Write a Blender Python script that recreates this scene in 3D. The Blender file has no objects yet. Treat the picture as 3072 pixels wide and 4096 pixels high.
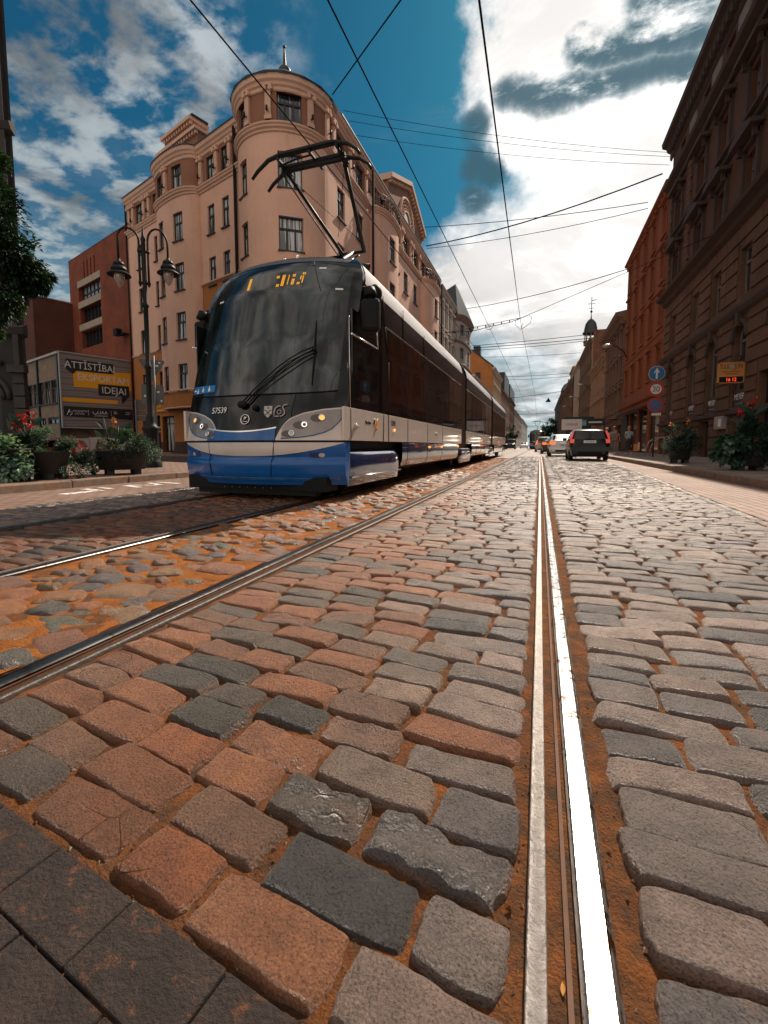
EXPOSURE = 0.24
SUN_E = 5.0
SKY_TINT = (.045, .235, .27, 1)
SKY_SAT = 1.0
HORIZON = (1.9, 2.6, 2.9, 1)
CLOUD_LIT = (5.5, 5.5, 5.45, 1)
CLOUD_SHADE = (1.9, 1.85, 1.85, 1)
CLOUD_GLOW = (1.3, 1.27, 1.24, 1)
CLOUD_WEST = (.5, .56, .58, 1)
CLOUD_BACK_FILL = (1.65, 1.48, 1.3, 1)
import bpy, math, random
import numpy as np
from mathutils import Vector, Matrix, noise

random.seed(11)
COL = bpy.context.scene.collection
PI = math.pi
R = math.radians
cos, sin = math.cos, math.sin

def lin(r, g, b):
    def f(c):
        c /= 255.0
        return c / 12.92 if c <= .04045 else ((c + .055) / 1.055) ** 2.4
    return (f(r), f(g), f(b), 1)

# ------------------------------------------------------------------ materials
class NT:
    def __init__(s, tree):
        s.t = tree
    def n(s, typ, **kw):
        nd = s.t.nodes.new(typ)
        for k, v in kw.items():
            if k.startswith('i_'):
                key = k[2:]
                nd.inputs[int(key) if key.isdigit() else key.replace('_', ' ')].default_value = v
            else:
                setattr(nd, k, v)
        return nd
    def l(s, a, b):
        s.t.links.new(a, b)

def ramp(nd, stops):
    cr = nd.color_ramp
    while len(cr.elements) < len(stops):
        cr.elements.new(.5)
    for e, (p, c) in zip(cr.elements, stops):
        e.position = p
        e.color = c if len(c) == 4 else (*c, 1)

def mat(name, col, rough=.6, metal=0.0, spec=.5, vary=.25, vscale=1.5, bump=0.0, bscale=30, coat=0.0, emit=None, estr=0, stain=None, attr=None, coord='Object'):
    m = bpy.data.materials.new(name)
    m.use_nodes = True
    t = NT(m.node_tree)
    p = m.node_tree.nodes['Principled BSDF']
    p.inputs['Roughness'].default_value = rough
    p.inputs['Metallic'].default_value = metal
    p.inputs['Specular IOR Level'].default_value = spec
    p.inputs['Coat Weight'].default_value = coat
    p.inputs['Coat Roughness'].default_value = .03
    tc = t.n('ShaderNodeTexCoord')
    c = (*col[:3], 1)
    out = None
    if vary > 0:
        nz = t.n('ShaderNodeTexNoise', i_Scale=vscale, i_Detail=7.0, i_Roughness=.62)
        t.l(tc.outputs[coord], nz.inputs['Vector'])
        rp = t.n('ShaderNodeValToRGB')
        ramp(rp, [(.25, [x * (1 - vary) for x in c[:3]]), (.5, c[:3]), (.78, [min(1, x * (1 + vary)) for x in c[:3]])])
        t.l(nz.outputs['Fac'], rp.inputs['Fac'])
        out = rp.outputs['Color']
    if stain:
        n2 = t.n('ShaderNodeTexNoise', i_Scale=stain[1], i_Detail=9.0, i_Roughness=.7, i_Distortion=.6)
        if any(k in name for k in ('plaster', 'render', 'front', 'stone', 'stucco')):
            mp = t.n('ShaderNodeMapping'); mp.inputs['Scale'].default_value = (1.6, 1.6, .22)
            t.l(tc.outputs[coord], mp.inputs['Vector']); t.l(mp.outputs[0], n2.inputs['Vector'])
        else:
            t.l(tc.outputs[coord], n2.inputs['Vector'])
        mr = t.n('ShaderNodeMapRange', i_1=stain[2], i_2=stain[3])
        t.l(n2.outputs['Fac'], mr.inputs[0])
        mx = t.n('ShaderNodeMixRGB')
        t.l(mr.outputs[0], mx.inputs[0])
        if out:
            t.l(out, mx.inputs[1])
        else:
            mx.inputs[1].default_value = c
        mx.inputs[2].default_value = (*stain[0][:3], 1)
        out = mx.outputs[0]
    if attr:
        at = t.n('ShaderNodeAttribute', attribute_name=attr)
        mx = t.n('ShaderNodeMixRGB', blend_type='MULTIPLY', i_0=1.0)
        if out:
            t.l(out, mx.inputs[1])
        else:
            mx.inputs[1].default_value = c
        t.l(at.outputs['Color'], mx.inputs[2])
        out = mx.outputs[0]
    if out:
        t.l(out, p.inputs['Base Color'])
    else:
        p.inputs['Base Color'].default_value = c
    if bump > 0:
        nb = t.n('ShaderNodeTexNoise', i_Scale=bscale, i_Detail=8.0, i_Roughness=.65)
        t.l(tc.outputs[coord], nb.inputs['Vector'])
        b = t.n('ShaderNodeBump', i_Strength=bump, i_Distance=.02)
        t.l(nb.outputs['Fac'], b.inputs['Height'])
        t.l(b.outputs['Normal'], p.inputs['Normal'])
    if emit:
        p.inputs['Emission Color'].default_value = (*emit[:3], 1)
        p.inputs['Emission Strength'].default_value = estr
    return m

def brickmat(name, c1, c2, mortar, scale=1.0, bw=.5, rh=.25, msize=.02, rough=.85, bump=.3, plane='xy', vary=.3):
    m = bpy.data.materials.new(name)
    m.use_nodes = True
    t = NT(m.node_tree)
    p = m.node_tree.nodes['Principled BSDF']
    p.inputs['Roughness'].default_value = rough
    tc = t.n('ShaderNodeTexCoord')
    src = tc.outputs['Object']
    if plane != 'xy':
        sp = t.n('ShaderNodeSeparateXYZ')
        t.l(src, sp.inputs[0])
        cb = t.n('ShaderNodeCombineXYZ')
        if plane == 'wall':
            ad = t.n('ShaderNodeMath', operation='ADD')
            t.l(sp.outputs[0], ad.inputs[0]); t.l(sp.outputs[1], ad.inputs[1])
            t.l(ad.outputs[0], cb.inputs[0]); t.l(sp.outputs[2], cb.inputs[1])
        else:
            t.l(sp.outputs[1], cb.inputs[0]); t.l(sp.outputs[0], cb.inputs[1])
        src = cb.outputs[0]
    br = t.n('ShaderNodeTexBrick', i_Scale=scale)
    br.inputs['Color1'].default_value = (*c1[:3], 1)
    br.inputs['Color2'].default_value = (*c2[:3], 1)
    br.inputs['Mortar'].default_value = (*mortar[:3], 1)
    br.inputs['Mortar Size'].default_value = msize
    br.inputs['Brick Width'].default_value = bw
    br.inputs['Row Height'].default_value = rh
    t.l(src, br.inputs['Vector'])
    nz = t.n('ShaderNodeTexNoise', i_Scale=.7, i_Detail=8.0, i_Roughness=.7)
    t.l(tc.outputs['Object'], nz.inputs['Vector'])
    mr = t.n('ShaderNodeMapRange', i_1=.3, i_2=.7, i_3=1 - vary, i_4=1 + vary)
    t.l(nz.outputs['Fac'], mr.inputs[0])
    mx = t.n('ShaderNodeMixRGB', blend_type='MULTIPLY', i_0=1.0)
    t.l(br.outputs['Color'], mx.inputs[1]); t.l(mr.outputs[0], mx.inputs[2])
    t.l(mx.outputs[0], p.inputs['Base Color'])
    b = t.n('ShaderNodeBump', i_Strength=bump, i_Distance=.01)
    iv = t.n('ShaderNodeMath', operation='SUBTRACT', i_0=1.0)
    t.l(br.outputs['Fac'], iv.inputs[1])
    t.l(iv.outputs[0], b.inputs['Height'])
    t.l(b.outputs['Normal'], p.inputs['Normal'])
    return m

def glassmat(name, base, tint, rough=.05, curtain=0.0, spec=.8):
    """window pane: dark room behind the glass, in some windows pale curtains; each object differs"""
    m = bpy.data.materials.new(name)
    m.use_nodes = True
    t = NT(m.node_tree)
    p = m.node_tree.nodes['Principled BSDF']
    p.inputs['Roughness'].default_value = rough
    p.inputs['Specular IOR Level'].default_value = spec
    p.inputs['Coat Weight'].default_value = .6
    p.inputs['Coat Roughness'].default_value = .02
    tc = t.n('ShaderNodeTexCoord')
    oi = t.n('ShaderNodeObjectInfo')
    ad = t.n('ShaderNodeVectorMath', operation='MULTIPLY_ADD')
    t.l(tc.outputs['Object'], ad.inputs[0])
    ad.inputs[1].default_value = (2.2, 1, .1)
    cb = t.n('ShaderNodeCombineXYZ')
    mm = t.n('ShaderNodeMath', operation='MULTIPLY', i_1=57.0)
    t.l(oi.outputs['Random'], mm.inputs[0])
    t.l(mm.outputs[0], cb.inputs[0]); t.l(mm.outputs[0], cb.inputs[2])
    t.l(cb.outputs[0], ad.inputs[2])
    nz = t.n('ShaderNodeTexNoise', i_Scale=2.2, i_Detail=3.0)
    t.l(ad.outputs[0], nz.inputs['Vector'])
    mr = t.n('ShaderNodeMapRange', i_1=.62 - .2 * curtain, i_2=.66 - .2 * curtain)
    t.l(nz.outputs['Fac'], mr.inputs[0])
    mx = t.n('ShaderNodeMixRGB')
    mx.inputs[1].default_value = (*base[:3], 1)
    mx.inputs[2].default_value = (*tint[:3], 1)
    t.l(mr.outputs[0], mx.inputs[0])
    t.l(mx.outputs[0], p.inputs['Base Color'])
    # slight waviness of old panes
    n2 = t.n('ShaderNodeTexNoise', i_Scale=1.6, i_Detail=2.0)
    t.l(ad.outputs[0], n2.inputs['Vector'])
    b = t.n('ShaderNodeBump', i_Strength=.12, i_Distance=.05)
    t.l(n2.outputs['Fac'], b.inputs['Height'])
    t.l(b.outputs['Normal'], p.inputs['Normal'])
    t.l(b.outputs['Normal'], p.inputs['Coat Normal'])
    return m

# ------------------------------------------------------------------ mesh builder
class MB:
    def __init__(s):
        s.v = []; s.f = []; s.m = []; s.s = []
    def add(s, vs, fs, mi=0, smooth=False):
        o = len(s.v)
        s.v += [tuple(v) for v in vs]
        for f in fs:
            s.f.append([i + o for i in f]); s.m.append(mi); s.s.append(smooth)
        return s
    def hexa(s, P, mi=0):
        """8 corners: bottom 4 ccw then top 4"""
        return s.add(P, [(3, 2, 1, 0), (4, 5, 6, 7), (0, 1, 5, 4), (1, 2, 6, 5), (2, 3, 7, 6), (3, 0, 4, 7)], mi)
    def box(s, c, d, rz=0.0, mi=0, taper=1.0):
        cx, cy, cz = c
        hx, hy, hz = d[0] / 2, d[1] / 2, d[2] / 2
        ca, sa = cos(rz), sin(rz)
        P = []
        for z, k in ((-hz, 1), (hz, taper)):
            for x, y in ((-hx, -hy), (hx, -hy), (hx, hy), (-hx, hy)):
                x *= k; y *= k
                P.append((cx + x * ca - y * sa, cy + x * sa + y * ca, cz + z))
        return s.hexa(P, mi)
    def b2(s, x0, x1, y0, y1, z0, z1, mi=0):
        return s.box(((x0 + x1) / 2, (y0 + y1) / 2, (z0 + z1) / 2), (x1 - x0, y1 - y0, z1 - z0), 0, mi)
    def tube(s, pts, r, n=8, mi=0, cap=True, smooth=True):
        pts = [Vector(p) for p in pts]
        rs = r if isinstance(r, (list, tuple)) else [r] * len(pts)
        T = []
        for i in range(len(pts)):
            a = pts[max(0, i - 1)]; b = pts[min(len(pts) - 1, i + 1)]
            T.append((b - a).normalized())
        up = Vector((0, 0, 1)) if abs(T[0].z) < .9 else Vector((1, 0, 0))
        u = T[0].cross(up).normalized()
        V = []
        for i, p in enumerate(pts):
            u = (u - T[i] * u.dot(T[i])).normalized()
            w = T[i].cross(u)
            for k in range(n):
                a = 2 * PI * k / n
                V.append(p + (u * cos(a) + w * sin(a)) * rs[i])
        F = []
        for i in range(len(pts) - 1):
            for k in range(n):
                k2 = (k + 1) % n
                F.append((i * n + k, i * n + k2, (i + 1) * n + k2, (i + 1) * n + k))
        s.add(V, F, mi, smooth)
        if cap:
            o = len(s.v) - len(V)
            s.f.append([o + k for k in range(n)][::-1]); s.m.append(mi); s.s.append(False)
            o2 = o + (len(pts) - 1) * n
            s.f.append([o2 + k for k in range(n)]); s.m.append(mi); s.s.append(False)
        return s
    def lathe(s, prof, c=(0, 0, 0), n=20, mi=0, axis='z', smooth=True, a0=0, a1=2 * PI):
        full = abs(a1 - a0 - 2 * PI) < 1e-6
        cols = n if full else n + 1
        V = []
        for (r, h) in prof:
            for k in range(cols):
                a = a0 + (a1 - a0) * k / n
                x, y = r * cos(a), r * sin(a)
                if axis == 'z': V.append((c[0] + x, c[1] + y, c[2] + h))
                elif axis == 'x': V.append((c[0] + h, c[1] + x, c[2] + y))
                else: V.append((c[0] + x, c[1] + h, c[2] + y))
        F = []
        for i in range(len(prof) - 1):
            for k in range(n):
                k2 = (k + 1) % cols
                F.append((i * cols + k, i * cols + k2, (i + 1) * cols + k2, (i + 1) * cols + k))
        return s.add(V, F, mi, smooth)
    def prism(s, poly, z0, z1, mi=0):
        n = len(poly)
        V = [(x, y, z0) for x, y in poly] + [(x, y, z1) for x, y in poly]
        F = [list(range(n))[::-1], list(range(n, 2 * n))] + [(i, (i + 1) % n, n + (i + 1) % n, n + i) for i in range(n)]
        return s.add(V, F, mi)
    def extr(s, poly, axes, o, d, mi=0):
        """polygon in the plane of two axes (Vectors), origin o, extruded by Vector d"""
        a, b = Vector(axes[0]), Vector(axes[1]); o = Vector(o); d = Vector(d)
        n = len(poly)
        V = [o + a * x + b * y for x, y in poly]
        V = V + [v + d for v in V]
        F = [list(range(n))[::-1], list(range(n, 2 * n))] + [(i, (i + 1) % n, n + (i + 1) % n, n + i) for i in range(n)]
        return s.add(V, F, mi)
    def grid(s, fn, us, vs, mi=0, smooth=True, flip=False):
        V = [fn(u, v) for u in us for v in vs]
        nv = len(vs); F = []
        for i in range(len(us) - 1):
            for j in range(nv - 1):
                q = (i * nv + j, (i + 1) * nv + j, (i + 1) * nv + j + 1, i * nv + j + 1)
                F.append(q[::-1] if flip else q)
        return s.add(V, F, mi, smooth)
    def ball(s, c, r, n=12, mi=0, sq=(1, 1, 1)):
        m = max(4, n // 2)
        prof = [(sin(PI * i / m), -cos(PI * i / m)) for i in range(m + 1)]
        V = []
        for (a, h) in prof:
            for k in range(n):
                t = 2 * PI * k / n
                V.append((c[0] + r * sq[0] * a * cos(t), c[1] + r * sq[1] * a * sin(t), c[2] + r * sq[2] * h))
        F = [(i * n + k, i * n + (k + 1) % n, (i + 1) * n + (k + 1) % n, (i + 1) * n + k) for i in range(m) for k in range(n)]
        return s.add(V, F, mi, True)
    def mesh(s, name, mats):
        me = bpy.data.meshes.new(name)
        me.from_pydata(s.v, [], s.f)
        for m in mats: me.materials.append(m)
        me.polygons.foreach_set('material_index', s.m)
        me.polygons.foreach_set('use_smooth', s.s)
        me.update()
        return me
    def build(s, name, mats, parent=None, world=True, bevel=0, M=None):
        if not isinstance(mats, (list, tuple)): mats = [mats]
        o = bpy.data.objects.new(name, s.mesh(name, mats))
        COL.objects.link(o)
        if parent is not None:
            o.parent = parent
            if world: o.matrix_parent_inverse = wm(parent).inverted()
        if M is not None: o.matrix_basis = M
        if bevel:
            b = o.modifiers.new('bevel', 'BEVEL')
            b.width = bevel; b.segments = 2; b.limit_method = 'ANGLE'; b.angle_limit = R(40)
        return o

def wm(o):
    m = o.matrix_basis.copy()
    if o.parent: m = wm(o.parent) @ o.matrix_parent_inverse @ m
    return m

def tag(o, label=None, cat=None, group=None, kind=None):
    if label: o['label'] = label
    if cat: o['category'] = cat
    if group: o['group'] = group
    if kind: o['kind'] = kind
    return o

def thing(name, label, cat, loc=(0, 0, 0), rz=0.0, group=None):
    o = bpy.data.objects.new(name, None)
    COL.objects.link(o)
    o.empty_display_size = .2
    o.location = loc; o.rotation_euler = (0, 0, rz)
    o.matrix_basis = Matrix.Translation(loc) @ Matrix.Rotation(rz, 4, 'Z')
    return tag(o, label, cat, group)

def copy_tree(o, parent=None):
    c = o.copy(); COL.objects.link(c)
    if parent is not None: c.parent = parent
    for ch in list(o.children): copy_tree(ch, c)
    return c

def text(body, size, m, parent, o, right, up, ext=.003, align='CENTER', name='lettering', xs=1.0, world=True):
    cu = bpy.data.curves.new(name, 'FONT')
    cu.body = body; cu.size = size; cu.extrude = ext
    cu.align_x = align; cu.align_y = 'CENTER'
    cu.resolution_u = 3
    cu.materials.append(m)
    tmp = bpy.data.objects.new(name, cu)
    me = bpy.data.meshes.new_from_object(tmp)
    bpy.data.objects.remove(tmp); bpy.data.curves.remove(cu)
    me.name = name
    if not me.materials: me.materials.append(m)
    ob = bpy.data.objects.new(name, me)
    COL.objects.link(ob)
    r, u = Vector(right).normalized(), Vector(up).normalized()
    n = r.cross(u)
    M = Matrix(((r.x * xs, u.x, n.x, o[0]), (r.y * xs, u.y, n.y, o[1]), (r.z * xs, u.z, n.z, o[2]), (0, 0, 0, 1)))
    if parent is not None:
        ob.parent = parent
        if world: ob.matrix_parent_inverse = wm(parent).inverted()
    ob.matrix_basis = M
    return ob

# ------------------------------------------------------------------ facades
class Face:
    """straight facade: s along u, d outward along n, with rounded bays (a, b, depth)"""
    def __init__(s, P, u, n, bays=()):
        s.P = P; s.u = u; s.n = n; s.bays = bays
    def off(s, t):
        for a, b, dep in s.bays:
            if a < t < b:
                k = abs((t - (a + b) / 2) / ((b - a) / 2))
                return dep * (max(0.0, 1 - k ** 2.6)) ** .5
        return 0.0
    def pt(s, t, z, d=0.0):
        d = d + s.off(t)
        return (s.P[0] + s.u[0] * t + s.n[0] * d, s.P[1] + s.u[1] * t + s.n[1] * d, z)
    def br(s):
        L = []
        for a, b, dep in s.bays:
            m, h = (a + b) / 2, (b - a) / 2
            L += [m + h * sin(PI / 2 * k / 10) for k in range(-10, 11)]
        return L
    def frame(s, t):
        e = .05
        p, q = s.pt(t - e, 0), s.pt(t + e, 0)
        tx, ty = q[0] - p[0], q[1] - p[1]
        l = math.hypot(tx, ty); tx /= l; ty /= l
        nx, ny = -ty, tx
        if nx * s.n[0] + ny * s.n[1] < 0: nx, ny = -nx, -ny
        return (nx, ny)

class Arc:
    """round tower: s is arc length"""
    def __init__(s, c, r, n=40):
        s.c = c; s.r = r; s.L = 2 * PI * r; s.k = n
    def pt(s, t, z, d=0.0):
        a = t / s.r
        return (s.c[0] + (s.r + d) * cos(a), s.c[1] + (s.r + d) * sin(a), z)
    def br(s):
        return [s.L * (i / s.k - .5) for i in range(2 * s.k)]
    def frame(s, t):
        a = t / s.r
        return (cos(a), sin(a))

def fbox(mb, F, s0, s1, z0, z1, d0, d1, mi=0, cuts=1):
    S = [s0 + (s1 - s0) * i / cuts for i in range(cuts + 1)]
    for a, b in zip(S, S[1:]):
        mb.hexa([F.pt(a, z0, d0), F.pt(b, z0, d0), F.pt(b, z0, d1), F.pt(a, z0, d1),
                 F.pt(a, z1, d0), F.pt(b, z1, d0), F.pt(b, z1, d1), F.pt(a, z1, d1)], mi)

def band(mb, F, s0, s1, z, prof, mi=0):
    S = sorted({s0, s1, *[b for b in F.br() if s0 < b < s1]})
    mb.grid(lambda s_, p: F.pt(s_, z + p[1], p[0]), S, prof, mi, False)
    for e in (s0, s1):
        mb.add([F.pt(e, z + p[1], p[0]) for p in prof] , [tuple(range(len(prof)))], mi)

def wall(F, s0, s1, z0, z1, holes, m, parent, name='wall', dep=.22, reveal=None, mb=None, mi=0):
    own = mb is None
    if own: mb = MB()
    S = sorted({round(x, 4) for x in [s0, s1, *[b for b in F.br() if s0 < b < s1]]} | {round(x, 4) for h in holes for x in h[:2] if s0 <= x <= s1})
    Zs = sorted({round(x, 4) for x in [z0, z1]} | {round(x, 4) for h in holes for x in h[2:4] if z0 <= x <= z1})
    for a, b in zip(S, S[1:]):
        if b - a < 1e-4: continue
        sm = (a + b) / 2
        hs = [h for h in holes if h[0] < sm < h[1]]
        # merge vertically
        run = None
        for c, d in zip(Zs, Zs[1:]):
            zm = (c + d) / 2
            inside = any(h[2] < zm < h[3] for h in hs)
            if not inside:
                if run is None: run = [c, d]
                else: run[1] = d
            if (inside or d == Zs[-1]) and run is not None:
                mb.add([F.pt(a, run[0]), F.pt(b, run[0]), F.pt(b, run[1]), F.pt(a, run[1])], [(0, 1, 2, 3)], mi)
                run = None
    for h in holes:
        a, b, c, d = h[:4]
        arch = len(h) > 4 and h[4] == 'arch'
        zt = d - (b - a) / 2 if arch else d
        Q = lambda s_, z_, dd: F.pt(s_, z_, dd)
        mb.add([Q(a, c, 0), Q(a, c, -dep), Q(a, zt, -dep), Q(a, zt, 0)], [(0, 1, 2, 3)], mi)
        mb.add([Q(b, c, 0), Q(b, c, -dep), Q(b, zt, -dep), Q(b, zt, 0)], [(3, 2, 1, 0)], mi)
        mb.add([Q(a, c, 0), Q(b, c, 0), Q(b, c, -dep), Q(a, c, -dep)], [(0, 1, 2, 3)], mi)
        if not arch:
            mb.add([Q(a, d, 0), Q(b, d, 0), Q(b, d, -dep), Q(a, d, -dep)], [(3, 2, 1, 0)], mi)
        else:
            r = (b - a) / 2; cx = (a + b) / 2; N = 10
            A = [(cx - r * cos(PI * i / N), zt + r * sin(PI * i / N)) for i in range(N + 1)]
            for i in range(N):
                (x0, y0), (x1, y1) = A[i], A[i + 1]
                mb.add([Q(x0, y0, 0), Q(x1, y1, 0), Q(x1, d, 0), Q(x0, d, 0)], [(0, 1, 2, 3)], mi)
                mb.add([Q(x0, y0, 0), Q(x1, y1, 0), Q(x1, y1, -dep), Q(x0, y0, -dep)], [(3, 2, 1, 0)], mi)
    if own: return mb.build(name, m, parent)

WIN = {}
def winproto(w, h, style, mf, mg, ms):
    k = (round(w, 2), round(h, 2), style, mf.name, mg.name)
    if k in WIN: return WIN[k]
    f = MB(); g = MB()
    x0, x1 = -w / 2, w / 2
    fw = .07
    def bar(a, b, c, d, y0=-.04, y1=.03, mi=0): f.b2(a, b, y0, y1, c, d, mi)
    if style == 'arch':
        r = w / 2; zt = h - r; N = 14
        out = [(-r * cos(PI * i / N), zt + r * sin(PI * i / N)) for i in range(N + 1)]
        f.tube([(x, 0, z) for x, z in out], .05, 6)
        bar(x0, x0 + fw, 0, zt); bar(x1 - fw, x1, 0, zt); bar(x0, x1, 0, .1)
        bar(x0, x1, zt - .05, zt + .05); bar(-.035, .035, .1, zt); bar(-.03, .03, zt, h - .03)
        g.add([(x0, -.02, 0), (x1, -.02, 0)] + [(x, -.02, z) for x, z in out[::-1]], [tuple(range(N + 3))])
    else:
        bar(x0, x0 + fw, 0, h); bar(x1 - fw, x1, 0, h); bar(x0 + fw, x1 - fw, 0, fw); bar(x0 + fw, x1 - fw, h - fw, h)
        if style == 'shop':
            bar(x0 + fw, x1 - fw, h * .78, h * .78 + .06)
        else:
            zt = h * (.62 if style == 'L' else .66)
            bar(x0 + fw, x1 - fw, zt, zt + .09, -.04, .045)
            if w > 1.15 and style == 'L':
                for q in (-w / 6, w / 6): bar(q - .045, q + .045, fw, zt)
            elif w > .5:
                bar(-.045, .045, fw, zt)
            if style == 'L':
                nl = 6 if w > 1.15 else (4 if w > .8 else 2)
                for i in range(1, nl):
                    q = x0 + w * i / nl
                    bar(q - .018, q + .018, zt + .09, h - fw, -.03, .02)
            elif w > .5:
                bar(-.03, .03, zt + .09, h - fw)
        if style == 'L': bar(x0 - .05, x1 + .05, -.07, 0, -.02, .24, 1)
        g.add([(x0, -.015, 0), (x1, -.015, 0), (x1, -.015, h), (x0, -.015, h)], [(0, 1, 2, 3)])
    WIN[k] = (f.mesh('window', [mf, ms]), g.mesh('pane', [mg]))
    return WIN[k]

def window(F, s0, s1, z0, z1, style, mf, mg, ms, parent, d=-.15, single=False):
    fm, gm = winproto(s1 - s0, z1 - z0, style, mf, mg, ms)
    sm = (s0 + s1) / 2
    nx, ny = F.frame(sm)
    p = F.pt(sm, z0, d)
    if isinstance(F, Arc) or getattr(F, 'off', lambda q: 0)(sm):
        a, b = F.pt(s0, z0, d), F.pt(s1, z0, d)
        p = ((a[0] + b[0]) / 2, (a[1] + b[1]) / 2, z0)
    # local x = n cross z
    tx, ty = ny, -nx
    M = Matrix(((tx, nx, 0, p[0]), (ty, ny, 0, p[1]), (0, 0, 1, p[2]), (0, 0, 0, 1)))
    o = bpy.data.objects.new('window', fm); COL.objects.link(o)
    o.parent = parent; o.matrix_parent_inverse = wm(parent).inverted(); o.matrix_basis = M
    g = bpy.data.objects.new('pane', gm); COL.objects.link(g)
    g.parent = o
    return o

def part_mb(parent, name, m, fn, bevel=0):
    mb = MB(); fn(mb)
    return mb.build(name, m, parent, bevel=bevel)

# ================================================================== camera, sky, sun
cam_d = bpy.data.cameras.new('camera'); cam = bpy.data.objects.new('camera', cam_d); COL.objects.link(cam)
FPX, PITCH, YAW, CAMH = 1800.0, 4.7004, 19.06, .694
cam_d.sensor_fit = 'VERTICAL'; cam_d.sensor_height = 36; cam_d.sensor_width = 27
cam_d.lens = 36 * FPX / 4096; cam_d.shift_y = -118 / 4096
cam_d.clip_start = .02; cam_d.clip_end = 4000
cam.location = (0, 0, CAMH); cam.rotation_euler = (R(90 - PITCH), 0, R(YAW))
sc = bpy.context.scene
sc.camera = cam
sc.view_settings.view_transform = 'Standard'; sc.view_settings.look = 'None'
sc.view_settings.exposure = EXPOSURE; sc.view_settings.gamma = 1
sc.cycles.max_bounces = 8; sc.cycles.diffuse_bounces = 4; sc.cycles.glossy_bounces = 4
sc.cycles.use_denoising = True

SUN_AZ, SUN_EL = 10.0, 43.0                      # azimuth measured from +Y towards +X
W = bpy.data.worlds.new('World'); sc.world = W; W.use_nodes = True
wt = NT(W.node_tree)
bg = W.node_tree.nodes['Background']
sky = wt.n('ShaderNodeTexSky', sky_type='NISHITA', sun_disc=False, sun_elevation=R(SUN_EL), sun_rotation=R(SUN_AZ), altitude=20, air_density=1.0, dust_density=.6, ozone_density=2.2)
bg.inputs['Strength'].default_value = .15
tc = wt.n('ShaderNodeTexCoord')
D = tc.outputs['Generated']
hs = wt.n('ShaderNodeMixRGB', blend_type='MULTIPLY', i_0=1.0); hs.inputs[2].default_value = SKY_TINT
wt.l(sky.outputs[0], hs.inputs[1])
hsv = wt.n('ShaderNodeHueSaturation'); hsv.inputs['Saturation'].default_value = SKY_SAT; hsv.inputs['Value'].default_value = 1.0
wt.l(hs.outputs[0], hsv.inputs['Color'])
sp = wt.n('ShaderNodeSeparateXYZ'); wt.l(D, sp.inputs[0])
def M(op, a, b=None, c=None, clamp=False):
    nd = wt.n('ShaderNodeMath', operation=op, use_clamp=clamp)
    for i, v in enumerate((a, b, c)):
        if v is None: continue
        if isinstance(v, (int, float)): nd.inputs[i].default_value = v
        else: wt.l(v, nd.inputs[i])
    return nd.outputs[0]
zc = M('ADD', M('MAXIMUM', sp.outputs[2], 0.0), .14)
px_, py_ = M('DIVIDE', sp.outputs[0], zc), M('DIVIDE', sp.outputs[1], zc)
cb = wt.n('ShaderNodeCombineXYZ'); wt.l(px_, cb.inputs[0]); wt.l(py_, cb.inputs[1])
def cloudnoise(scale, detail, rough, dist, off, stretch=(1, 1, 1)):
    mp = wt.n('ShaderNodeMapping'); mp.inputs['Location'].default_value = off; mp.inputs['Scale'].default_value = stretch
    wt.l(cb.outputs[0], mp.inputs['Vector'])
    nz = wt.n('ShaderNodeTexNoise', i_Scale=scale, i_Detail=detail, i_Roughness=rough, i_Distortion=dist)
    wt.l(mp.outputs[0], nz.inputs['Vector'])
    return nz.outputs['Fac']
wn = wt.n('ShaderNodeTexNoise', i_Scale=5.5, i_Detail=6.0, i_Roughness=.6); wt.l(D, wn.inputs['Vector'])
wv1 = wt.n('ShaderNodeVectorMath', operation='SUBTRACT'); wt.l(wn.outputs['Color'], wv1.inputs[0]); wv1.inputs[1].default_value = (.5, .5, .5)
wv2 = wt.n('ShaderNodeVectorMath', operation='MULTIPLY_ADD'); wt.l(wv1.outputs[0], wv2.inputs[0]); wv2.inputs[1].default_value = (.30, .30, .22); wt.l(D, wv2.inputs[2])
wv3 = wt.n('ShaderNodeVectorMath', operation='NORMALIZE'); wt.l(wv2.outputs[0], wv3.inputs[0])
DW = wv3.outputs[0]
ws = wt.n('ShaderNodeVectorMath', operation='MULTIPLY_ADD'); wt.l(wv1.outputs[0], ws.inputs[0]); ws.inputs[1].default_value = (.12, .12, .09); wt.l(D, ws.inputs[2])
ws2 = wt.n('ShaderNodeVectorMath', operation='NORMALIZE'); wt.l(ws.outputs[0], ws2.inputs[0])
DS = ws2.outputs[0]
def blob(d, inner, outer, warp=True):
    """1 within the inner angle of direction d, fading to 0 at the outer one"""
    v = wt.n('ShaderNodeVectorMath', operation='DOT_PRODUCT'); v.inputs[1].default_value = Vector(d).normalized()
    wt.l(DW if warp is True else warp, v.inputs[0])
    mr = wt.n('ShaderNodeMapRange', interpolation_type='SMOOTHSTEP'); mr.inputs[1].default_value = cos(R(outer)); mr.inputs[2].default_value = cos(R(inner))
    wt.l(v.outputs['Value'], mr.inputs[0])
    return mr.outputs[0]
def dirv(az, el): return (sin(R(az)) * cos(R(el)), cos(R(az)) * cos(R(el)), sin(R(el)))
n_big = cloudnoise(.75, 9, .58, .35, (3.1, 1.7, 0))
n_fine = cloudnoise(2.6, 9, .62, .5, (.6, 5.2, 0), (1.25, .8, 1))
n_wisp = cloudnoise(1.5, 8, .6, .3, (7.7, 2.4, 0), (.55, 1.4, 1))
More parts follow.
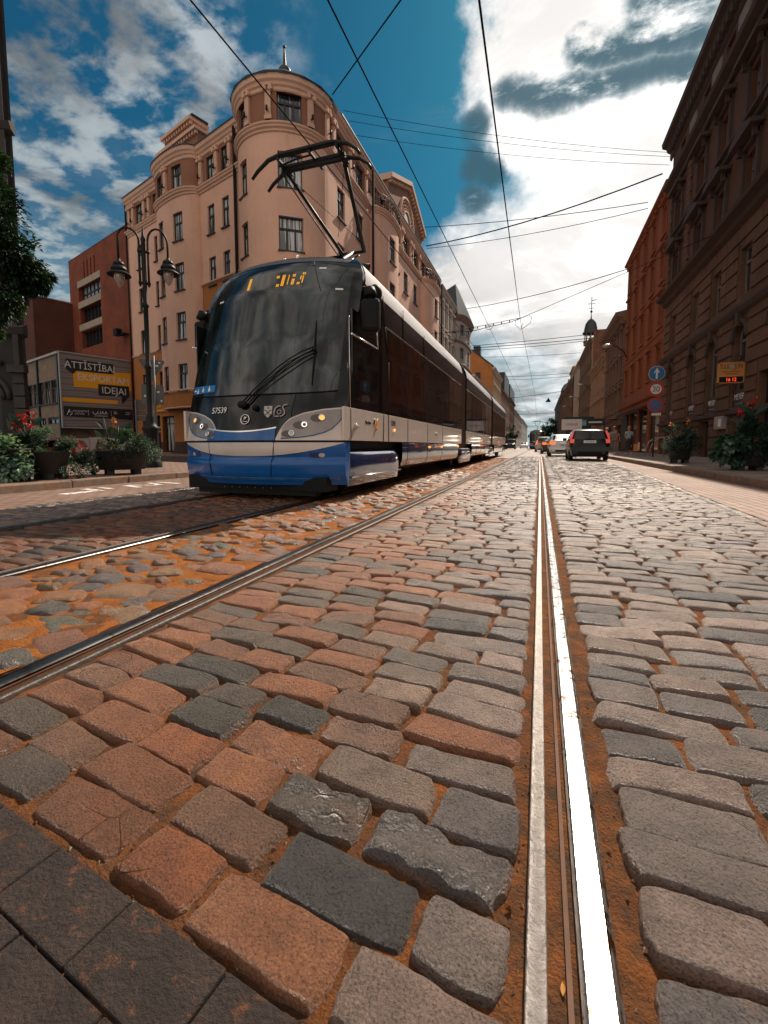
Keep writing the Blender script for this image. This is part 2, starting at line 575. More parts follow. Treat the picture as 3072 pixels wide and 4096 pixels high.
# where cloud gathers and where the blue opens
bias = M('MULTIPLY', blob(dirv(9, 25), 8, 26), .34)
bias = M('ADD', bias, M('MULTIPLY', blob(dirv(4, 40), 4, 15), .36))
bias = M('ADD', bias, M('MULTIPLY', blob(dirv(-1, 10), 4, 18), .10))
bias = M('SUBTRACT', bias, M('MULTIPLY', blob(dirv(-19, 35), 5, 19), .30))
bias = M('SUBTRACT', bias, M('MULTIPLY', blob(dirv(-30, 50), 6, 22), .30))
bias = M('SUBTRACT', bias, M('MULTIPLY', blob(dirv(-62, 47), 8, 25), .42))
bias = M('ADD', bias, M('MULTIPLY', blob(dirv(-50, 24), 6, 20), .10))
bias = M('ADD', bias, M('MULTIPLY', blob(dirv(-60, 12), 6, 20), .10))
bias = M('ADD', bias, M('MULTIPLY', blob(dirv(-14, 22), 2, 9), .12))
# unseen bright cumulus added behind the camera to fill the shaded fronts with light
back = blob(dirv(180, 38), 35, 85)
bias = M('ADD', bias, M('MULTIPLY', back, .22))
dens = M('ADD', M('ADD', M('MULTIPLY', n_big, .62), M('MULTIPLY', n_fine, .42)), bias)
mrc = wt.n('ShaderNodeMapRange', interpolation_type='SMOOTHSTEP'); mrc.inputs[1].default_value = .48; mrc.inputs[2].default_value = .84
wt.l(dens, mrc.inputs[0])
wisp = wt.n('ShaderNodeMapRange', interpolation_type='SMOOTHSTEP'); wisp.inputs[1].default_value = .55; wisp.inputs[2].default_value = .8; wisp.inputs[4].default_value = .35
wt.l(n_wisp, wisp.inputs[0])
wmask = M('MULTIPLY', M('MULTIPLY', wisp.outputs[0], M('SUBTRACT', 1.0, blob(dirv(-24, 48), 6, 24))), M('SUBTRACT', 1.0, blob(dirv(-62, 48), 8, 24)))
cov = M('MAXIMUM', mrc.outputs[0], wmask)
n_alto = cloudnoise(8.5, 7, .56, .15, (4.4, 8.1, 0), (1.0, 1.25, 1))
alto = wt.n('ShaderNodeMapRange', interpolation_type='SMOOTHSTEP'); alto.inputs[1].default_value = .40; alto.inputs[2].default_value = .60; alto.inputs[4].default_value = .82
wt.l(n_alto, alto.inputs[0])
cov = M('MAXIMUM', M('MULTIPLY', cov, M('SUBTRACT', 1.0, M('MULTIPLY', blob(dirv(-54, 28), 14, 32), .85))), M('MULTIPLY', alto.outputs[0], blob(dirv(-48, 24), 13, 23)))
# dark blue-grey rents drawn out across the bright bank
def streak(pts, inner, outer):
    o = None
    for az, el in pts:
        q = blob(dirv(az, el), inner, outer, DS)
        o = q if o is None else M('MAXIMUM', o, q)
    return o
rent = streak([(3.5 + i * .9, 37.4 - .16 * i) for i in range(13)], .2, 1.7)
rent = M('MAXIMUM', rent, streak([(-4.2 + i * .95, 35.1 - .004 * i * i) for i in range(20)], .2, 1.9))
rent = M('MAXIMUM', rent, streak([(9.5, 38.4), (12, 38.4), (14.5, 37.6)], .5, 2.6))
rent = M('MAXIMUM', rent, streak([(-8, 33), (-8.5, 30), (-8.6, 27), (-6.8, 29.5)], .3, 2.2))
n_r = cloudnoise(5.5, 10, .66, .2, (1.3, 6.6, 0), (.8, 1.3, 1))
rt = wt.n('ShaderNodeMapRange', interpolation_type='SMOOTHSTEP'); rt.inputs[1].default_value = .36; rt.inputs[2].default_value = .52
wt.l(n_r, rt.inputs[0])
rmask = M('MULTIPLY', rent, rt.outputs[0])
cov = M('MULTIPLY', cov, M('SUBTRACT', 1.0, M('MULTIPLY', rmask, .5)))
# thick cloud is greyer underneath, cloud near the sun burns white
n_sh = cloudnoise(1.9, 7, .6, .4, (2.0, 9.0, 0))
shade = wt.n('ShaderNodeMapRange', interpolation_type='SMOOTHSTEP'); shade.inputs[1].default_value = .40; shade.inputs[2].default_value = .60
wt.l(n_sh, shade.inputs[0])
near = blob(dirv(6, 30), 8, 28)
g0 = wt.n('ShaderNodeMixRGB'); g0.inputs[1].default_value = CLOUD_LIT; g0.inputs[2].default_value = CLOUD_SHADE
wt.l(M('MULTIPLY', shade.outputs[0], M('SUBTRACT', 1.0, M('MULTIPLY', near, .62))), g0.inputs[0])
g1 = wt.n('ShaderNodeMixRGB'); wt.l(near, g1.inputs[0]); wt.l(g0.outputs[0], g1.inputs[1])
gs = wt.n('ShaderNodeMixRGB', blend_type='MULTIPLY', i_0=1.0); wt.l(g0.outputs[0], gs.inputs[1]); gs.inputs[2].default_value = CLOUD_GLOW
wt.l(gs.outputs[0], g1.inputs[2])
west = blob(dirv(-62, 20), 8, 42)
g2 = wt.n('ShaderNodeMixRGB', blend_type='MULTIPLY'); wt.l(west, g2.inputs[0]); wt.l(g1.outputs[0], g2.inputs[1]); g2.inputs[2].default_value = CLOUD_WEST
g3 = wt.n('ShaderNodeMixRGB', blend_type='MULTIPLY'); wt.l(back, g3.inputs[0]); wt.l(g2.outputs[0], g3.inputs[1]); g3.inputs[2].default_value = CLOUD_BACK_FILL
hz = wt.n('ShaderNodeMapRange', interpolation_type='SMOOTHSTEP'); hz.inputs[1].default_value = .42; hz.inputs[2].default_value = .02; hz.inputs[4].default_value = .8
wt.l(sp.outputs[2], hz.inputs[0])
hm = wt.n('ShaderNodeMixRGB'); wt.l(hz.outputs[0], hm.inputs[0]); wt.l(hsv.outputs[0], hm.inputs[1]); hm.inputs[2].default_value = HORIZON
fin = wt.n('ShaderNodeMixRGB'); wt.l(cov, fin.inputs[0]); wt.l(hm.outputs[0], fin.inputs[1]); wt.l(g3.outputs[0], fin.inputs[2])
fr = wt.n('ShaderNodeMixRGB'); wt.l(M('MULTIPLY', rmask, .92), fr.inputs[0]); wt.l(fin.outputs[0], fr.inputs[1]); fr.inputs[2].default_value = (.32, .72, .95, 1)
wt.l(fr.outputs[0], bg.inputs['Color'])

sun_d = bpy.data.lights.new('sun', 'SUN'); sun = bpy.data.objects.new('sun', sun_d); COL.objects.link(sun)
sun_d.energy = SUN_E; sun_d.angle = R(.6); sun_d.color = (1, .86, .70)
sun.rotation_euler = Vector(dirv(SUN_AZ, SUN_EL)).to_track_quat('Z', 'Y').to_euler()
sun.location = (20, 60, 60)

# ================================================================== ground
m_sand = mat('orange_sand', (.27, .095, .028), .95, spec=.2, vary=.45, vscale=13, bump=1.0, bscale=140, stain=((.10, .058, .036), 15, .40, .62))
m_asph = mat('asphalt', (.085, .07, .062), .85, vary=.3, vscale=3, bump=.4, bscale=220)
m_pave_r = brickmat('brick_paving_right', (.31, .19, .145), (.24, .145, .11), (.10, .055, .04), 1, .24, .12, .012, .75, .5, 'yx')
m_pave_l = brickmat('brick_paving_left', (.25, .155, .115), (.19, .115, .085), (.07, .045, .035), 1, .24, .12, .012, .75, .5)
m_walk = brickmat('pavement_slabs', (.27, .2, .16), (.22, .16, .13), (.08, .06, .05), 1, .6, .4, .012, .8, .3)
m_kerb = mat('granite_kerb', (.22, .15, .11), .8, vary=.4, vscale=7, bump=.7, bscale=60, stain=((.33, .14, .05), 4, .5, .72))
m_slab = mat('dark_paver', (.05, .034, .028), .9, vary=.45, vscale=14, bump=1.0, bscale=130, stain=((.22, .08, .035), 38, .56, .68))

def sheet(name, poly, z, m, kind='structure'):
    mb = MB(); mb.add([(x, y, z) for x, y in poly], [tuple(range(len(poly)))])
    return tag(mb.build(name, m), kind=kind)
sheet('ground', [(-900, -60), (900, -60), (900, 1500), (-900, 1500)], -.07, m_asph)
def edge_x(y): return 1.62 + .058 * y if y < 17 else 2.6
ys = [-4, 0, 4, 8, 13, 17, 240]
sheet('right_lane_road', [(edge_x(y) + .1, y) for y in ys] + [(3.42, 240), (3.42, -4)], -.006, m_pave_r)
sheet('left_lane_road', [(-7.3, -8), (-5.55, -8), (-5.55, 240), (-7.3, 240)], -.006, m_pave_l)
# sand bed under the stones, rough close to the lens
mb = MB()
def bed(x, y):
    p = Vector((x * 7, y * 7, 0))
    return (x, y, -.0165 + .005 * noise.noise(p) + .004 * noise.noise(p * 3.7) + .0025 * noise.noise(p * 11))
xs = [-3.0 + 6.0 * i / 300 for i in range(301)]
mb.grid(bed, xs, [.1 + 2.9 * j / 190 for j in range(191)])
mb.b2(-3.0, 3.0, -6, .1, -.03, -.018)
for x0, x1, y0 in ((-5.6, -3.0, -6), (-3.0, 3.0, 3.0), (-5.6, -3.0, 3.0)):
    y1 = 3.0 if y0 < 0 else 300
    mb.add([(x0, y0, -.02), (x1, y0, -.02), (x1, y1, -.02), (x0, y1, -.02)], [(0, 1, 2, 3)])
# grit
rg = random.Random(5)
for i in range(7000):
    y = .35 + 2.2 * rg.random() ** 1.5; x = rg.uniform(-1.5, 1.2) * (.35 + .5 * y)
    r = rg.uniform(.0012, .0036) if rg.random() < .9 else rg.uniform(.004, .007)
    c = (x, y, -.019 + .004 * rg.random())
    a = rg.random() * 6
    V = [(c[0] + r * cos(a + k * 2.1) * rg.uniform(.7, 1.3), c[1] + r * sin(a + k * 2.1), c[2]) for k in range(3)]
    mb.add(V + [(c[0], c[1], c[2] + r * 1.1)], [(0, 1, 3), (1, 2, 3), (2, 0, 3)], 1 if rg.random() < .6 else 0)
m_grit = mat('grit', (.3, .19, .12), .9, vary=.5, vscale=90)
for a, b in ((.1, 3.0), (3.0, 30)):
    mb.grid(lambda x, y: (x, y, -.0145 + (.006 * noise.noise(Vector((x * 5, y * 5, 2))) + .004 * noise.noise(Vector((x * 13, y * 13, 4))) if b < 4 else .004 * noise.noise(Vector((x * 3, y * 3, 2))))), [-2.66 + 1.1 * i / 40 for i in range(41)], [a + (b - a) * j / 110 for j in range(111)], 2)
m_sand2 = mat('bright_orange_sand', (.36, .125, .03), .95, spec=.15, vary=.4, vscale=7, bump=1.0, bscale=90, stain=((.16, .07, .03), 9, .5, .72))
tag(mb.build('sand_bed_ground', [m_sand, m_grit, m_sand2]), kind='structure')

# ------------------------------------------------------------------ cobblestones
def stone_mat():
    m = bpy.data.materials.new('granite_setts'); m.use_nodes = True
    t = NT(m.node_tree); p = m.node_tree.nodes['Principled BSDF']
    tc = t.n('ShaderNodeTexCoord')
    p.inputs['Specular IOR Level'].default_value = .75
    at = t.n('ShaderNodeAttribute', attribute_name='tint')
    n1 = t.n('ShaderNodeTexNoise', i_Scale=11.0, i_Detail=8.0, i_Roughness=.7)
    n2 = t.n('ShaderNodeTexNoise', i_Scale=230.0, i_Detail=5.0, i_Roughness=.75)
    n3 = t.n('ShaderNodeTexVoronoi', i_Scale=170.0)
    n4_pre = t.n('ShaderNodeTexNoise', i_Scale=3.3, i_Detail=3.0)
    for n in (n1, n2, n3, n4_pre): t.l(tc.outputs['Object'], n.inputs['Vector'])
    a = t.n('ShaderNodeMapRange', i_1=.3, i_2=.72, i_3=.52, i_4=1.2); t.l(n1.outputs['Fac'], a.inputs[0])
    b = t.n('ShaderNodeMapRange', i_1=.34, i_2=.66, i_3=.55, i_4=1.35); t.l(n2.outputs['Fac'], b.inputs[0])
    ab = t.n('ShaderNodeMath', operation='MULTIPLY'); t.l(a.outputs[0], ab.inputs[0]); t.l(b.outputs[0], ab.inputs[1])
    mx = t.n('ShaderNodeMixRGB', blend_type='MULTIPLY', i_0=1.0)
    t.l(at.outputs['Color'], mx.inputs[1]); t.l(ab.outputs[0], mx.inputs[2])
    # reddish dust lying on the stones in patches
    n4 = t.n('ShaderNodeTexNoise', i_Scale=5.0, i_Detail=9.0, i_Roughness=.72)
    t.l(tc.outputs['Object'], n4.inputs['Vector'])
    d = t.n('ShaderNodeMapRange', i_1=.58, i_2=.80, i_3=0.0, i_4=.45); t.l(n4.outputs['Fac'], d.inputs[0])
    m2 = t.n('ShaderNodeMixRGB'); t.l(d.outputs[0], m2.inputs[0]); t.l(mx.outputs[0], m2.inputs[1])
    m2.inputs[2].default_value = (.36, .14, .045, 1)
    t.l(m2.outputs[0], p.inputs['Base Color'])
    rr = t.n('ShaderNodeMapRange', i_1=.35, i_2=.65, i_3=.22, i_4=.46); t.l(n2.outputs['Fac'], rr.inputs[0])
    t.l(rr.outputs[0], p.inputs['Roughness'])
    h = t.n('ShaderNodeMath', operation='MULTIPLY_ADD', i_1=.5); t.l(n3.outputs['Distance'], h.inputs[0]); t.l(n2.outputs['Fac'], h.inputs[2])
    n5 = t.n('ShaderNodeTexNoise', i_Scale=62.0, i_Detail=6.0, i_Roughness=.7); t.l(tc.outputs['Object'], n5.inputs['Vector'])
    v5 = t.n('ShaderNodeTexVoronoi', feature='DISTANCE_TO_EDGE', i_Scale=9.0); t.l(tc.outputs['Object'], v5.inputs['Vector'])
    ck = t.n('ShaderNodeMapRange', i_1=.0, i_2=.018, i_3=-1.1, i_4=0.0); t.l(v5.outputs['Distance'], ck.inputs[0])
    cm = t.n('ShaderNodeMapRange', i_1=.60, i_2=.64); t.l(n4_pre.outputs['Fac'], cm.inputs[0])
    cr = t.n('ShaderNodeMath', operation='MULTIPLY'); t.l(ck.outputs[0], cr.inputs[0]); t.l(cm.outputs[0], cr.inputs[1])
    h1 = t.n('ShaderNodeMath', operation='MULTIPLY_ADD', i_1=1.6); t.l(n5.outputs['Fac'], h1.inputs[0]); t.l(h.outputs[0], h1.inputs[2])
    h3 = t.n('ShaderNodeMath', operation='ADD'); t.l(h1.outputs[0], h3.inputs[0]); t.l(cr.outputs[0], h3.inputs[1])
    h2 = t.n('ShaderNodeMath', operation='MULTIPLY_ADD', i_1=2.2); t.l(n1.outputs['Fac'], h2.inputs[0]); t.l(h3.outputs[0], h2.inputs[2])
    bp = t.n('ShaderNodeBump', i_Strength=.9, i_Distance=.006); t.l(h2.outputs[0], bp.inputs['Height'])
    t.l(bp.outputs['Normal'], p.inputs['Normal'])
    return m
m_stone = stone_mat()

TPL = {}
def template(key):
    if key not in TPL:
        q = {'far': [-1, -.84, .84, 1], 'mid': [-1, -.93, -.72, 0, .72, .93, 1],
             'near': [-1, -.975, -.92, -.84, -.7, -.5, -.25, 0, .25, .5, .7, .84, .92, .975, 1],
             'close': [-1, -.988, -.965, -.93, -.88, -.8, -.7] + [-.6 + .1 * i for i in range(13)] + [.7, .8, .88, .93, .965, .988, 1]}[key]
        n = len(q)
        A, B = np.meshgrid(q, q, indexing='ij')
        F = np.array([(i * n + j, (i + 1) * n + j, (i + 1) * n + j + 1, i * n + j + 1) for i in range(n - 1) for j in range(n - 1)])
        TPL[key] = (A.ravel(), B.ravel(), F)
    return TPL[key]

class Stones:
    def __init__(s): s.V = []; s.F = []; s.C = []; s.n = 0
    def add(s, cx, cy, w, l, rot, top, H, key, tint, rnd=.1, p=7, dome=.0025, rough=0.0, jit=.06, rg=random):
        a, b, F = template(key)
        # corner jitter gives each stone its own quadrilateral
        cj = [rg.uniform(-jit, jit) for _ in range(8)]
        fx = ((1 - a) * (1 - b) * cj[0] + (1 + a) * (1 - b) * cj[1] + (1 + a) * (1 + b) * cj[2] + (1 - a) * (1 + b) * cj[3]) / 4
        fy = ((1 - a) * (1 - b) * cj[4] + (1 + a) * (1 - b) * cj[5] + (1 + a) * (1 + b) * cj[6] + (1 - a) * (1 + b) * cj[7]) / 4
        rx = rnd * min(1.5, l / w + .3); ry = rnd * min(1.6, w / l)
        x = (a * (1 - rx * b ** 4 * np.abs(a)) + fx) * w / 2
        y = (b * (1 - ry * a ** 4 * np.abs(b)) + fy * w / l * .6) * l / 2
        e = np.maximum(np.abs(a), np.abs(b))
        z = top - H * e ** p + dome * (1 - a * a) * (1 - b * b) + rg.uniform(-.05, .05) * x + rg.uniform(-.05, .05) * y
        ph = [rg.uniform(0, 6.28) for _ in range(6)]
        am = .0014 + rough * .5
        z = z + am * (np.sin(x * 31 + y * 17 + ph[0]) + np.sin(y * 47 - x * 23 + ph[1])) * .5
        x = x + .0016 * np.sin(b * 4 + ph[2]) + .0006 * np.sin(b * 13 + ph[4]); y = y + .0018 * np.sin(a * 4 + ph[3]) + .0007 * np.sin(a * 14 + ph[5])
        if key in ('near', 'close') or rough:
            o = Vector((rg.uniform(0, 90), rg.uniform(0, 90), 0))
            nz = np.array([noise.noise(o + Vector((xx * 26, yy * 26, 0))) + .5 * noise.noise(o + Vector((xx * 70, yy * 70, 3))) for xx, yy in zip(x, y)])
            z = z + nz * (.0016 + rough)
            if rough:
                z2 = np.array([abs(noise.noise(o + Vector((xx * 17, yy * 17, 9)))) for xx, yy in zip(x, y)])
                z = z - z2 * rough * 1.6 * (1 - e ** 8)
            ez = np.array([noise.noise(o + Vector((xx * 24, yy * 24, 7))) for xx, yy in zip(x, y)])
            x = x + ez * .0011 * (e > .6); y = y + np.roll(ez, 5) * .0011 * (e > .6)
        ca, sa = cos(rot), sin(rot)
        s.V.append(np.stack([cx + x * ca - y * sa, cy + x * sa + y * ca, z], 1))
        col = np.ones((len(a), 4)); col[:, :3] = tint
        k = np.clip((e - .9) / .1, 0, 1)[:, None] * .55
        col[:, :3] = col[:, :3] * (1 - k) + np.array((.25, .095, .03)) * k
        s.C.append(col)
        s.F.append(F + s.n); s.n += len(a)
    def build(s, name, m):
        V = np.concatenate(s.V); F = np.concatenate(s.F); Cc = np.concatenate(s.C)
        me = bpy.data.meshes.new(name)
        me.vertices.add(len(V)); me.vertices.foreach_set('co', V.ravel())
        me.loops.add(F.size); me.loops.foreach_set('vertex_index', F.ravel().astype(np.int32))
        me.polygons.add(len(F)); me.polygons.foreach_set('loop_start', np.arange(0, F.size, 4, dtype=np.int32))
        me.polygons.foreach_set('loop_total', np.full(len(F), 4, dtype=np.int32))
        me.polygons.foreach_set('use_smooth', np.ones(len(F), dtype=bool))
        me.materials.append(m)
        me.update(calc_edges=True)
        at = me.color_attributes.new('tint', 'FLOAT_COLOR', 'POINT')
        at.data.foreach_set('color', Cc.ravel().astype(np.float32))
        o = bpy.data.objects.new(name, me); COL.objects.link(o)
        return tag(o, kind='structure')

rg = random.Random(3)
WARM = [(.30, .145, .075), (.25, .12, .062), (.33, .165, .09), (.22, .12, .08), (.29, .12, .05), (.12, .115, .12), (.2, .13, .1)]
COOL = [(.28, .23, .21), (.24, .205, .19), (.31, .25, .225), (.21, .185, .175), (.26, .21, .185), (.18, .17, .175), (.14, .135, .14)]
DARK = [(.07, .076, .086), (.10, .096, .1)]
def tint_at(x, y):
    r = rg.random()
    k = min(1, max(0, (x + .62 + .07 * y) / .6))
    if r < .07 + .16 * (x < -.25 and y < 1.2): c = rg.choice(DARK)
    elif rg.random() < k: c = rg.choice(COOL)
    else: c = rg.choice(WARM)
    f = rg.uniform(.82, 1.14) * (.80 + .20 * k) * min(1, .72 + .16 * y)  # stones darken towards the camera, a vignette painted into their tint
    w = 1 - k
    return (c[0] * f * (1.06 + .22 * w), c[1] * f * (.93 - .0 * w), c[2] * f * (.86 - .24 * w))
def key_at(x, y):
    d = math.hypot(x, y)
    return 'close' if d < 1.25 else 'near' if d < 3.2 else 'mid' if d < 9 else 'far'
def rows(st, xa, xb, y0, y1, pitch, wmin, wmax, gap, start=None, end=None, skew=0.0, tintf=tint_at, top=0.0, wig=.012):
    y = y0
    while y < y1:
        l = pitch * rg.uniform(.86, 1.14)
        A = xa(y) if callable(xa) else xa
        B = xb(y) if callable(xb) else xb
        x = A + rg.uniform(0, .012)
        while x < B - .05:
            w = rg.uniform(wmin, wmax)
            if B - x - w < wmin * .55: w = B - x - rg.uniform(0, .012)
            if w > wmax * 1.25: w *= .5
            cx, cy = x + w / 2, y + l / 2 + (skew(y) if callable(skew) else skew) * (x + w / 2) + rg.uniform(-1, 1) * wig * .5
            sk_ = skew(cy) if callable(skew) else skew
            if start is None or cy - l * .3 > start(cx):
                d = math.hypot(cx, cy)
                rough = .005 if (d > .7 and rg.random() < .04) else 0.0
                if abs(cx + .27) < .12 and abs(cy - .73) < .06: rough = .011
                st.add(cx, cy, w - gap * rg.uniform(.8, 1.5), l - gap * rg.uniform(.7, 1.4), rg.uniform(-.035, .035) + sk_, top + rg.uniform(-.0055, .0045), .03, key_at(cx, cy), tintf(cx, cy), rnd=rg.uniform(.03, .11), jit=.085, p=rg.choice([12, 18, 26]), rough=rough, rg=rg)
            x += w
        y += l
st = Stones()
slab_edge = lambda x: .40 - .15 * x if x < .0 else .2
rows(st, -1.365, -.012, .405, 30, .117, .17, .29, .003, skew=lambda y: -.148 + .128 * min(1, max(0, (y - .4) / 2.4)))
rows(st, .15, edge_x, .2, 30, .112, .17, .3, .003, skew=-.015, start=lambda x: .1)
shade_tint = lambda x, y: tuple(v * .66 for v in tint_at(-1.1, 3))  # setts under the tram darkened, its cast shadow deepened in their colour
rows(st, -4.16, -2.83, .2, 26, .115, .18, .28, .012, tintf=shade_tint)
rows(st, -5.6, -4.35, .6, 30, .118, .17, .28, .012, tintf=lambda x, y: tint_at(-.2, 3))
# line of long edge stones along the right lane
y = .3
while y < 60:
    l = rg.uniform(.22, .34)
    st.add(edge_x(y) + .06, y + l / 2, .085, l - .012, -.058 if y < 17 else 0, .003, .03, 'far', rg.choice(COOL), rg=rg)
    y += l
# field stones in the sandy strip between the tracks
pts = []
for i in range(8000):
    y = .4 + 27 * rg.random() ** 1.5; x = rg.uniform(-2.6, -1.6); r = rg.uniform(.045, .12) if rg.random() < .7 else rg.uniform(.11, .15)
    if all((x - a) ** 2 + ((y - b) * 1.25) ** 2 > ((r + c) * .83) ** 2 for a, b, c in pts[-420:] if abs(y - b) < .4) and all((x - a) ** 2 + ((y - b) * 1.25) ** 2 > ((r + c) * .83) ** 2 for a, b, c in pts if abs(y - b) < .35):
        pts.append((x, y, r))
for x, y, r in pts:
    tn = tuple(rg.uniform(.7, .95) * v for v in rg.choice([(.30, .125, .05), (.24, .105, .05), (.36, .14, .042), (.32, .125, .04), (.2, .1, .06), (.28, .13, .065), (.12, .10, .09)]))
    st.add(x, y, 2 * r * rg.uniform(.95, 1.2), 2 * r * rg.uniform(.62, .85), rg.uniform(-.6, .6), rg.uniform(-.012, .008), .034, 'near' if y < 6 else 'mid' if y < 12 else 'far', tn, rnd=.2, p=6, dome=.004, jit=.2, rough=.011 if rg.random() < .35 else 0.002, rg=rg)
st.build('cobblestone_road', m_stone)
# beyond the modelled stones the setting is too far for single stones to show
m_far = brickmat('distant_setts', (.33, .26, .225), (.25, .195, .17), (.12, .07, .045), 1, .24, .118, .014, .65, .8)
for x0, x1 in ((-5.55, -4.35), (-4.16, -2.83), (-2.66, -1.54), (-1.365, -.012), (.15, 2.6)):
    sheet('distant_cobblestone_road', [(x0, 26 if x0 < -2 and x0 > -5 else 30), (x1, 26 if x0 < -2 and x0 > -5 else 30), (x1, 300), (x0, 300)], -.003, m_far)

# small concrete pavers in the near left corner
mb = MB()
u_ = Vector((.989, -.148, 0)); v_ = Vector((.148, .989, 0))
o_ = Vector((0, .395, 0))
rg2 = random.Random(8)
for j in range(6):
    for i in range(-9, 10):
        a0 = i * .2 + (j % 2) * .1 + .02; b0 = -(j + 1) * .105 + .0
        c = o_ + u_ * (a0 + .1) + v_ * (b0 + .052)
        if c.x > -.02: continue
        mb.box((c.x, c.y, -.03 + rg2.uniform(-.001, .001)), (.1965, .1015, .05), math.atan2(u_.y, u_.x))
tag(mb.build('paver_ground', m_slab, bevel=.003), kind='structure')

# ------------------------------------------------------------------ rails
def steelmat(name='polished_rail_steel', f=1.0, rough=(.16, .34)):
    m = bpy.data.materials.new(name); m.use_nodes = True
    t = NT(m.node_tree); p = m.node_tree.nodes['Principled BSDF']; p.inputs['Metallic'].default_value = 1
    tc = t.n('ShaderNodeTexCoord'); mp = t.n('ShaderNodeMapping'); mp.inputs['Scale'].default_value = (160, 3.0, 160)
    t.l(tc.outputs['Object'], mp.inputs['Vector'])
    n1 = t.n('ShaderNodeTexNoise', i_Scale=1.0, i_Detail=6.0, i_Roughness=.7); t.l(mp.outputs[0], n1.inputs['Vector'])
    n2 = t.n('ShaderNodeTexNoise', i_Scale=22.0, i_Detail=8.0, i_Roughness=.75); t.l(tc.outputs['Object'], n2.inputs['Vector'])
    r1 = t.n('ShaderNodeMapRange', i_1=.3, i_2=.7, i_3=rough[0], i_4=rough[1]); t.l(n1.outputs['Fac'], r1.inputs[0]); t.l(r1.outputs[0], p.inputs['Roughness'])
    rp = t.n('ShaderNodeValToRGB'); ramp(rp, [(.28, (.42 * f, .41 * f, .40 * f)), (.5, (.56 * f, .55 * f, .54 * f)), (.7, (.66 * f, .65 * f, .64 * f))]); t.l(n1.outputs['Fac'], rp.inputs['Fac'])
    sp = t.n('ShaderNodeSeparateXYZ'); t.l(tc.outputs['Object'], sp.inputs[0])
    ab = t.n('ShaderNodeMath', operation='ABSOLUTE'); t.l(sp.outputs[0], ab.inputs[0])
    ed = t.n('ShaderNodeMapRange', i_1=.016, i_2=.031, i_3=.0, i_4=.26); t.l(ab.outputs[0], ed.inputs[0])
    ad = t.n('ShaderNodeMath', operation='ADD'); t.l(n2.outputs['Fac'], ad.inputs[0]); t.l(ed.outputs[0], ad.inputs[1])
    mk_ = t.n('ShaderNodeMapRange', i_1=.80, i_2=.84); t.l(ad.outputs[0], mk_.inputs[0])
    mx = t.n('ShaderNodeMixRGB'); t.l(mk_.outputs[0], mx.inputs[0]); t.l(rp.outputs['Color'], mx.inputs[1]); mx.inputs[2].default_value = (.13, .075, .05, 1)
    t.l(mx.outputs[0], p.inputs['Base Color'])
    b = t.n('ShaderNodeBump', i_Strength=.12, i_Distance=.002); t.l(n1.outputs['Fac'], b.inputs['Height']); t.l(b.outputs['Normal'], p.inputs['Normal'])
    return m
m_steel = steelmat(); m_steel2 = steelmat('dull_rail_steel', .34, (.2, .4))
m_lip = mat('worn_rail_steel', (.36, .33, .31), .45, metal=.9, vary=.3, vscale=40, bump=.5, bscale=90)
m_rust = mat('rusty_rail_web', (.12, .055, .03), .8, vary=.3, vscale=20)
m_lip2 = mat('dark_rail_steel', (.12, .10, .09), .5, metal=.8, vary=.3, vscale=40, bump=.3, bscale=90)
def rail(hx0, hx1, lx0, lx1, label, ms=None, ml=None):
    t = thing('tram_rail', label, 'rail', ((hx0 + hx1) / 2, 0, 0), group='tram rails set in the cobbles')
    ysr = [-6, -1, 0, .5, 1, 2, 4, 8, 16, 32, 64, 128, 300]
    h = MB(); w = hx1 - hx0
    prof = [(hx0, -.03), (hx0, -.004), (hx0 + .004, .0005), (hx0 + w * .14, .0022), (hx0 + w * .8, .003), (hx1 - .004, .0005), (hx1, -.004), (hx1, -.03)]
    h.grid(lambda y, p: (p[0], y, p[1]), ysr, prof, 0, False)
    h.build('rail_head', ms or m_steel2, t)
    l = MB()
    l.grid(lambda y, p: (p[0], y, p[1]), ysr, [(lx0, -.03), (lx0, -.003), (lx0 + .003, 0), (lx1 - .003, 0), (lx1, -.003), (lx1, -.03)])
    l.build('guard_lip', ml or m_lip2, t)
    g = MB(); a, b = min(hx1, lx1), max(hx0, lx0)
    g.add([(a, -6, -.0135), (b, -6, -.0135), (b, 300, -.0135), (a, 300, -.0135)], [(0, 1, 2, 3)])
    gx = (lx1 + .004, lx1 + .009) if lx1 < hx0 else (lx0 - .009, lx0 - .004)
    g.b2(*( (hx0 - .016, hx0 - .009) if lx1 < hx0 else (hx1 + .009, hx1 + .016)), -6, 300, -.03, -.007, 1)
    g.build('groove_floor', [m_sand, m_rust], t)
rail(.068, .118, .0, .028, 'bright polished tram rail running straight ahead from the bottom of the picture', m_steel, m_lip)
rail(-1.524, -1.462, -1.41, -1.385, 'tram rail crossing the cobbles diagonally beside the sandy strip of field stones')
rail(-2.748, -2.690, -2.812, -2.79, 'tram rail under the nearer side of the blue tram')
rail(-4.325, -4.268, -4.205, -4.185, 'tram rail under the far side of the blue tram, farthest from the camera')

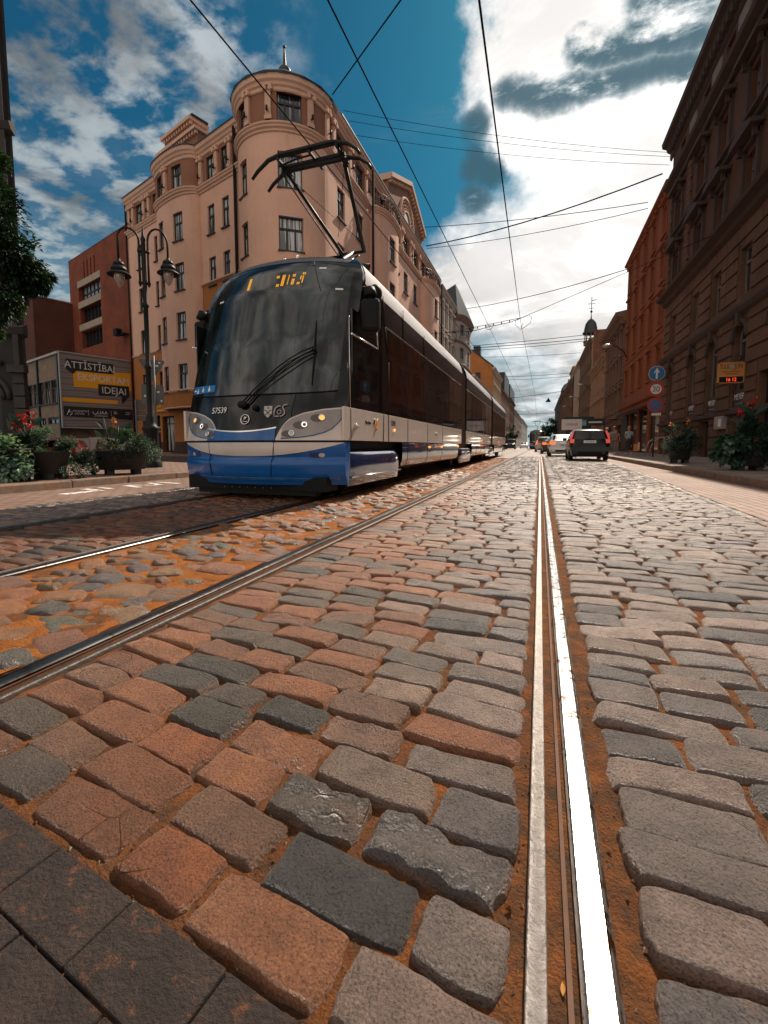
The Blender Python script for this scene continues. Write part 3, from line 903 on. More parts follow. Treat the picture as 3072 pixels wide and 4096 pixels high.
# ------------------------------------------------------------------ kerbs and pavements
def kerb(name, pts, z, wid=.16, lmin=.9, lmax=1.2):
    mb = MB(); rk = random.Random(4)
    for (a, b) in zip(pts, pts[1:]):
        a, b = Vector((*a, 0)), Vector((*b, 0)); d = (b - a); L = d.length; d.normalize(); n = Vector((-d.y, d.x, 0))
        s = 0
        while s < L - .01:
            l = min(rk.uniform(lmin, lmax), L - s)
            c = a + d * (s + l / 2) + n * (wid / 2 + rk.uniform(-.008, .008))
            mb.box((c.x, c.y, z / 2 - .05 + rk.uniform(-.006, .006)), (l - .012, wid, z + .1), math.atan2(d.y, d.x))
            s += l
    return tag(mb.build(name, m_kerb, bevel=.018), kind='structure')
kerb('kerb_right', [(3.45, 240), (3.45, -6)], .14)
kerb('kerb_left', [(-7.3, -2), (-7.3, 10.2), (-8.2, 11.2), (-13.5, 12.9)], .12)
kerb('kerb_corner', [(-34, 24.6), (-16.5, 19.2), (-8.4, 20.8), (-7.4, 22.2), (-7.4, 240)], .12)
sheet('pavement_right', [(3.6, -6), (9, -6), (9, 240), (3.6, 240)], .136, m_walk)
sheet('pavement_left', [(-7.42, -2), (-7.42, 10.2), (-8.3, 11.1), (-13.6, 12.75), (-15, -2)], .116, m_pave_l)
sheet('pavement_corner', [(-34, 24.8), (-16.5, 19.4), (-8.45, 21), (-7.55, 22.3), (-7.55, 240), (-12, 240), (-12, 30), (-36, 36)], .116, m_walk)
# worn white lane marking
m_white = mat('worn_white_paint', (.75, .73, .7), .7, vary=.15, stain=((.22, .14, .1), 7, .48, .6))
mk = MB()
def mline(x0, y0, x1, y1, w):
    a, b = Vector((x0, y0, 0)), Vector((x1, y1, 0)); d = (b - a).normalized(); n = Vector((-d.y, d.x, 0)) * w / 2
    mk.add([(p.x, p.y, -.002) for p in (a - n, b - n, b + n, a + n)], [(0, 1, 2, 3)])
mline(-6.45, 4.55, -6.45, 5.1, .22); mline(-6.35, 5.1, -6.95, 5.25, .12); mline(-6.5, 5.4, -6.9, 5.5, .1)
mline(-6.3, 5.75, -6.9, 5.95, .1); mline(-6.9, 5.95, -6.3, 6.2, .1); mline(-6.3, 6.2, -6.9, 6.5, .1); mline(-6.2, 6.55, -6.9, 6.7, .1)
mk.build('road_marking', m_white)
bpy.data.objects['road_marking']['kind'] = 'structure'

# ================================================================== tram
m_blue = mat('blue_tram_paint', (.001, .085, .30), .22, spec=.35, vary=.12, vscale=2, coat=.35, bump=.02, bscale=8, stain=((.05, .08, .16), 3.5, .58, .85))
m_navy = mat('glossy_navy_skirt', (.008, .022, .075), .14, spec=1.0, vary=.15, vscale=2, coat=1.0, bump=.10, bscale=2.2)
m_navy.node_tree.nodes['Principled BSDF'].inputs['Coat IOR'].default_value = 1.75
m_cream = mat('pale_tram_band', (.58, .50, .45), .3, vary=.08, vscale=2, coat=.4, stain=((.40, .32, .26), 2.6, .56, .85))
m_silver = mat('satin_silver', (.36, .33, .31), .35, metal=.35, vary=.08, vscale=3, coat=.3)
m_gloss = mat('black_gloss_panel', (.006, .0065, .007), .1, spec=.38, vary=.2, vscale=2, coat=.0)
m_black = mat('matt_black', (.007, .007, .0075), .6, spec=.2, vary=.2, vscale=6)
m_rubber = mat('black_rubber', (.012, .012, .012), .7, vary=.2, vscale=9)
m_chrome = mat('bright_trim', (.75, .73, .7), .2, metal=1, vary=.05)
m_amber = mat('amber_lamp', (.8, .28, .03), .2, vary=0, emit=(1, .38, .08), estr=1.2)
m_lamp = mat('headlamp_glass', (.55, .57, .58), .1, metal=.4, vary=0, coat=1)
m_drl = mat('daylight_led_ring', (.9, .9, .9), .3, vary=0, emit=(1, .95, .88), estr=1.0)
m_led = mat('amber_led_digits', (.5, .2, .01), .5, vary=0, emit=(1, .45, .03), estr=.55)
m_roof = mat('tram_roof_grey', (.10, .105, .11), .4, vary=.1)
m_wtext = mat('white_lettering', (.75, .75, .74), .5, vary=0)
m_ktext = mat('black_lettering', (.015, .015, .017), .5, vary=0)
m_orange = mat('orange_sign_paint', (.85, .32, .02), .5, vary=.06)
m_stick = mat('blue_sticker', (.02, .16, .45), .4, vary=.05)
m_iron = mat('black_iron', (.010, .011, .012), .5, spec=.22, vary=.3, vscale=8)

def tramglass(name, dark, refl_rough=.06, wav=.25, coat=.3):
    """dark tinted tram glass, smoky reflections painted into its base colour by noise"""
    m = bpy.data.materials.new(name); m.use_nodes = True
    t = NT(m.node_tree); p = m.node_tree.nodes['Principled BSDF']
    p.inputs['Base Color'].default_value = (*dark, 1)
    p.inputs['Roughness'].default_value = refl_rough
    p.inputs['IOR'].default_value = 1.5
    p.inputs['Coat Weight'].default_value = coat; p.inputs['Coat Roughness'].default_value = .02
    tc = t.n('ShaderNodeTexCoord')
    nz = t.n('ShaderNodeTexNoise', i_Scale=1.1, i_Detail=2.0); t.l(tc.outputs['Object'], nz.inputs['Vector'])
    b = t.n('ShaderNodeBump', i_Strength=wav, i_Distance=.06); t.l(nz.outputs['Fac'], b.inputs['Height'])
    t.l(b.outputs['Normal'], p.inputs['Normal']); t.l(b.outputs['Normal'], p.inputs['Coat Normal'])
    n2 = t.n('ShaderNodeTexNoise', i_Scale=1.6, i_Detail=3.0, i_Distortion=1.2); t.l(tc.outputs['Object'], n2.inputs['Vector'])
    rp = t.n('ShaderNodeValToRGB'); ramp(rp, [(.38, [x * .35 for x in dark]), (.55, dark), (.72, [min(1, x * 2.6) for x in dark])])  # mottled tones stand in for smoky reflections on the glass
    t.l(n2.outputs['Fac'], rp.inputs['Fac']); t.l(rp.outputs['Color'], p.inputs['Base Color'])
    return m
m_wind = tramglass('windscreen_glass', (.015, .024, .027), .04, .22)
m_side = tramglass('tinted_side_glass', (.008, .0085, .0088), .04, .10, .15)
m_sideb = mat('dark_side_panel', (.010, .0085, .008), .14, spec=.35, vary=.25, vscale=1.2, coat=.0)

YC = [(.2, .07), (.26, .05), (.30, .01), (.49, -.02), (.53, .02), (.62, .0), (.75, 0), (1.16, .08), (1.48, .17), (2.05, .33), (2.76, .56), (3.1, .72), (3.25, .85), (3.33, 1.0), (3.40, 1.25)]
HW = [(0, 1.23), (2.8, 1.23), (3.0, 1.205), (3.2, 1.12), (3.33, .99), (3.4, .85)]
def ip(t, x):
    if x <= t[0][0]: return t[0][1]
    for (a, b), (c, d) in zip(t, t[1:]):
        if x <= c:
            return b + (d - b) * (x - a) / (c - a)
    return t[-1][1]
def nose(x, z, off=0.0):
    hw = ip(HW, z)
    k = min(1.0, abs(x) / hw)
    y = ip(YC, z) + .36 * k ** 2.2
    e = .02
    dx = (.36 * min(1, abs(x + e) / hw) ** 2.2 - .36 * min(1, abs(x - e) / hw) ** 2.2) / (2 * e)
    dz = (ip(YC, z + e) - ip(YC, z - e)) / (2 * e)
    n = Vector((dx, -1, dz)).normalized()
    return (x + n.x * off, y + n.y * off, z + n.z * off)
def patch(mb, x0, x1, zlo, zhi, off, nx=24, nz=10, mi=0):
    zl = zlo if callable(zlo) else (lambda x: zlo)
    zh = zhi if callable(zhi) else (lambda x: zhi)
    xs = [x0 + (x1 - x0) * i / nx for i in range(nx + 1)]
    fn = lambda x, v, o=off: nose(x, zl(x) + (zh(x) - zl(x)) * v, o)
    vs = [j / nz for j in range(nz + 1)]
    mb.grid(lambda x, v: fn(x, v), xs, vs, mi)
    # rim so the panel has thickness
    ring = [(x, 0) for x in xs] + [(x1, v) for v in vs[1:]] + [(x, 1) for x in xs[::-1][1:]] + [(x0, v) for v in vs[::-1][1:-1]]
    n = len(ring)
    V = [fn(x, v) for x, v in ring] + [fn(x, v, -.004) for x, v in ring]
    mb.add(V, [(i, (i + 1) % n, n + (i + 1) % n, n + i) for i in range(n)], mi)
    return mb
def disc(mb, x, z, r, off, n=20, mi=0, rx=1.0):
    p = Vector(nose(x, z, off)); q = Vector(nose(x + .02, z, off)); s = Vector(nose(x, z + .02, off))
    a = (q - p).normalized(); b = (s - p); b = (b - a * b.dot(a)).normalized()
    V = [p + a * cos(2 * PI * i / n) * r * rx + b * sin(2 * PI * i / n) * r for i in range(n)]
    mb.add(V, [tuple(range(n))], mi)
    return p, a, b
def ring(mb, x, z, r, w, off, mi=0, n=20):
    p, a, b = disc(MB(), x, z, r, off)
    mb.tube([p + a * cos(2 * PI * i / n) * r + b * sin(2 * PI * i / n) * r for i in range(n + 1)], w, 6, mi, False)

tram = thing('tram', 'low floor tram with blue bumper and black windscreen, number 57539, close to the camera', 'tram', (-3.52, 4.8, 0), group='trams on the street')
T = lambda mb, name, mats, bevel=0, parent=tram: mb.build(name, mats, parent, world=False, bevel=bevel)
LEN, J1, J2 = 27.4, 9.55, 18.3
# --- cab shell
mb = MB()
zs = [.755, .9, 1.05, 1.2, 1.4, 1.6, 1.8, 2.0, 2.2, 2.4, 2.6, 2.75, 2.9, 3.0, 3.1, 3.17, 3.25, 3.29, 3.33, 3.365, 3.4]
us = [-1, -.97, -.9, -.8, -.65, -.5, -.3, -.1, .1, .3, .5, .65, .8, .9, .97, 1]
mb.grid(lambda u, z: nose(u * ip(HW, z), z), us, zs, 0)
# cheeks between the raked nose and the straight side
for sgn in (-1, 1):
    mb.grid(lambda z, v, q=sgn: (q * ip(HW, z), (lambda y: y + (max(1.75, y + .25) - y) * v)(nose(q * ip(HW, z), z)[1]), z), zs, [0, .33, .66, 1], 0)
T(mb, 'cab_shell', m_gloss)
w = MB()
patch(w, -1.1, 1.1, lambda x: 1.345 + .045 * abs(x / 1.1) ** 3, lambda x: 3.15 - .12 * abs(x / 1.1) ** 4, .004, 30, 26)
T(w, 'windscreen', m_wind)
w = MB(); patch(w, -.98, .98, lambda x: 3.18, lambda x: 3.245, .003, 20, 3)
w.tube([nose(.56 + .2 * t, 3.2 - .5 * t, .008) for t in [i / 6 for i in range(7)]], .004, 5, 1)
T(w, 'roof_fairing', [m_roof, m_black])
# lower windscreen shelf line
w = MB(); w.tube([nose(x, 1.335 + .045 * abs(x / 1.1) ** 3, .006) for x in [-1.1 + 2.2 * i / 24 for i in range(25)]], .008, 6)
w.tube([nose(x, z, .004) for x, z in [(.62, .93), (.6, 1.1), (.63, 1.33)]], .004, 5)
T(w, 'windscreen_seal', m_black)
# --- bumper
mb = MB()
zb = [.2, .245, .27, .30, .36, .42, .48, .50, .53, .56, .62, .68, .735]
mb.grid(lambda u, z: nose(u * 1.23, z), us, zb, 0)
for sgn in (-1, 1):
    mb.grid(lambda z, v, q=sgn: (q * 1.23, nose(q * 1.23, z)[1] * (1 - v) + (.5 if z > .3 else .47) * v + .0 * v, z), zb, [0, 1], 0)
patch(mb, -1.16, 1.16, .262, .292, .006, 24, 2, 1)
bump = T(mb, 'bumper', [m_blue, mat('scuffed_blue_edge', (.05, .16, .38), .3, vary=.5, vscale=9)])
mb = MB()
cres = lambda x: .562 + .16 * abs(x / 1.2) ** 2.4
patch(mb, -.598, .402, cres, .732, .006, 20, 5)
patch(mb, -1.215, -.606, cres, .732, .006, 12, 5)
patch(mb, .41, 1.215, cres, .732, .006, 14, 5)
T(mb, 'bumper_band', m_cream, parent=bump)
mb = MB()
for x0, x1 in ((-.602, -.57), (.41, .355)):
    mb.tube([nose(x0 + (x1 - x0) * t, .735 - .47 * t, .004) for t in [i / 8 for i in range(9)]], .005, 5)
mb.tube([nose(-1.22 + 2.44 * i / 24, .745, .0) for i in range(25)], .008, 5)
T(mb, 'bumper_joint', m_black, parent=bump)
for sx in (-1, 1):
    mb = MB(); disc(mb, sx * .9, .575, .035, .003, 20, 0, 2.4); disc(mb, sx * .97, .577, .026, .008, 20, 1, 1.5)
    T(mb, 'marker_lamp', [mat('lamp_recess', (.008, .03, .12), .5, vary=0), m_lamp], parent=bump)
# --- centre panel above the bumper
mb = MB(); patch(mb, -.63, .42, .757, lambda x: .872 + .045 * (abs(x + .1) / .52) ** 2, .012, 20, 4)
patch(mb, -.62, .43, lambda x: .872 + .045 * (abs(x + .1) / .52) ** 2 - .012, lambda x: .872 + .045 * (abs(x + .1) / .52) ** 2 + .004, .016, 20, 2, 1)
T(mb, 'blue_centre_panel', [m_blue, m_chrome])
# --- headlight clusters
HZ = [(.43, .775), (.455, .84), (.48, .89), (.53, .97), (.595, 1.032), (.742, 1.095), (.957, 1.144), (1.1, 1.16), (1.22, 1.172)]
LZ = [(.5, .772), (.617, .78), (.75, .79), (.882, .812), (1.0, .85), (1.08, .9), (1.15, .985), (1.2, 1.09)]
m_lens = mat('lamp_housing_grey', (.23, .2, .185), .3, metal=.3, vary=.15, vscale=6, coat=.6)
for sx in (1, -1):
    mb = MB()
    f = lambda x: ip(HZ, abs(x))
    patch(mb, sx * .432, sx * 1.222, .757, f, .010, 26, 6)
    hl = T(mb, 'headlight', m_cream)
    mb = MB()
    patch(mb, sx * .505, sx * 1.195, lambda x: ip(LZ, abs(x)) + .012, lambda x: ip(HZ, abs(x)) - .018, .014, 26, 6)
    T(mb, 'lens', m_lens, parent=hl)
    mb = MB()
    mb.tube([nose(sx * x, z + .006, .016) for x, z in LZ], .006, 5)
    T(mb, 'lens_rim', m_blue, parent=hl)
    for x, z, r, kind in ((.957, 1.035, .036, 'a'), (.768, .948, .036, 'r'), (.626, .842, .032, 'l')):
        mb = MB(); disc(mb, sx * (x - .045), z - .006, r * 1.35, .0155, 20, 0, 1.9)
        T(mb, 'lamp_recess', mat('recess_' + kind, (.09, .07, .06), .4, vary=0), parent=hl)
        mb = MB()
        p, a, b = disc(mb, sx * x, z, r, .024, 20, 0 if kind != 'a' else 2)
        ring(mb, sx * x, z, r, .008, .022, 1)
        disc(mb, sx * x, z, r * .45, .026, 14, 3)
        if kind == 'r':
            for i in range(14):
                q = p + (a * cos(i * PI / 7) + b * sin(i * PI / 7)) * r * .8
                mb.ball(q, .006, 6, 4)
        T(mb, {'a': 'indicator_lamp', 'r': 'main_lamp', 'l': 'dipped_lamp'}[kind], [m_lamp, m_chrome, m_amber, m_amber if kind == 'a' else m_gloss if kind == 'r' else m_lamp, m_drl], parent=hl)
# --- writing and emblems on the front
def ntext(s, x, z, size, m, off=.006, **kw):
    p = Vector(nose(x, z, off)); a = (Vector(nose(x + .05, z, off)) - p); b = Vector(nose(x, z + .05, off)) - p
    return text(s, size, m, tram, p, a, b - a * (b.dot(a) / a.dot(a)), .002, world=False, **kw)
ntext('57539', -.455, 1.145, .115, m_wtext, xs=.95)
mb = MB(); ring(mb, -.01, 1.02, .062, .007, .012)
p, a, b = disc(MB(), -.01, 1.02, .06, .012)
for q in range(3):   # feathered arrow inside the ring
    mb.tube([p + a * (-.035 + .012 * q) + b * (.012 * q - .005), p + a * (.0 + .01 * q) + b * (.042 - .01 * q)], .005, 5)
mb.tube([p - a * .04 - b * .028, p + a * .035 - b * .028], .006, 5); mb.tube([p - a * .03 - b * .02, p + a * .02 + b * .03], .008, 5)
T(mb, 'maker_badge', m_chrome)
mb = MB()
p, a, b = disc(MB(), .303, 1.115, .05, .008)
shield = [(-.055, .07), (.055, .07), (.055, -.02), (.03, -.06), (0, -.078), (-.03, -.06), (-.055, -.02)]
mb.add([p + a * x + b * y for x, y in shield], [tuple(range(7))], 0)
for q in (-1, 1):
    mb.tube([p + a * (-.036 * q) - b * .045, p + a * (.036 * q) + b * .02], .005, 5, 1); ring2 = [p + a * (-.036 * q + .012 * cos(i)) + b * (-.052 + .012 * sin(i)) for i in range(7)]
    mb.tube(ring2, .003, 4, 1); mb.tube([p + a * (.036 * q) + b * .02, p + a * (.05 * q) + b * .012], .004, 4, 1)
mb.tube([p - a * .012 + b * .045, p + a * .012 + b * .045], .004, 4, 1); mb.tube([p + b * .03, p + b * .06], .004, 4, 1)
T(mb, 'city_crest', [m_silver, m_ktext])
mb = MB()
p, a, b = disc(MB(), .47, 1.125, .05, .010)
def stroke(pts, r=.011): mb.tube([p + a * x + b * y for x, y in pts], r, 6)
stroke([(-.085, -.075), (-.085, -.02), (-.07, .03), (-.03, .055), (.0, .055)]); stroke([(-.085, -.075), (-.02, -.075)])
stroke([(-.02 + .026 * cos(t), -.02 + .026 * sin(t)) for t in [i * .63 for i in range(11)]], .007)
stroke([(.085, .075), (.045, .07), (.02, .04), (.045, .0), (.05, -.04), (.02, -.07), (-.01, -.075)])
T(mb, 'operator_emblem', m_silver)
mb = MB()
patch(mb, -1.165, -.61, 1.405, lambda x: 1.497 + .03 * (abs(x) - .6), .010, 10, 2)
sk = T(mb, 'blue_sticker', m_stick)
mb = MB()
for x, z in ((-1.02, 1.45), (-.88, 1.46), (-.73, 1.46)):
    disc(mb, x, z + .02, .012, .013, 8); patch(mb, x - .02, x + .02, z - .04, z + .005, .013, 2, 2)
patch(mb, -1.15, -1.08, 1.445, 1.465, .013, 2, 1)
T(mb, 'pictogram', m_wtext, parent=sk)
mb = MB()
rl = random.Random(2)
def led(x0, x1, z0, z1):
    n = max(1, round((x1 - x0) / .022)); k = max(1, round((z1 - z0) / .022))
    for i in range(n):
        for j in range(k):
            patch(mb, x0 + (x1 - x0) * i / n + .003, x0 + (x1 - x0) * (i + 1) / n - .003, z0 + (z1 - z0) * j / k + .003, z0 + (z1 - z0) * (j + 1) / k - .003, .009, 1, 1)
led(-.33, -.285, 2.8, 2.98)
led(.115, .16, 2.925, 2.965); led(.135, .18, 2.795, 2.835)
led(.2, .245, 2.8, 2.97); led(.288, .305, 2.815, 2.965)
led(.345, .387, 2.93, 2.97); led(.345, .387, 2.81, 2.9)
led(.425, .465, 2.807, 2.845)
led(.475, .52, 2.955, 2.99); led(.485, .505, 2.83, 2.94); led(.455, .475, 2.88, 2.94)
T(mb, 'led_digits', m_led)
mb = MB()
for x, z in ((-.82, 2.723), (.717, 3.05), (.975, 2.736)): patch(mb, x - .045, x + .045, z - .012, z + .012, .008, 2, 1)
T(mb, 'white_tab', m_wtext)
# --- wipers
def wiper(pts, r, off): return [nose(x, z, off) for x, z in pts]
mb = MB()
mb.tube(wiper([(-.07, 1.2), (.1, 1.39), (.202, 1.49), (.36, 1.65), (.506, 1.767), (.65, 1.865), (.79, 1.925)], 0, .05), .009, 6)
mb.tube(wiper([(.0, 1.22), (.104, 1.33), (.3, 1.49), (.521, 1.65), (.68, 1.77), (.81, 1.85)], 0, .05), .009, 6)
mb.tube(wiper([(-.03, 1.2), (.18, 1.43), (.5, 1.73), (.8, 1.9)], 0, .045), .006, 6)
mb.tube(wiper([(.763, 2.285), (.775, 2.1), (.792, 1.866), (.80, 1.65), (.806, 1.443)], 0, .03), [.005, .011, .014, .011, .005], 6)
mb.ball(nose(.79, 1.89, .05), .03, 8); mb.ball(nose(-.06, 1.2, .04), .05, 10, sq=(1.4, .6, 1)); mb.ball(nose(.13, 1.16, .02), .04, 8)
T(mb, 'windscreen_wiper', m_black)
# --- mirrors and spotlight
for sx in (1, -1):
    mb = MB()
    y0 = .8 if sx > 0 else .95
    mb.tube([(sx * 1.2, y0 + .25, 2.74), (sx * 1.3, y0 + .12, 2.76), (sx * 1.38, y0 + .02, 2.7), (sx * 1.4, y0, 2.56)], .035, 8)
    mb.tube([(sx * 1.38, y0 + .02, 2.72), (sx * 1.4, y0, 2.6)], [.07, .09], 10)
    T(mb, 'mirror_arm', m_black)
    mb = MB(); mb.box((sx * 1.4, y0, 2.37), (.25, .15, .42), .25 * sx)
    T(mb, 'wing_mirror', m_black, bevel=.05)
mb = MB(); mb.ball((1.3, 1.25, 2.8), .11, 14, sq=(.9, 1, 1.1)); T(mb, 'side_lamp', m_black)
for x, y in ((-.19, 1.35), (.05, 1.3)):
    mb = MB(); mb.tube([(x, y, 3.38), (x + .01, y - .02, 3.49)], .022, 8); T(mb, 'roof_aerial', [m_chrome])

# --- car bodies
def section(y0, y1, front=False, rear=False):
    """three bodies: side panels, cant rail, roof"""
    for sx in (1, -1):
        S = MB()
        S.add([(sx * 1.23, y0, 1.17), (sx * 1.23, y1, 1.17), (sx * 1.23, y1, 2.87), (sx * 1.23, y0, 2.87)], [(0, 1, 2, 3)], 0)
        S.b2(sx * 1.23 - .01, sx * 1.23, y0, y1, .74, .757, 0)
        T(S, 'side_panel', m_sideb)
    for sx in (1, -1):
        Bm = MB()
        Bm.b2(*sorted((sx * 1.2, sx * 1.236)), y0 - (1.28 if front else 0), y1, .757, 1.175)
        bd = T(Bm, 'side_band', m_cream, bevel=.004)
    Cn = MB()
    prof = [(1.232, 2.865), (1.225, 2.93), (1.195, 3.05), (1.13, 3.18), (1.03, 3.29), (.9, 3.37), (.75, 3.41)]
    for sx in (1, -1):
        Cn = MB()
        if front:
            ysn = lambda x, z: max(nose(x, z)[1] + .02, .74 + .4) if z > 3.2 else .62
            Cn.grid(lambda p, v: (sx * p[0], (lambda a: a + (y1 - a) * v)(nose(sx * p[0] * .97, p[1])[1] + .1), p[1]), prof, [0, .05, .15, .4, 1], 0)
        else:
            Cn.grid(lambda p, v: (sx * p[0], y0 + (y1 - y0) * v, p[1]), prof, [0, .5, 1], 0)
        T(Cn, 'cant_rail', m_cream)
    Rf = MB(); Rf.add([(-.76, y0 - (.3 if front else 0), 3.405), (.76, y0 - (.3 if front else 0), 3.405), (.76, y1, 3.405), (-.76, y1, 3.405)], [(0, 1, 2, 3)])
    for e in (y0, y1):
        if front and e == y0: continue
        Rf.add([(x * q, e, z) for q in (1, -1) for x, z in (prof if q == 1 else prof[::-1])] + [(-1.23, e, .75), (1.23, e, .75)], [tuple(range(16))], 1)
    yy = y0 + (2.4 if front else .8)
    while yy + 1.8 < y1 - .4:
        Rf.box((0, yy + .9, 3.52), (1.3, 1.7, .22), 0, 0, .93); yy += 2.2
    T(Rf, 'roof', [m_roof, m_black])
    return bd
b1 = section(1.6, J1 - .45, front=True)
section(J1 + .45, J2 - .4)
section(J2 + .4, LEN, rear=True)
# bellows
for j in (J1, J2):
    mb = MB()
    prof = []
    for i in range(13):
        prof.append((j - .45 + .9 * i / 12, 0.0 if i % 2 else .05))
    out = [(-1.2, .5), (-1.2, 2.85), (-1.08, 3.2), (-.8, 3.36), (.8, 3.36), (1.08, 3.2), (1.2, 2.85), (1.2, .5)]
    mb.grid(lambda a, o: (o[0] * (1 - a[1]), a[0], o[1] - (a[1] if o[1] > 2 else 0)), prof, out, 0, False)
    T(mb, 'bellows', mat('bellows_rubber', (.10, .065, .05), .6, vary=.3))
# rear of the last car
mb = MB()
mb.grid(lambda u, z: (u * 1.23 * (1 if z < 2.8 else .85), LEN + .35 * (1 - abs(u) ** 2.5) * (1 if z < 2 else 1 - (z - 2) * .3), z), us, [.3, .75, 1.2, 2, 2.8, 3.3], 0)
T(mb, 'rear_end', m_gloss)
# --- windows of both sides: panes between the pillars, hopper line above
def panes(y0, y1, edges, doors=()):
    for sx in (1, -1):
        for a, b in zip(edges, edges[1:]):
            mb = MB(); mb.b2(*sorted((sx * 1.225, sx * 1.237)), a + .035, b - .035, 1.22, 2.47)
            o = T(mb, 'side_window', m_side)
        mb = MB(); mb.b2(*sorted((sx * 1.22, sx * 1.24)), y0, y1, 2.50, 2.515)
        T(mb, 'window_trim', m_chrome)
panes(1.95, J1 - .5, [1.95, 2.9, 3.12, 4.6, 6.15, 7.65, 9.0])
panes(J1 + .5, J2 - .45, [J1 + .5, 11.3, 12.5, 13.9, 15.2, 16.6, J2 - .45])
panes(J2 + .45, LEN - .4, [J2 + .45, 20, 21.2, 22.6, 24, 25.4, LEN - .4])
# cab side window
for sx in (1, -1):
    mb = MB(); mb.b2(*sorted((sx * 1.222, sx * 1.238)), .58 if sx > 0 else .62, 1.5, 1.3, 2.42); T(mb, 'cab_window', m_side)
    mb = MB(); q = sx * 1.24
    for a, b in (((.55, 2.1), (1.52, 2.1)), ((1.1, 2.47), (1.46, 2.45)), ((1.46, 2.45), (1.52, 2.1))):
        mb.tube([(q, *a), (q, *b)], .011, 6)
    if sx > 0: mb.tube([(q - sx * .004, .5, 1.18), (q - sx * .004, .48, 2.3)], .006, 5)
    T(mb, 'cab_window_trim', m_chrome)
    mb = MB()
    for a, b in (((1.78, .76), (1.80, 1.17)), ((2.04, .76), (2.03, 2.0)), ((2.03, 2.0), (1.86, 2.5)), ((1.86, 2.5), (1.76, 2.92)), ((2.86, 2.5), (2.8, 3.0)), ((4.33, 2.5), (4.3, 2.9))):
        mb.tube([(q - sx * .002, *a), (q - sx * .002, *b)], .006, 5)
    for ys_ in (.52, 3.14, 4.68, 6.25): mb.tube([(q - sx * .002, ys_, .76), (q - sx * .002, ys_, 1.17)], .004, 5)
    T(mb, 'panel_joint', m_black)
# small bright fittings outside
mb = MB()
for y_, z_ in ((.66, .94), (5.46, .955)):
    mb.ball((1.25, y_, z_), .035, 10, sq=(.8, 1.1, 1.2)); mb.tube([(1.26, y_, z_), (1.3, y_ - .02, z_ - .005)], .016, 8)
T(mb, 'side_camera', m_cream)
mb = MB()
for y_, z_ in ((2.32, .94), (4.86, .66), (6.16, .66), (8.5, .67), (14, .9), (22, .9)): mb.ball((1.24, y_, z_), .026, 8)
T(mb, 'side_indicator', m_amber)
text('57539', .12, m_ktext, tram, (1.238, 2.28, 1.05), (0, 1, 0), (0, 0, 1), .002, xs=.72, world=False)
text('Rīgas satiksme', .062, m_ktext, tram, (1.238, 1.13, 1.015), (0, 1, 0), (0, 0, 1), .002, xs=.62, world=False)
mb = MB()
mb.tube([(1.239, 1.42, .96), (1.239, 1.45, .93), (1.239, 1.48, .99), (1.239, 1.47, 1.03), (1.239, 1.52, 1.09)], [.012, .02, .02, .016, .004], 6, 0)
mb.tube([(1.239, 1.36, 1.0), (1.239, 1.37, 1.05), (1.239, 1.41, 1.09)], [.014, .012, .003], 6, 1); mb.ball((1.239, 1.41, 1.0), .016, 8, 0, (.3, 1, 1))
T(mb, 'side_emblem', [m_orange, m_ktext])
# --- skirts and bogies
def skirt(y0, y1, joints):
    for sx in (1, -1):
        mb = MB()
        P = [(1.225, .735), (1.235, .6), (1.225, .45), (1.19, .335)]
        mb.grid(lambda p, y: (sx * p[0], y, p[1]), P, [y0 + (y1 - y0) * i / 6 for i in range(7)], 0)
        mb.grid(lambda p, y: (sx * p[0], y, p[1]), [(1.19, .335), (1.15, .30), (1.05, .30)], [y0, y1], 1)
        for j in joints: mb.tube([(sx * (p[0] + .001), j, p[1]) for p in P], .004, 5, 1)
        T(mb, 'skirt', [m_navy, m_black])
skirt(2.82, 8.55, (3.16, 4.68, 6.23)); skirt(11.4, 17.0, (12.6, 14, 15.4)); skirt(19.7, 25.2, (21, 22.4, 23.8))
def bogie(y0, y1):
    BO = {}
    for sx in (1, -1):
        mb = MB()
        P = [(1.15, .63), (1.21, .605), (1.235, .5), (1.24, .36), (1.215, .17)]
        mb.grid(lambda p, v: (sx * (p[0] - .03 * (2 * v - 1) ** 8), y0 + (y1 - y0) * (v + (.02 * (p[1] - .15) * (1 if v < .5 else -1.6))), p[1]), P, [0, .04, .12, .25, .5, .75, .88, .96, 1], 0)
        bo = BO[sx] = T(mb, 'bogie_cover', m_navy)
        mb = MB(); mb.tube([(sx * 1.243, y0 + .02, .28), (sx * 1.247, (y0 + y1) / 2, .28), (sx * 1.243, y1 - .02, .28)], .012, 6)
        T(mb, 'trim_strip', m_chrome, parent=bo)
    for yy in (y0 + .45, y1 - .45):
        for sx in (1, -1):
            mb = MB(); mb.lathe([(.0, -.06), (.22, -.06), (.3, -.05), (.3, .04), (.32, .06), (.1, .07), (0, .07)], (sx * .78, yy, .32), 24, 0, 'x')
            T(mb, 'wheel', m_iron, parent=BO[sx])
    mb = MB(); mb.b2(-.7, .7, y0 + .1, y1 - .1, .16, .6); T(mb, 'bogie_frame', m_black)
bogie(.5, 2.68); bogie(8.95, 11.2); bogie(17.3, 19.4); bogie(25.3, 27.2)
mb = MB()
mb.b2(-1.1, 1.1, .5, LEN - .2, .42, .75); mb.b2(-1.05, 1.05, .18, .5, .12, .3); mb.b2(-.9, .9, .2, .3, .06, .2)
for i in range(7): mb.ball((-.45 + .12 * i, .17, .15), .008, 6, 1)
T(mb, 'underframe', [m_black, m_silver])

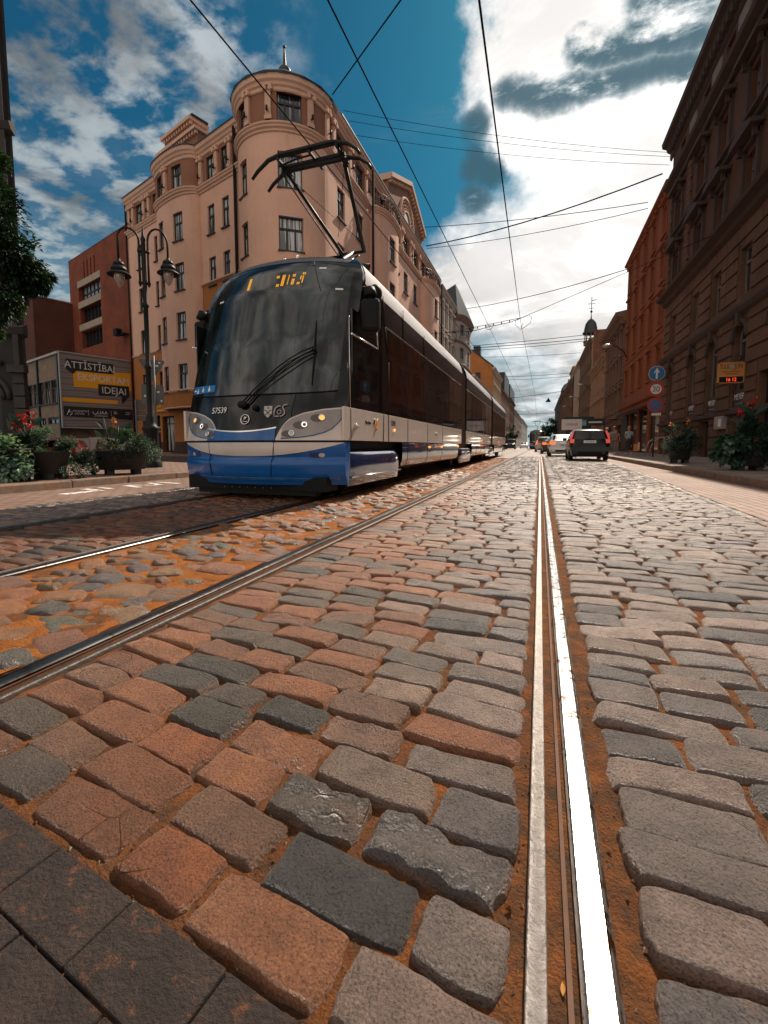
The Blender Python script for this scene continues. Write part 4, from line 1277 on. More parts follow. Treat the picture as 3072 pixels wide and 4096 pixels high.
# --- pantograph
pb = MB()
for x in (-.3, .3): pb.tube([(x, 1.6, 3.5), (x, 3.6, 3.5)], .03, 6)
pb.tube([(-.35, 2.15, 3.52), (.72, 2.15, 3.52)], .05, 8); pb.tube([(.62, 2.2, 3.6), (.85, 2.2, 3.55)], .05, 8)
pan = T(pb, 'pantograph', m_iron)
K = 3.45   # knee bar
mb = MB()
mb.tube([(-.22, K, 4.36), (.3, K, 4.36)], .03, 8)
mb.tube([(0, 2.2, 3.55), (0.04, K, 4.36)], .045, 8); mb.tube([(.14, 2.25, 3.55), (.16, K, 4.3)], .022, 6)
T(mb, 'lower_arm', m_iron, parent=pan)
mb = MB()
mb.tube([(-.17, K, 4.36), (-.47, 1.9, 5.10)], [.032, .026], 8); mb.tube([(.27, K, 4.36), (.57, 1.88, 5.02), (.52, 1.86, 5.06), (.2, 1.85, 5.05), (-.5, 1.85, 5.06)], [.04, .032, .028, .026, .026], 8)
mb.tube([(-.26, K, 4.34), (-.55, 1.95, 5.08)], .012, 6)
mb.tube([(-.1, 3.1, 4.53), (.5, 2.0, 4.93)], .005, 5); mb.tube([(.24, 3.2, 4.5), (-.4, 2.1, 5.0)], .005, 5)
T(mb, 'upper_arm', m_iron, parent=pan)
def bow(y, zc, xl, xr, name):
    mb = MB()
    mb.tube([(xl, y, zc - .27), (xl + .1, y, zc - .17), (xl + .3, y, zc - .04), (xl + .52, y, zc), (xr - .42, y, zc + .0), (xr - .2, y, zc - .06), (xr - .05, y, zc - .17), (xr, y, zc - .25)], [.022, .028, .032, .036, .036, .028, .022, .02], 8)
    mb.b2(xl + .5, xr - .4, y - .05, y + .05, zc - .02, zc + .012)
    T(mb, name, m_iron, parent=pan)
bow(1.65, 5.19, -.93, .92, 'contact_bow'); bow(2.05, 5.20, -.9, .95, 'contact_bow')
mb = MB()
for x in (-.45, .1, .55): mb.b2(x - .02, x + .02, 1.62, 2.08, 5.11, 5.145)
mb.b2(-.5, .6, 1.82, 1.87, 5.1, 5.14); mb.tube([(.58, 1.66, 5.15), (.6, 1.95, 4.98)], .012, 6); mb.tube([(-.45, 1.66, 5.15), (-.5, 1.95, 5.02)], .012, 6)
mb.tube([(-.5, 1.75, 5.09), (-.2, 1.72, 5.12), (.1, 1.7, 5.12)], .014, 6)
T(mb, 'bow_carrier', m_iron, parent=pan)

far = copy_tree(tram)
far.location = (-.70 + .1, 86, 0)
far['label'] = 'tram far down the street facing the camera, its amber destination sign lit'

# ================================================================== corner building
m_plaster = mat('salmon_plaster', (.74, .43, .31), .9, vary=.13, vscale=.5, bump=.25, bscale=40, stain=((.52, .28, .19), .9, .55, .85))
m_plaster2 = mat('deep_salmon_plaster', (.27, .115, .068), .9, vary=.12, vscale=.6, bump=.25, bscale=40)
m_mould = mat('salmon_moulding', (.62, .37, .26), .85, vary=.1, vscale=1.5)
m_och = mat('ochre_plaster', (.42, .15, .04), .85, vary=.16, vscale=.7, bump=.25, bscale=30, stain=((.3, .1, .03), 1.2, .55, .8))
m_plinth = mat('dark_plinth', (.06, .03, .02), .8, vary=.3)
m_frame = mat('dark_window_frame', (.012, .012, .013), .5, vary=.1)
m_sill = mat('dark_sill', (.05, .03, .022), .6, vary=.2)
m_glass = glassmat('old_window_glass', (.018, .022, .026), (.50, .50, .50), .04, .7)
m_glassd = glassmat('dark_window_glass', (.012, .013, .015), (.16, .15, .14), .05, -.1)
m_roofdk = mat('dark_roof_sheet', (.022, .024, .028), .5, vary=.25, vscale=2)
m_zinc = mat('zinc_pipe', (.02, .016, .014), .85, spec=.1, vary=.2)

L1 = thing('corner_building', 'salmon corner apartment building with round tower, tall windows and dark pointed finial', 'building', (-14, 22.6, 0))
LF = Face((-17.39, 22.79), (-.951, .309), (-.309, -.951), [(2.9, 7.7, .8)])
TR = 2.5
TW = Arc((-13.45, 22.65), TR, 48)
SF = Face((-11.0, 0), (0, 1), (1, 0), [(28.95, 33.85, .9), (42.3, 48.1, .9)])
RW = [(4.2, 5.9), (7.4, 9.1), (10.42, 12.08), (13.42, 15.1), (16.5, 17.88)]
lcols = [(10.25, 11.2), (7.8, 8.7), (5.93, 6.65), (3.8, 4.72), (1.4, 2.12), (-.06, .63)]
H = []
for c in lcols:
    for i, r in enumerate(RW):
        if i == 0 and c[0] < 2.5: continue
        H.append((*c, *r))
low = [(8.85, 9.8, .3, 2.85), (6.9, 8.55, .25, 2.75), (10.4, 11.5, .3, 2.85), (4.6, 5.6, .2, 2.8)]
mb = MB()
LG = Face(LF.P, LF.u, LF.n)
wall(LF, 7.7, 12.62, 7.4, 16.2, [h for h in H if h[0] > 7.7 and h[3] < 16.2 and h[2] >= 7.4], m_plaster, L1, mb=mb)
wall(LF, 2.9, 7.7, 4.2, 16.2, [h for h in H if 2.9 < h[0] < 7.7 and h[3] < 16.2 and h[2] >= 4.2], m_plaster, L1, mb=mb)
wall(LF, -1.6, 2.9, 10.65, 16.2, [h for h in H if h[0] < 2.9 and 10.66 < h[3] < 16.2], m_plaster, L1, mb=mb)
a_pt = lambda deg: R(deg) * TR
trow = [(a_pt(-54.7) - .62, a_pt(-54.7) + .62), (a_pt(-120) - .4, a_pt(-120) + .4)]
TH = [(*c, *r) for c in trow for r in RW[1:]]
wall(TW, a_pt(-176), 0, 7.4, 16.2, [h for h in TH if h[3] < 16.2], m_plaster, L1, mb=mb, dep=.25)
scols = [(23.9, 24.95), (26.65, 27.85), (30.55, 31.75), (32.85, 33.2), (33.98, 35.15), (36.8, 38.05), (39.85, 41.1), (44.5, 45.8), (48.5, 49.7)]
SH = [(*c, *r) for c in scols for r in RW[:4]]
tops = [(23.9, 24.95), (26.65, 27.85), (34.0, 35.15), (36.8, 38.05), (39.85, 41.1), (48.5, 49.7)]
ST = [(*c, *RW[4]) for c in tops] + [(29.5, 30.25, 16.3, 18.1), (31.0, 31.8, 16.3, 18.1), (42.9, 43.8, 16.3, 18.1), (44.3, 45.1, 16.3, 18.1)]
wall(SF, 22.65, 50.45, .1, 16.2, SH, m_plaster, L1, mb=mb)
mb.build('wall', m_plaster, L1)
mb = MB()
SG = Face(SF.P, SF.u, SF.n)
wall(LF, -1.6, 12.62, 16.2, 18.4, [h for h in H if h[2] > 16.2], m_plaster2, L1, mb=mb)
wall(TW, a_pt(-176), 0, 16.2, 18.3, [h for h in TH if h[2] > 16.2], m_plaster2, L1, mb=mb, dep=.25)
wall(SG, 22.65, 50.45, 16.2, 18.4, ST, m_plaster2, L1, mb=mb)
# gable over the street front, with its arched relief
gp = [(32.7, 18.4), (32.7, 20.35), (38.0, 22.4), (42.8, 20.35), (42.8, 18.4)]
mb.extr(gp, ((0, 1, 0), (0, 0, 1)), (-10.96, 0, 0), (-.6, 0, 0), 0)
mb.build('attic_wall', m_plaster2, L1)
mb = MB()
for (s0, s1, z) in ((7.7, 12.62, 7.4), (-1.6, 2.9, 10.65)):
    wall(LG, s0, s1, 3.0, z, [h for h in H if s0 <= h[0] and h[1] <= s1 and h[3] < z], m_och, L1, mb=mb)
wall(LF, 2.9, 7.7, 3.15, 4.2, [], m_och, L1, mb=mb)
wall(LG, -1.6, 12.62, .95, 3.15, low, m_och, L1, mb=mb, dep=.35)
wall(TW, a_pt(-176), 0, .95, 7.4, [(a_pt(-60) - .9, a_pt(-60) + .9, 1.0, 3.0)], m_och, L1, mb=mb, dep=.25)
mb.build('lower_wall', m_och, L1)
mb = MB()
wall(LG, -1.6, 12.62, -.1, .95, low, m_plinth, L1, mb=mb, dep=.35); wall(TW, a_pt(-176), 0, -.1, .95, [], m_plinth, L1, mb=mb)
mb.build('plinth', m_plinth, L1)
mb = MB()   # mouldings: string course, cornice, bay base
strp = [(.02, -.25), (.06, -.22), (.06, -.12), (.14, -.06), (.14, .02), (.2, .08), (.2, .16), (.02, .24)]
corp = [(.02, -.35), (.06, -.3), (.06, -.16), (.13, -.1), (.16, .02), (.24, .1), (.25, .26), (.28, .3), (0, .36)]
band(mb, LF, -1.6, 12.66, 16.24, strp); band(mb, TW, a_pt(-174), 0, 16.22, strp); band(mb, SF, 22.65, 50.45, 16.22, strp)
mb.build('string_course', m_mould, L1); mb = MB()
band(mb, LF, -1.6, 12.7, 18.4, corp); band(mb, TW, a_pt(-176), a_pt(2), 18.16, corp); band(mb, SG, 22.65, 50.5, 18.4, corp)
mb.build('cornice', m_mould, L1); mb = MB()
band(mb, LF, 2.9, 7.7, 4.2, [(0, -.12), (.08, -.06), (.12, .05), (0, .12)])
band(mb, LG, 7.74, 12.66, 7.35, [(0, -.1), (.09, -.03), (.09, .05), (0, .08)]); band(mb, LG, -1.5, 2.88, 10.62, [(0, -.1), (.12, -.03), (.12, .05), (0, .08)])
for (s0, s1, z) in ((7.7, 12.62, 3.1), (2.9, 7.7, 3.15)): band(mb, LF, s0, s1, z, [(0, -.06), (.06, 0), (0, .06)])
mb.build('lower_moulding', m_mould, L1); mb = MB()
# raking cornice of the gable with dentils
for (p, q) in (((32.6, 20.33), (38.0, 22.42)), ((38.0, 22.42), (42.9, 20.33))):
    L_ = math.hypot(q[0] - p[0], q[1] - p[1]); ux, uz = (q[0] - p[0]) / L_, (q[1] - p[1]) / L_
    mb.extr([(p[0], p[1] - .2), (q[0], q[1] - .2), (q[0], q[1] + .12), (p[0], p[1] + .12)], ((0, 1, 0), (0, 0, 1)), (-11.62, 0, 0), (1.0, 0, 0))
    n_ = int(L_ / .36)
    for i in range(n_):
        y_ = p[0] + ux * (i + .5) * L_ / n_; z_ = p[1] + uz * (i + .5) * L_ / n_ - .42
        mb.b2(-10.96, -10.74, y_ - .08, y_ + .08, z_ - .12, z_ + .1)
mb.b2(-11.5, -10.72, 32.55, 32.95, 20.0, 20.4)
mb.build('gable_cornice', m_mould, L1); mb = MB()
N = 16
for r_, w_ in ((1.95, .13), (1.0, .1)):
    mb.tube([(-10.93, 37.4 + r_ * cos(PI * i / N), 18.85 + r_ * sin(PI * i / N)) for i in range(N + 1)], w_, 6)
for i in range(1, N):
    for r_ in (1.2, 1.45, 1.7):
        mb.ball((-10.95, 37.4 + r_ * cos(PI * i / N), 18.85 + r_ * sin(PI * i / N)), .09, 6)
mb.build('arch_relief', m_mould, L1)
mb = MB()
mb.extr([(37.4 + .85 * cos(PI * i / N), 18.85 + .85 * sin(PI * i / N)) for i in range(N + 1)], ((0, 1, 0), (0, 0, 1)), (-10.95, 0, 0), (.02, 0, 0))
mb.build('arched_window', m_glassd, L1)
# stepped attic above the rounded bay
mb = MB()
fbox(mb, LG, 2.85, 7.3, 18.6, 19.7, -.9, .05); fbox(mb, LG, 3.4, 6.6, 19.65, 20.5, -.9, .1)
for a, b, z in ((2.7, 7.45, 19.7), (3.25, 6.75, 20.45)):
    fbox(mb, LG, a, b, z, z + .2, -1.0, .32, 1)
    k = int((b - a) / .3)
    for i in range(k): fbox(mb, LG, a + .1 + i * (b - a - .2) / k, a + .24 + i * (b - a - .2) / k, z - .2, z, .05, .22, 1)
fbox(mb, LG, 3.15, 6.85, 20.65, 20.76, -.9, .2, 2)
mb.build('stepped_attic', [m_plaster2, m_mould, m_roofdk], L1)
# roofs
mb = MB()
for F, a, b, z, o in ((LF, -1.0, 12.7, 18.72, .3), (SG, 24.0, 50.5, 18.74, .3)):
    S = sorted({a, b, *[q for q in F.br() if a < q < b]})
    mb.grid(lambda s_, p: F.pt(s_, z + p[1], p[0]) if p[0] > -1 else (F.P[0] + F.u[0] * s_ + F.n[0] * p[0], F.P[1] + F.u[1] * s_ + F.n[1] * p[0], z + p[1]), S, [(o, 0), (o, .07), (-.3, .12), (-5, .14)], 0, False)
mb.lathe([(2.80, 18.45), (2.84, 18.55), (2.3, 19.0), (1.2, 19.85), (.2, 20.45)], (-13.45, 22.65, 0), 18, 0, smooth=False)
mb.build('roof', m_roofdk, L1)
mb = MB()
mb.lathe([(.2, 20.35), (.3, 20.48), (.34, 20.66), (.25, 20.8), (.11, 20.88), (.09, 21.0), (.05, 21.6), (.04, 21.82)], (-13.45, 22.65, 0), 12); mb.ball((-13.45, 22.65, 21.86), .09, 10)
mb.build('finial', m_roofdk, L1)
pp = LG.pt(-.86, 0, .13); e = LG.pt(12.58, 0, .1)
for x_, y_, r_ in ((pp[0], pp[1], .09), (-10.65, 28.68, .09), (-10.65, 50.4, .09), (e[0], e[1], .06)):
    mb = MB(); mb.tube([(x_, y_, .1), (x_, y_, 18.4)], r_, 8); mb.build('downpipe', m_zinc, L1)
# pilasters with scrolled capitals on the top floor
def pilaster(F, s, z0, z1, w=.28):
    mb = MB()
    fbox(mb, F, s - w / 2, s + w / 2, z0, z1 - .3, .0, .12); fbox(mb, F, s - w * .62, s + w * .62, z0, z0 + .18, 0, .15)
    fbox(mb, F, s - w * .7, s + w * .7, z1 - .1, z1, 0, .2)
    nx, ny = F.frame(s)
    for q in (-1, 1):
        p = Vector(F.pt(s + q * w * .55, z1 - .22, .0)); d = Vector((nx, ny, 0))
        mb.tube([p, p + d * .22], .11, 10)
    mb.build('pilaster', m_mould, L1)
    lm = MB(); p = Vector(F.pt(s, z0 + .35, .12)); d = Vector((nx, ny, 0))
    lm.tube([p, p + d * .14], .03, 6); lm.tube([p + d * .14 - Vector((0, 0, .06)), p + d * .14 + Vector((0, 0, .16))], .055, 8)
    lm.build('facade_lamp', m_iron, L1)
for s in (2.65, 1.0, -.3, 9.15, 9.85, 11.5, 12.1, 5.35): pilaster(LF, s, 16.5, 18.1)
for d in (-105.4, -78, -30.6, -3): pilaster(TW, a_pt(d), 16.5, 18.1)
for s in (23.4, 25.6, 28.2, 33.6, 35.9, 36.3, 38.6, 39.3, 41.6, 48.2, 50): pilaster(SG, s, 16.5, 18.1)
for F, hs in ((LF, H), (TW, TH), (SF, SH)):
    for h in hs:
        window(F, h[0], h[1], h[2], h[3], 'L', m_frame, m_glass, m_sill, L1, d=-.13 if F is not TW else -.16)
for h in ST: window(SG, h[0], h[1], h[2], h[3], 'L', m_frame, m_glass, m_sill, L1)
for h in low[:3]: window(LG, h[0], h[1], h[2], h[3], 'shop', m_frame, m_glass, m_sill, L1, d=-.3)
mb = MB(); fbox(mb, LG, 4.6, 5.6, .2, 2.8, -.34, -.3); fbox(mb, LG, 4.7, 4.74, 1.0, 1.4, -.3, -.24, 1)
mb.build('door', [m_frame, m_chrome], L1)
mb = MB(); fbox(mb, LG, 6.6, 8.7, -.1, .22, 0, .45); mb.build('doorstep', m_kerb, L1)
mb = MB()
ft = [LF.pt(12.5, 3.16)] + [LF.pt(q, 3.16, -.02) for q in sorted(LF.br(), reverse=True)] + [LF.pt(-.8, 3.16), (-13.45, 22.65, 3.16), (-11.05, 24, 3.16), (-11.05, 50, 3.16), (-22, 50, 3.16), (-30, 34, 3.16)]
mb.add(ft, [tuple(range(len(ft)))]); mb.build('floor_slab', m_plinth, L1)
window(TW, a_pt(-60) - .9, a_pt(-60) + .9, 1.0, 3.0, 'shop', m_frame, m_glassd, m_sill, L1, d=-.2)
for (a, b) in ((28.95, 33.85), (42.3, 48.1)):
    mb = MB()
    S = [x for x in SF.br() if a <= x <= b]
    for z_ in (16.5, 16.9, 17.25): mb.tube([SF.pt(s, z_, .12) for s in S], .022, 5)
    for i in range(31):
        s = a + .05 + (b - a - .1) * i / 30
        p = SF.pt(s, 16.45, .12); mb.tube([p, (p[0], p[1], 17.25)], .012, 4)
        if i % 3 == 1:
            q = SF.pt(s, 17.07, .12); mb.tube([(q[0], q[1] + .1 * cos(t), q[2] + .1 * sin(t)) for t in [k * .7 for k in range(10)]], .012, 4)
    mb.build('balcony_railing', m_iron, L1)
sgn = thing('shop_sign', 'orange GLAM shop sign over the ground floor shop door', 'sign', LG.pt(8.3, 3.35, .1))
mb = MB(); fbox(mb, LG, 7.75, 9.15, 3.1, 3.72, .02, .14); mb.build('sign_panel', m_orange, sgn)
uu = (-LG.u[0], -LG.u[1], 0)
text('GLAM', .5, m_ktext, sgn, LG.pt(8.42, 3.41, .145), uu, (0, 0, 1))
sgn = thing('window_poster', 'white lettered poster in the shop window beside the street lamp', 'poster', LG.pt(9.9, .6, .02))
mb = MB(); fbox(mb, LG, 8.95, 9.75, .5, 2.7, -.2, -.18); mb.build('poster_panel', m_black, sgn)
text('IZNOMĀ', .2, m_wtext, sgn, LG.pt(9.35, 2.0, -.17), uu, (0, 0, 1)); text('28 m²', .16, m_wtext, sgn, LG.pt(9.35, 1.7, -.17), uu, (0, 0, 1))


LG = Face((-17.7, 23.2), (-.951, .309), (-.309, -.951))
# ================================================================== the block behind the billboard
def grd(s, k, z=0.0): return (LG.P[0] + LG.u[0] * s + LG.n[0] * k, LG.P[1] + LG.u[1] * s + LG.n[1] * k, z)
m_redbrick = brickmat('red_brick_wall', (.235, .042, .012), (.19, .034, .011), (.13, .05, .025), 1, .26, .08, .01, .9, .35, 'wall', .35)
m_maroon = brickmat('maroon_brick_wall', (.115, .026, .014), (.095, .022, .012), (.07, .025, .016), 1, .26, .08, .01, .9, .35, 'wall', .3)
m_beige = mat('beige_render', (.34, .27, .21), .9, vary=.15, vscale=.8)
m_conc = mat('brown_concrete', (.25, .17, .12), .9, vary=.25, vscale=1.2, stain=((.14, .09, .06), 2, .5, .75))
m_wmetal = mat('pale_window_metal', (.4, .4, .38), .5, vary=.1)
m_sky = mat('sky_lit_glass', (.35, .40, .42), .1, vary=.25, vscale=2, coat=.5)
RB = thing('brick_block', 'tall dark red brick block with stacked wide windows, left of the salmon corner building', 'building', grd(18, 0))
mb = MB()
RH = [(18.0, 22.6, 12.95 + .5, 14.25 + .45), (18.1, 22.5, 11.2, 12.85), (18.1, 22.4, 9.3, 10.8)]
slots = [(18.9 + i * .72, 19.15 + i * .72, 15.2, 16.6) for i in range(4)]
wall(LG, 12.2, 24.6, -.1, 17.4, RH + slots, m_redbrick, RB, mb=mb, dep=.5)
fbox(mb, LG, 24.58, 24.6, -.1, 17.4, -9, 0); fbox(mb, LG, 12.2, 24.6, 17.3, 17.4, -9, 0)
mb.build('wall', m_redbrick, RB)
mb = MB()
for z in (11.0, 12.95, 14.75): fbox(mb, LG, 17.95, 22.75, z - .12, z + .42, -.03, .04)
mb.build('spandrel', m_beige, RB)
for i, h in enumerate(RH):
    mb = MB(); fbox(mb, LG, h[0], h[1], h[2], h[3], -.46, -.44, 1)
    for j in range(7): fbox(mb, LG, h[0] + (h[1] - h[0]) * j / 6 - .05, h[0] + (h[1] - h[0]) * j / 6 + .05, h[2], h[3], -.44, -.36)
    if i == 0: fbox(mb, LG, h[0], h[1], (h[2] + h[3]) / 2 - .05, (h[2] + h[3]) / 2 + .05, -.44, -.36)
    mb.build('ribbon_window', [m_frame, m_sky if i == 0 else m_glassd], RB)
mb = MB()
for h in slots: fbox(mb, LG, h[0], h[1], h[2], h[3], -.5, -.45)
mb.build('slot_window', m_black, RB)
mb = MB(); fbox(mb, LG, 24.7, 29.5, 10, 16.9, -6, -2.0); fbox(mb, LG, 24.6, 29.6, 16.85, 17.1, -6.2, -1.8); mb.build('rooftop_room', m_beige, RB)
mb = MB()
for s in (20.8, 24.2, 25.6): p = grd(s, -1.5, 17.3); mb.tube([p, (p[0], p[1], 18.6)], .035, 5); mb.tube([(p[0] - .4, p[1], 18.2), (p[0] + .4, p[1], 18.4)], .02, 4)
mb.build('aerial', m_iron, RB)
mb = MB(); fbox(mb, LG, 13.8, 14.4, 9.2, 9.7, .3, .7); fbox(mb, LG, 13.2, 14.2, 9.25, 9.32, .05, .5); mb.build('floodlight', m_black, RB)
MW = thing('brick_wing', 'windowless maroon brick wing projecting in front of the tall brick block', 'building', grd(25, 2))
mb = MB(); fbox(mb, LG, 24.2, 31, -.1, 13.55, -4, 3.0); mb.build('wall', m_maroon, MW)
mb = MB(); fbox(mb, LG, 24.15, 31.1, 13.55, 13.65, -4.1, 3.06); mb.build('coping', m_conc, MW)
BB = thing('beige_block', 'beige building with pale window strips seen between the tree and the maroon wing', 'building', grd(36, 5))
mb = MB()
BH = [(31.5 + i * 1.2, 32.4 + i * 1.2, z, z + 1.3) for i in range(6) for z in (6.2, 9.4)]
LB = Face(grd(0, 3.6)[:2], LG.u, LG.n)
wall(LB, 31.2, 42, -.1, 12.6, BH, m_beige, BB, mb=mb, dep=.15)
mb.build('wall', m_beige, BB)
for h in BH: window(LB, h[0], h[1], h[2], h[3], 'R', m_wmetal, m_sky, m_beige, BB, d=-.1)
# low building with the advertisement on its end wall
LO = thing('low_building', 'low flat roofed concrete building with ribbon windows, carrying the billboard', 'building', grd(15, 4))
LK = Face(grd(0, 4.7)[:2], LG.u, LG.n)
LH = [(14.2 + 1.3 * i, 15.4 + 1.3 * i, 3.75, 5.4) for i in range(6)] + [(14.2 + 2.6 * i, 16.4 + 2.6 * i, 2.25, 2.75) for i in range(3)]
mb = MB()
wall(LK, 13.5, 24, -.1, 7.1, LH, m_conc, LO, mb=mb, dep=.2)
fbox(mb, LG, 13.5, 13.52, 1.95, 7.1, -.1, 4.7); fbox(mb, LG, 13.5, 24, 6.9, 7.0, 0, 4.68)
fbox(mb, LG, 13.9, 14.0, -.1, 1.95, -.1, 4.7)
mb.build('wall', m_conc, LO)
mb = MB(); fbox(mb, LG, 13.4, 24.1, 7.1, 7.26, -.1, 4.85); mb.build('roof_edge', m_wmetal, LO)
for i, h in enumerate(LH): window(LK, h[0], h[1], h[2], h[3], 'L' if i < 6 else 'R', m_frame, m_glass if i < 6 else m_glassd, m_frame, LO, d=-.12)
mb = MB()
for s in (13.62, 17.9, 20.5): fbox(mb, LK, s - .1, s + .1, -.1, 7.1, 0, .12)
mb.build('pier', m_frame, LO)
# billboard, facing the crossing
BI = thing('billboard', 'large grey billboard reading ATTISTIBAI EKSPORTAM IDEJAI on orange and black plates', 'billboard', grd(13.4, 2.3, 1.9))
BF = Face(grd(13.42, 4.72)[:2], (-LG.n[0], -LG.n[1]), (-LG.u[0], -LG.u[1]))     # s runs away from the corner to the right
m_bbg = bpy.data.materials.new('billboard_waves'); m_bbg.use_nodes = True
t = NT(m_bbg.node_tree); p = m_bbg.node_tree.nodes['Principled BSDF']; p.inputs['Roughness'].default_value = .6
tcx = t.n('ShaderNodeTexCoord'); wv = t.n('ShaderNodeTexWave', wave_type='BANDS', bands_direction='Z', i_Scale=.75, i_Distortion=3.0, i_Detail=1.5); wv.inputs['Detail Scale'].default_value = .35
t.l(tcx.outputs['Object'], wv.inputs['Vector']); rp = t.n('ShaderNodeValToRGB'); ramp(rp, [(.1, (.20, .16, .15)), (.75, (.34, .28, .26)), (.97, (.22, .18, .165))])
t.l(wv.outputs['Fac'], rp.inputs['Fac']); t.l(rp.outputs['Color'], p.inputs['Base Color'])
mb = MB(); fbox(mb, BF, 0, 4.75, 2.0, 7.2, .0, .1); mb.build('billboard_sheet', m_bbg, BI)
mb = MB()
for a, b, c, d in ((-.06, 0, 1.95, 7.28), (4.75, 4.8, 1.95, 7.28), (0, 4.75, 7.2, 7.28), (0, 4.75, 1.93, 2.0)): fbox(mb, BF, a, b, c, d, -.02, .14)
mb.build('billboard_frame', m_wmetal, BI)
m_ktile = mat('black_plate', (.018, .018, .02), .5, vary=.1)
m_yel = mat('yellow_orange_plate', (.95, .42, .015), .5, vary=.04)
def bplate(pts, m, d, nm):
    mb = MB(); V = [BF.pt(s, z, d) for s, z in pts] + [BF.pt(s, z, .1) for s, z in pts]
    n = len(pts); mb.add(V, [tuple(range(n))] + [(i, (i + 1) % n, n + (i + 1) % n, n + i) for i in range(n)]); mb.build(nm, m, BI)
bplate([(.77, 6.06), (4.7, 6.3), (4.7, 4.92), (.79, 4.88)], m_yel, .112, 'orange_plate')
bplate([(.36, 6.05), (.36, 6.8), (3.46, 6.83), (3.44, 6.06), (1.0, 6.03), (.78, 5.78)], m_ktile, .124, 'black_plate')
bplate([(2.36, 4.4), (2.36, 5.24), (4.52, 5.27), (4.53, 4.5), (3.98, 3.85), (3.95, 4.47)], m_ktile, .124, 'black_plate')
bplate([(.03, 3.8), (.04, 4.08), (3.66, 4.13), (3.64, 3.84)], m_yel, .112, 'orange_plate')
bplate([(.09, 2.76), (.09, 3.48), (4.7, 3.5), (4.7, 2.68)], m_ktile, .112, 'black_plate')
bu = (BF.u[0], BF.u[1], 0); UP = (0, 0, 1)
text('ATTĪSTĪBAI', .70, m_wtext, BI, BF.pt(1.92, 6.40, .127), bu, UP, xs=.90)
text('EKSPORTAM', .72, m_wtext, BI, BF.pt(2.8, 5.6, .115), bu, UP, xs=.88)
text('IDEJAI', .72, m_wtext, BI, BF.pt(3.45, 4.80, .127), bu, UP, xs=.92)
text('www.liaa.gov.lv', .2, m_cream, BI, BF.pt(2.88, 3.96, .115), bu, UP)
text('MAGNETIC', .17, m_wtext, BI, BF.pt(1.12, 3.17, .115), bu, UP, xs=1.1); text('LATVIA', .19, m_wtext, BI, BF.pt(1.05, 2.98, .115), bu, UP)
text('LIAA', .34, m_wtext, BI, BF.pt(2.56, 3.12, .115), bu, UP)
mb = MB()
for a, b, c, d in ((2.0, 2.9, 2.86, 2.88), (1.62, 1.64, 2.9, 3.3), (3.15, 3.17, 2.9, 3.3), (3.35, 3.55, 3.22, 3.26), (3.35, 3.6, 3.1, 3.14), (4.2, 4.58, 3.22, 3.25), (4.2, 4.5, 3.1, 3.13), (2.05, 2.85, 2.92, 2.935)): fbox(mb, BF, a, b, c, d, .11, .116)
mb.tube([BF.pt(.25, 2.85, .118), BF.pt(.45, 3.25, .118)], .03, 4); mb.tube([BF.pt(.45, 2.83, .118), BF.pt(.6, 3.0, .118)], .03, 4); mb.tube([BF.pt(.35, 3.05, .118), BF.pt(.62, 3.1, .118)], .03, 4)
mb.tube([BF.pt(2.05 + .13 * cos(t_), 3.13 + .13 * sin(t_), .118) for t_ in [PI * .8 + i * .35 for i in range(11)]], .022, 5)
mb.build('billboard_emblem', m_wtext, BI)

# ================================================================== right hand street front
RF = Face((7.5, 0), (0, 1), (-1, 0))
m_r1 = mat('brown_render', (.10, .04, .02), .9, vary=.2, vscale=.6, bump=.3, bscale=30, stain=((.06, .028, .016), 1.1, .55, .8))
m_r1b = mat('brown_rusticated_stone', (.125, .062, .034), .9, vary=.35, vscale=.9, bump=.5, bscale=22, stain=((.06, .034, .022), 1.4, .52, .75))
m_r1t = mat('dark_stone_trim', (.06, .034, .024), .85, vary=.25, vscale=1.5)
m_r2 = mat('rust_orange_render', (.25, .07, .022), .9, vary=.16, vscale=.5, bump=.3, bscale=30, stain=((.26, .075, .025), 1.2, .55, .8))
m_glr = glassmat('street_window_glass', (.014, .015, .017), (.40, .41, .40), .04, .12)
m_whf = mat('painted_window_frame', (.16, .13, .11), .6, vary=.15)
R1 = thing('apartment_building', 'dark brown ornate building with rusticated lower floors and deep window hoods, nearest on the right', 'building', (9, 22, 0))
c1 = [10.0, 13.0, 16.0, 19.0, 22.1, 25.2, 28.2, 32.25]
H1 = []
for c in c1:
    H1 += [(c - .62, c + .62, 2.25, 5.55, 'arch'), (c - .55, c + .55, 6.7, 8.6), (c - .55, c + .55, 10.3, 12.15), (c - .55, c + .55, 13.65, 15.4), (c - .5, c + .5, 17.25, 18.6)]
D1 = [(25.2, 26.35, .14, 1.85), (19.2, 20.3, .14, 3.4) ]
lowh = [(c - .5, c + .5, .75, 1.75) for c in c1 if abs(c - 25.2) > 1 and abs(c - 19) > 1.2]
mb = MB()
H1 = [h for h in H1 if not (h[2] == 2.25 and h[0] > 18 and h[1] < 20)] 
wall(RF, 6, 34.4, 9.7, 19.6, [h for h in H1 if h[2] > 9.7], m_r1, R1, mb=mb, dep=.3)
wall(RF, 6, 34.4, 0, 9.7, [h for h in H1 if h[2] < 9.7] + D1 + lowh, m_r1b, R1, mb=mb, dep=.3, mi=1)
mb.hexa([(7.51, 5.99, 0), (18, 5.99, 0), (18, 6, 0), (7.51, 6, 0), (7.51, 5.99, 19.6), (18, 5.99, 19.6), (18, 6, 19.6), (7.51, 6, 19.6)])
mb.b2(7.55, 18, 34.36, 34.4, 17, 19.6)
mb.build('wall', [m_r1, m_r1b], R1)
mb = MB()
z = .5
allh = [h for h in H1 if h[2] < 9.7] + D1 + lowh
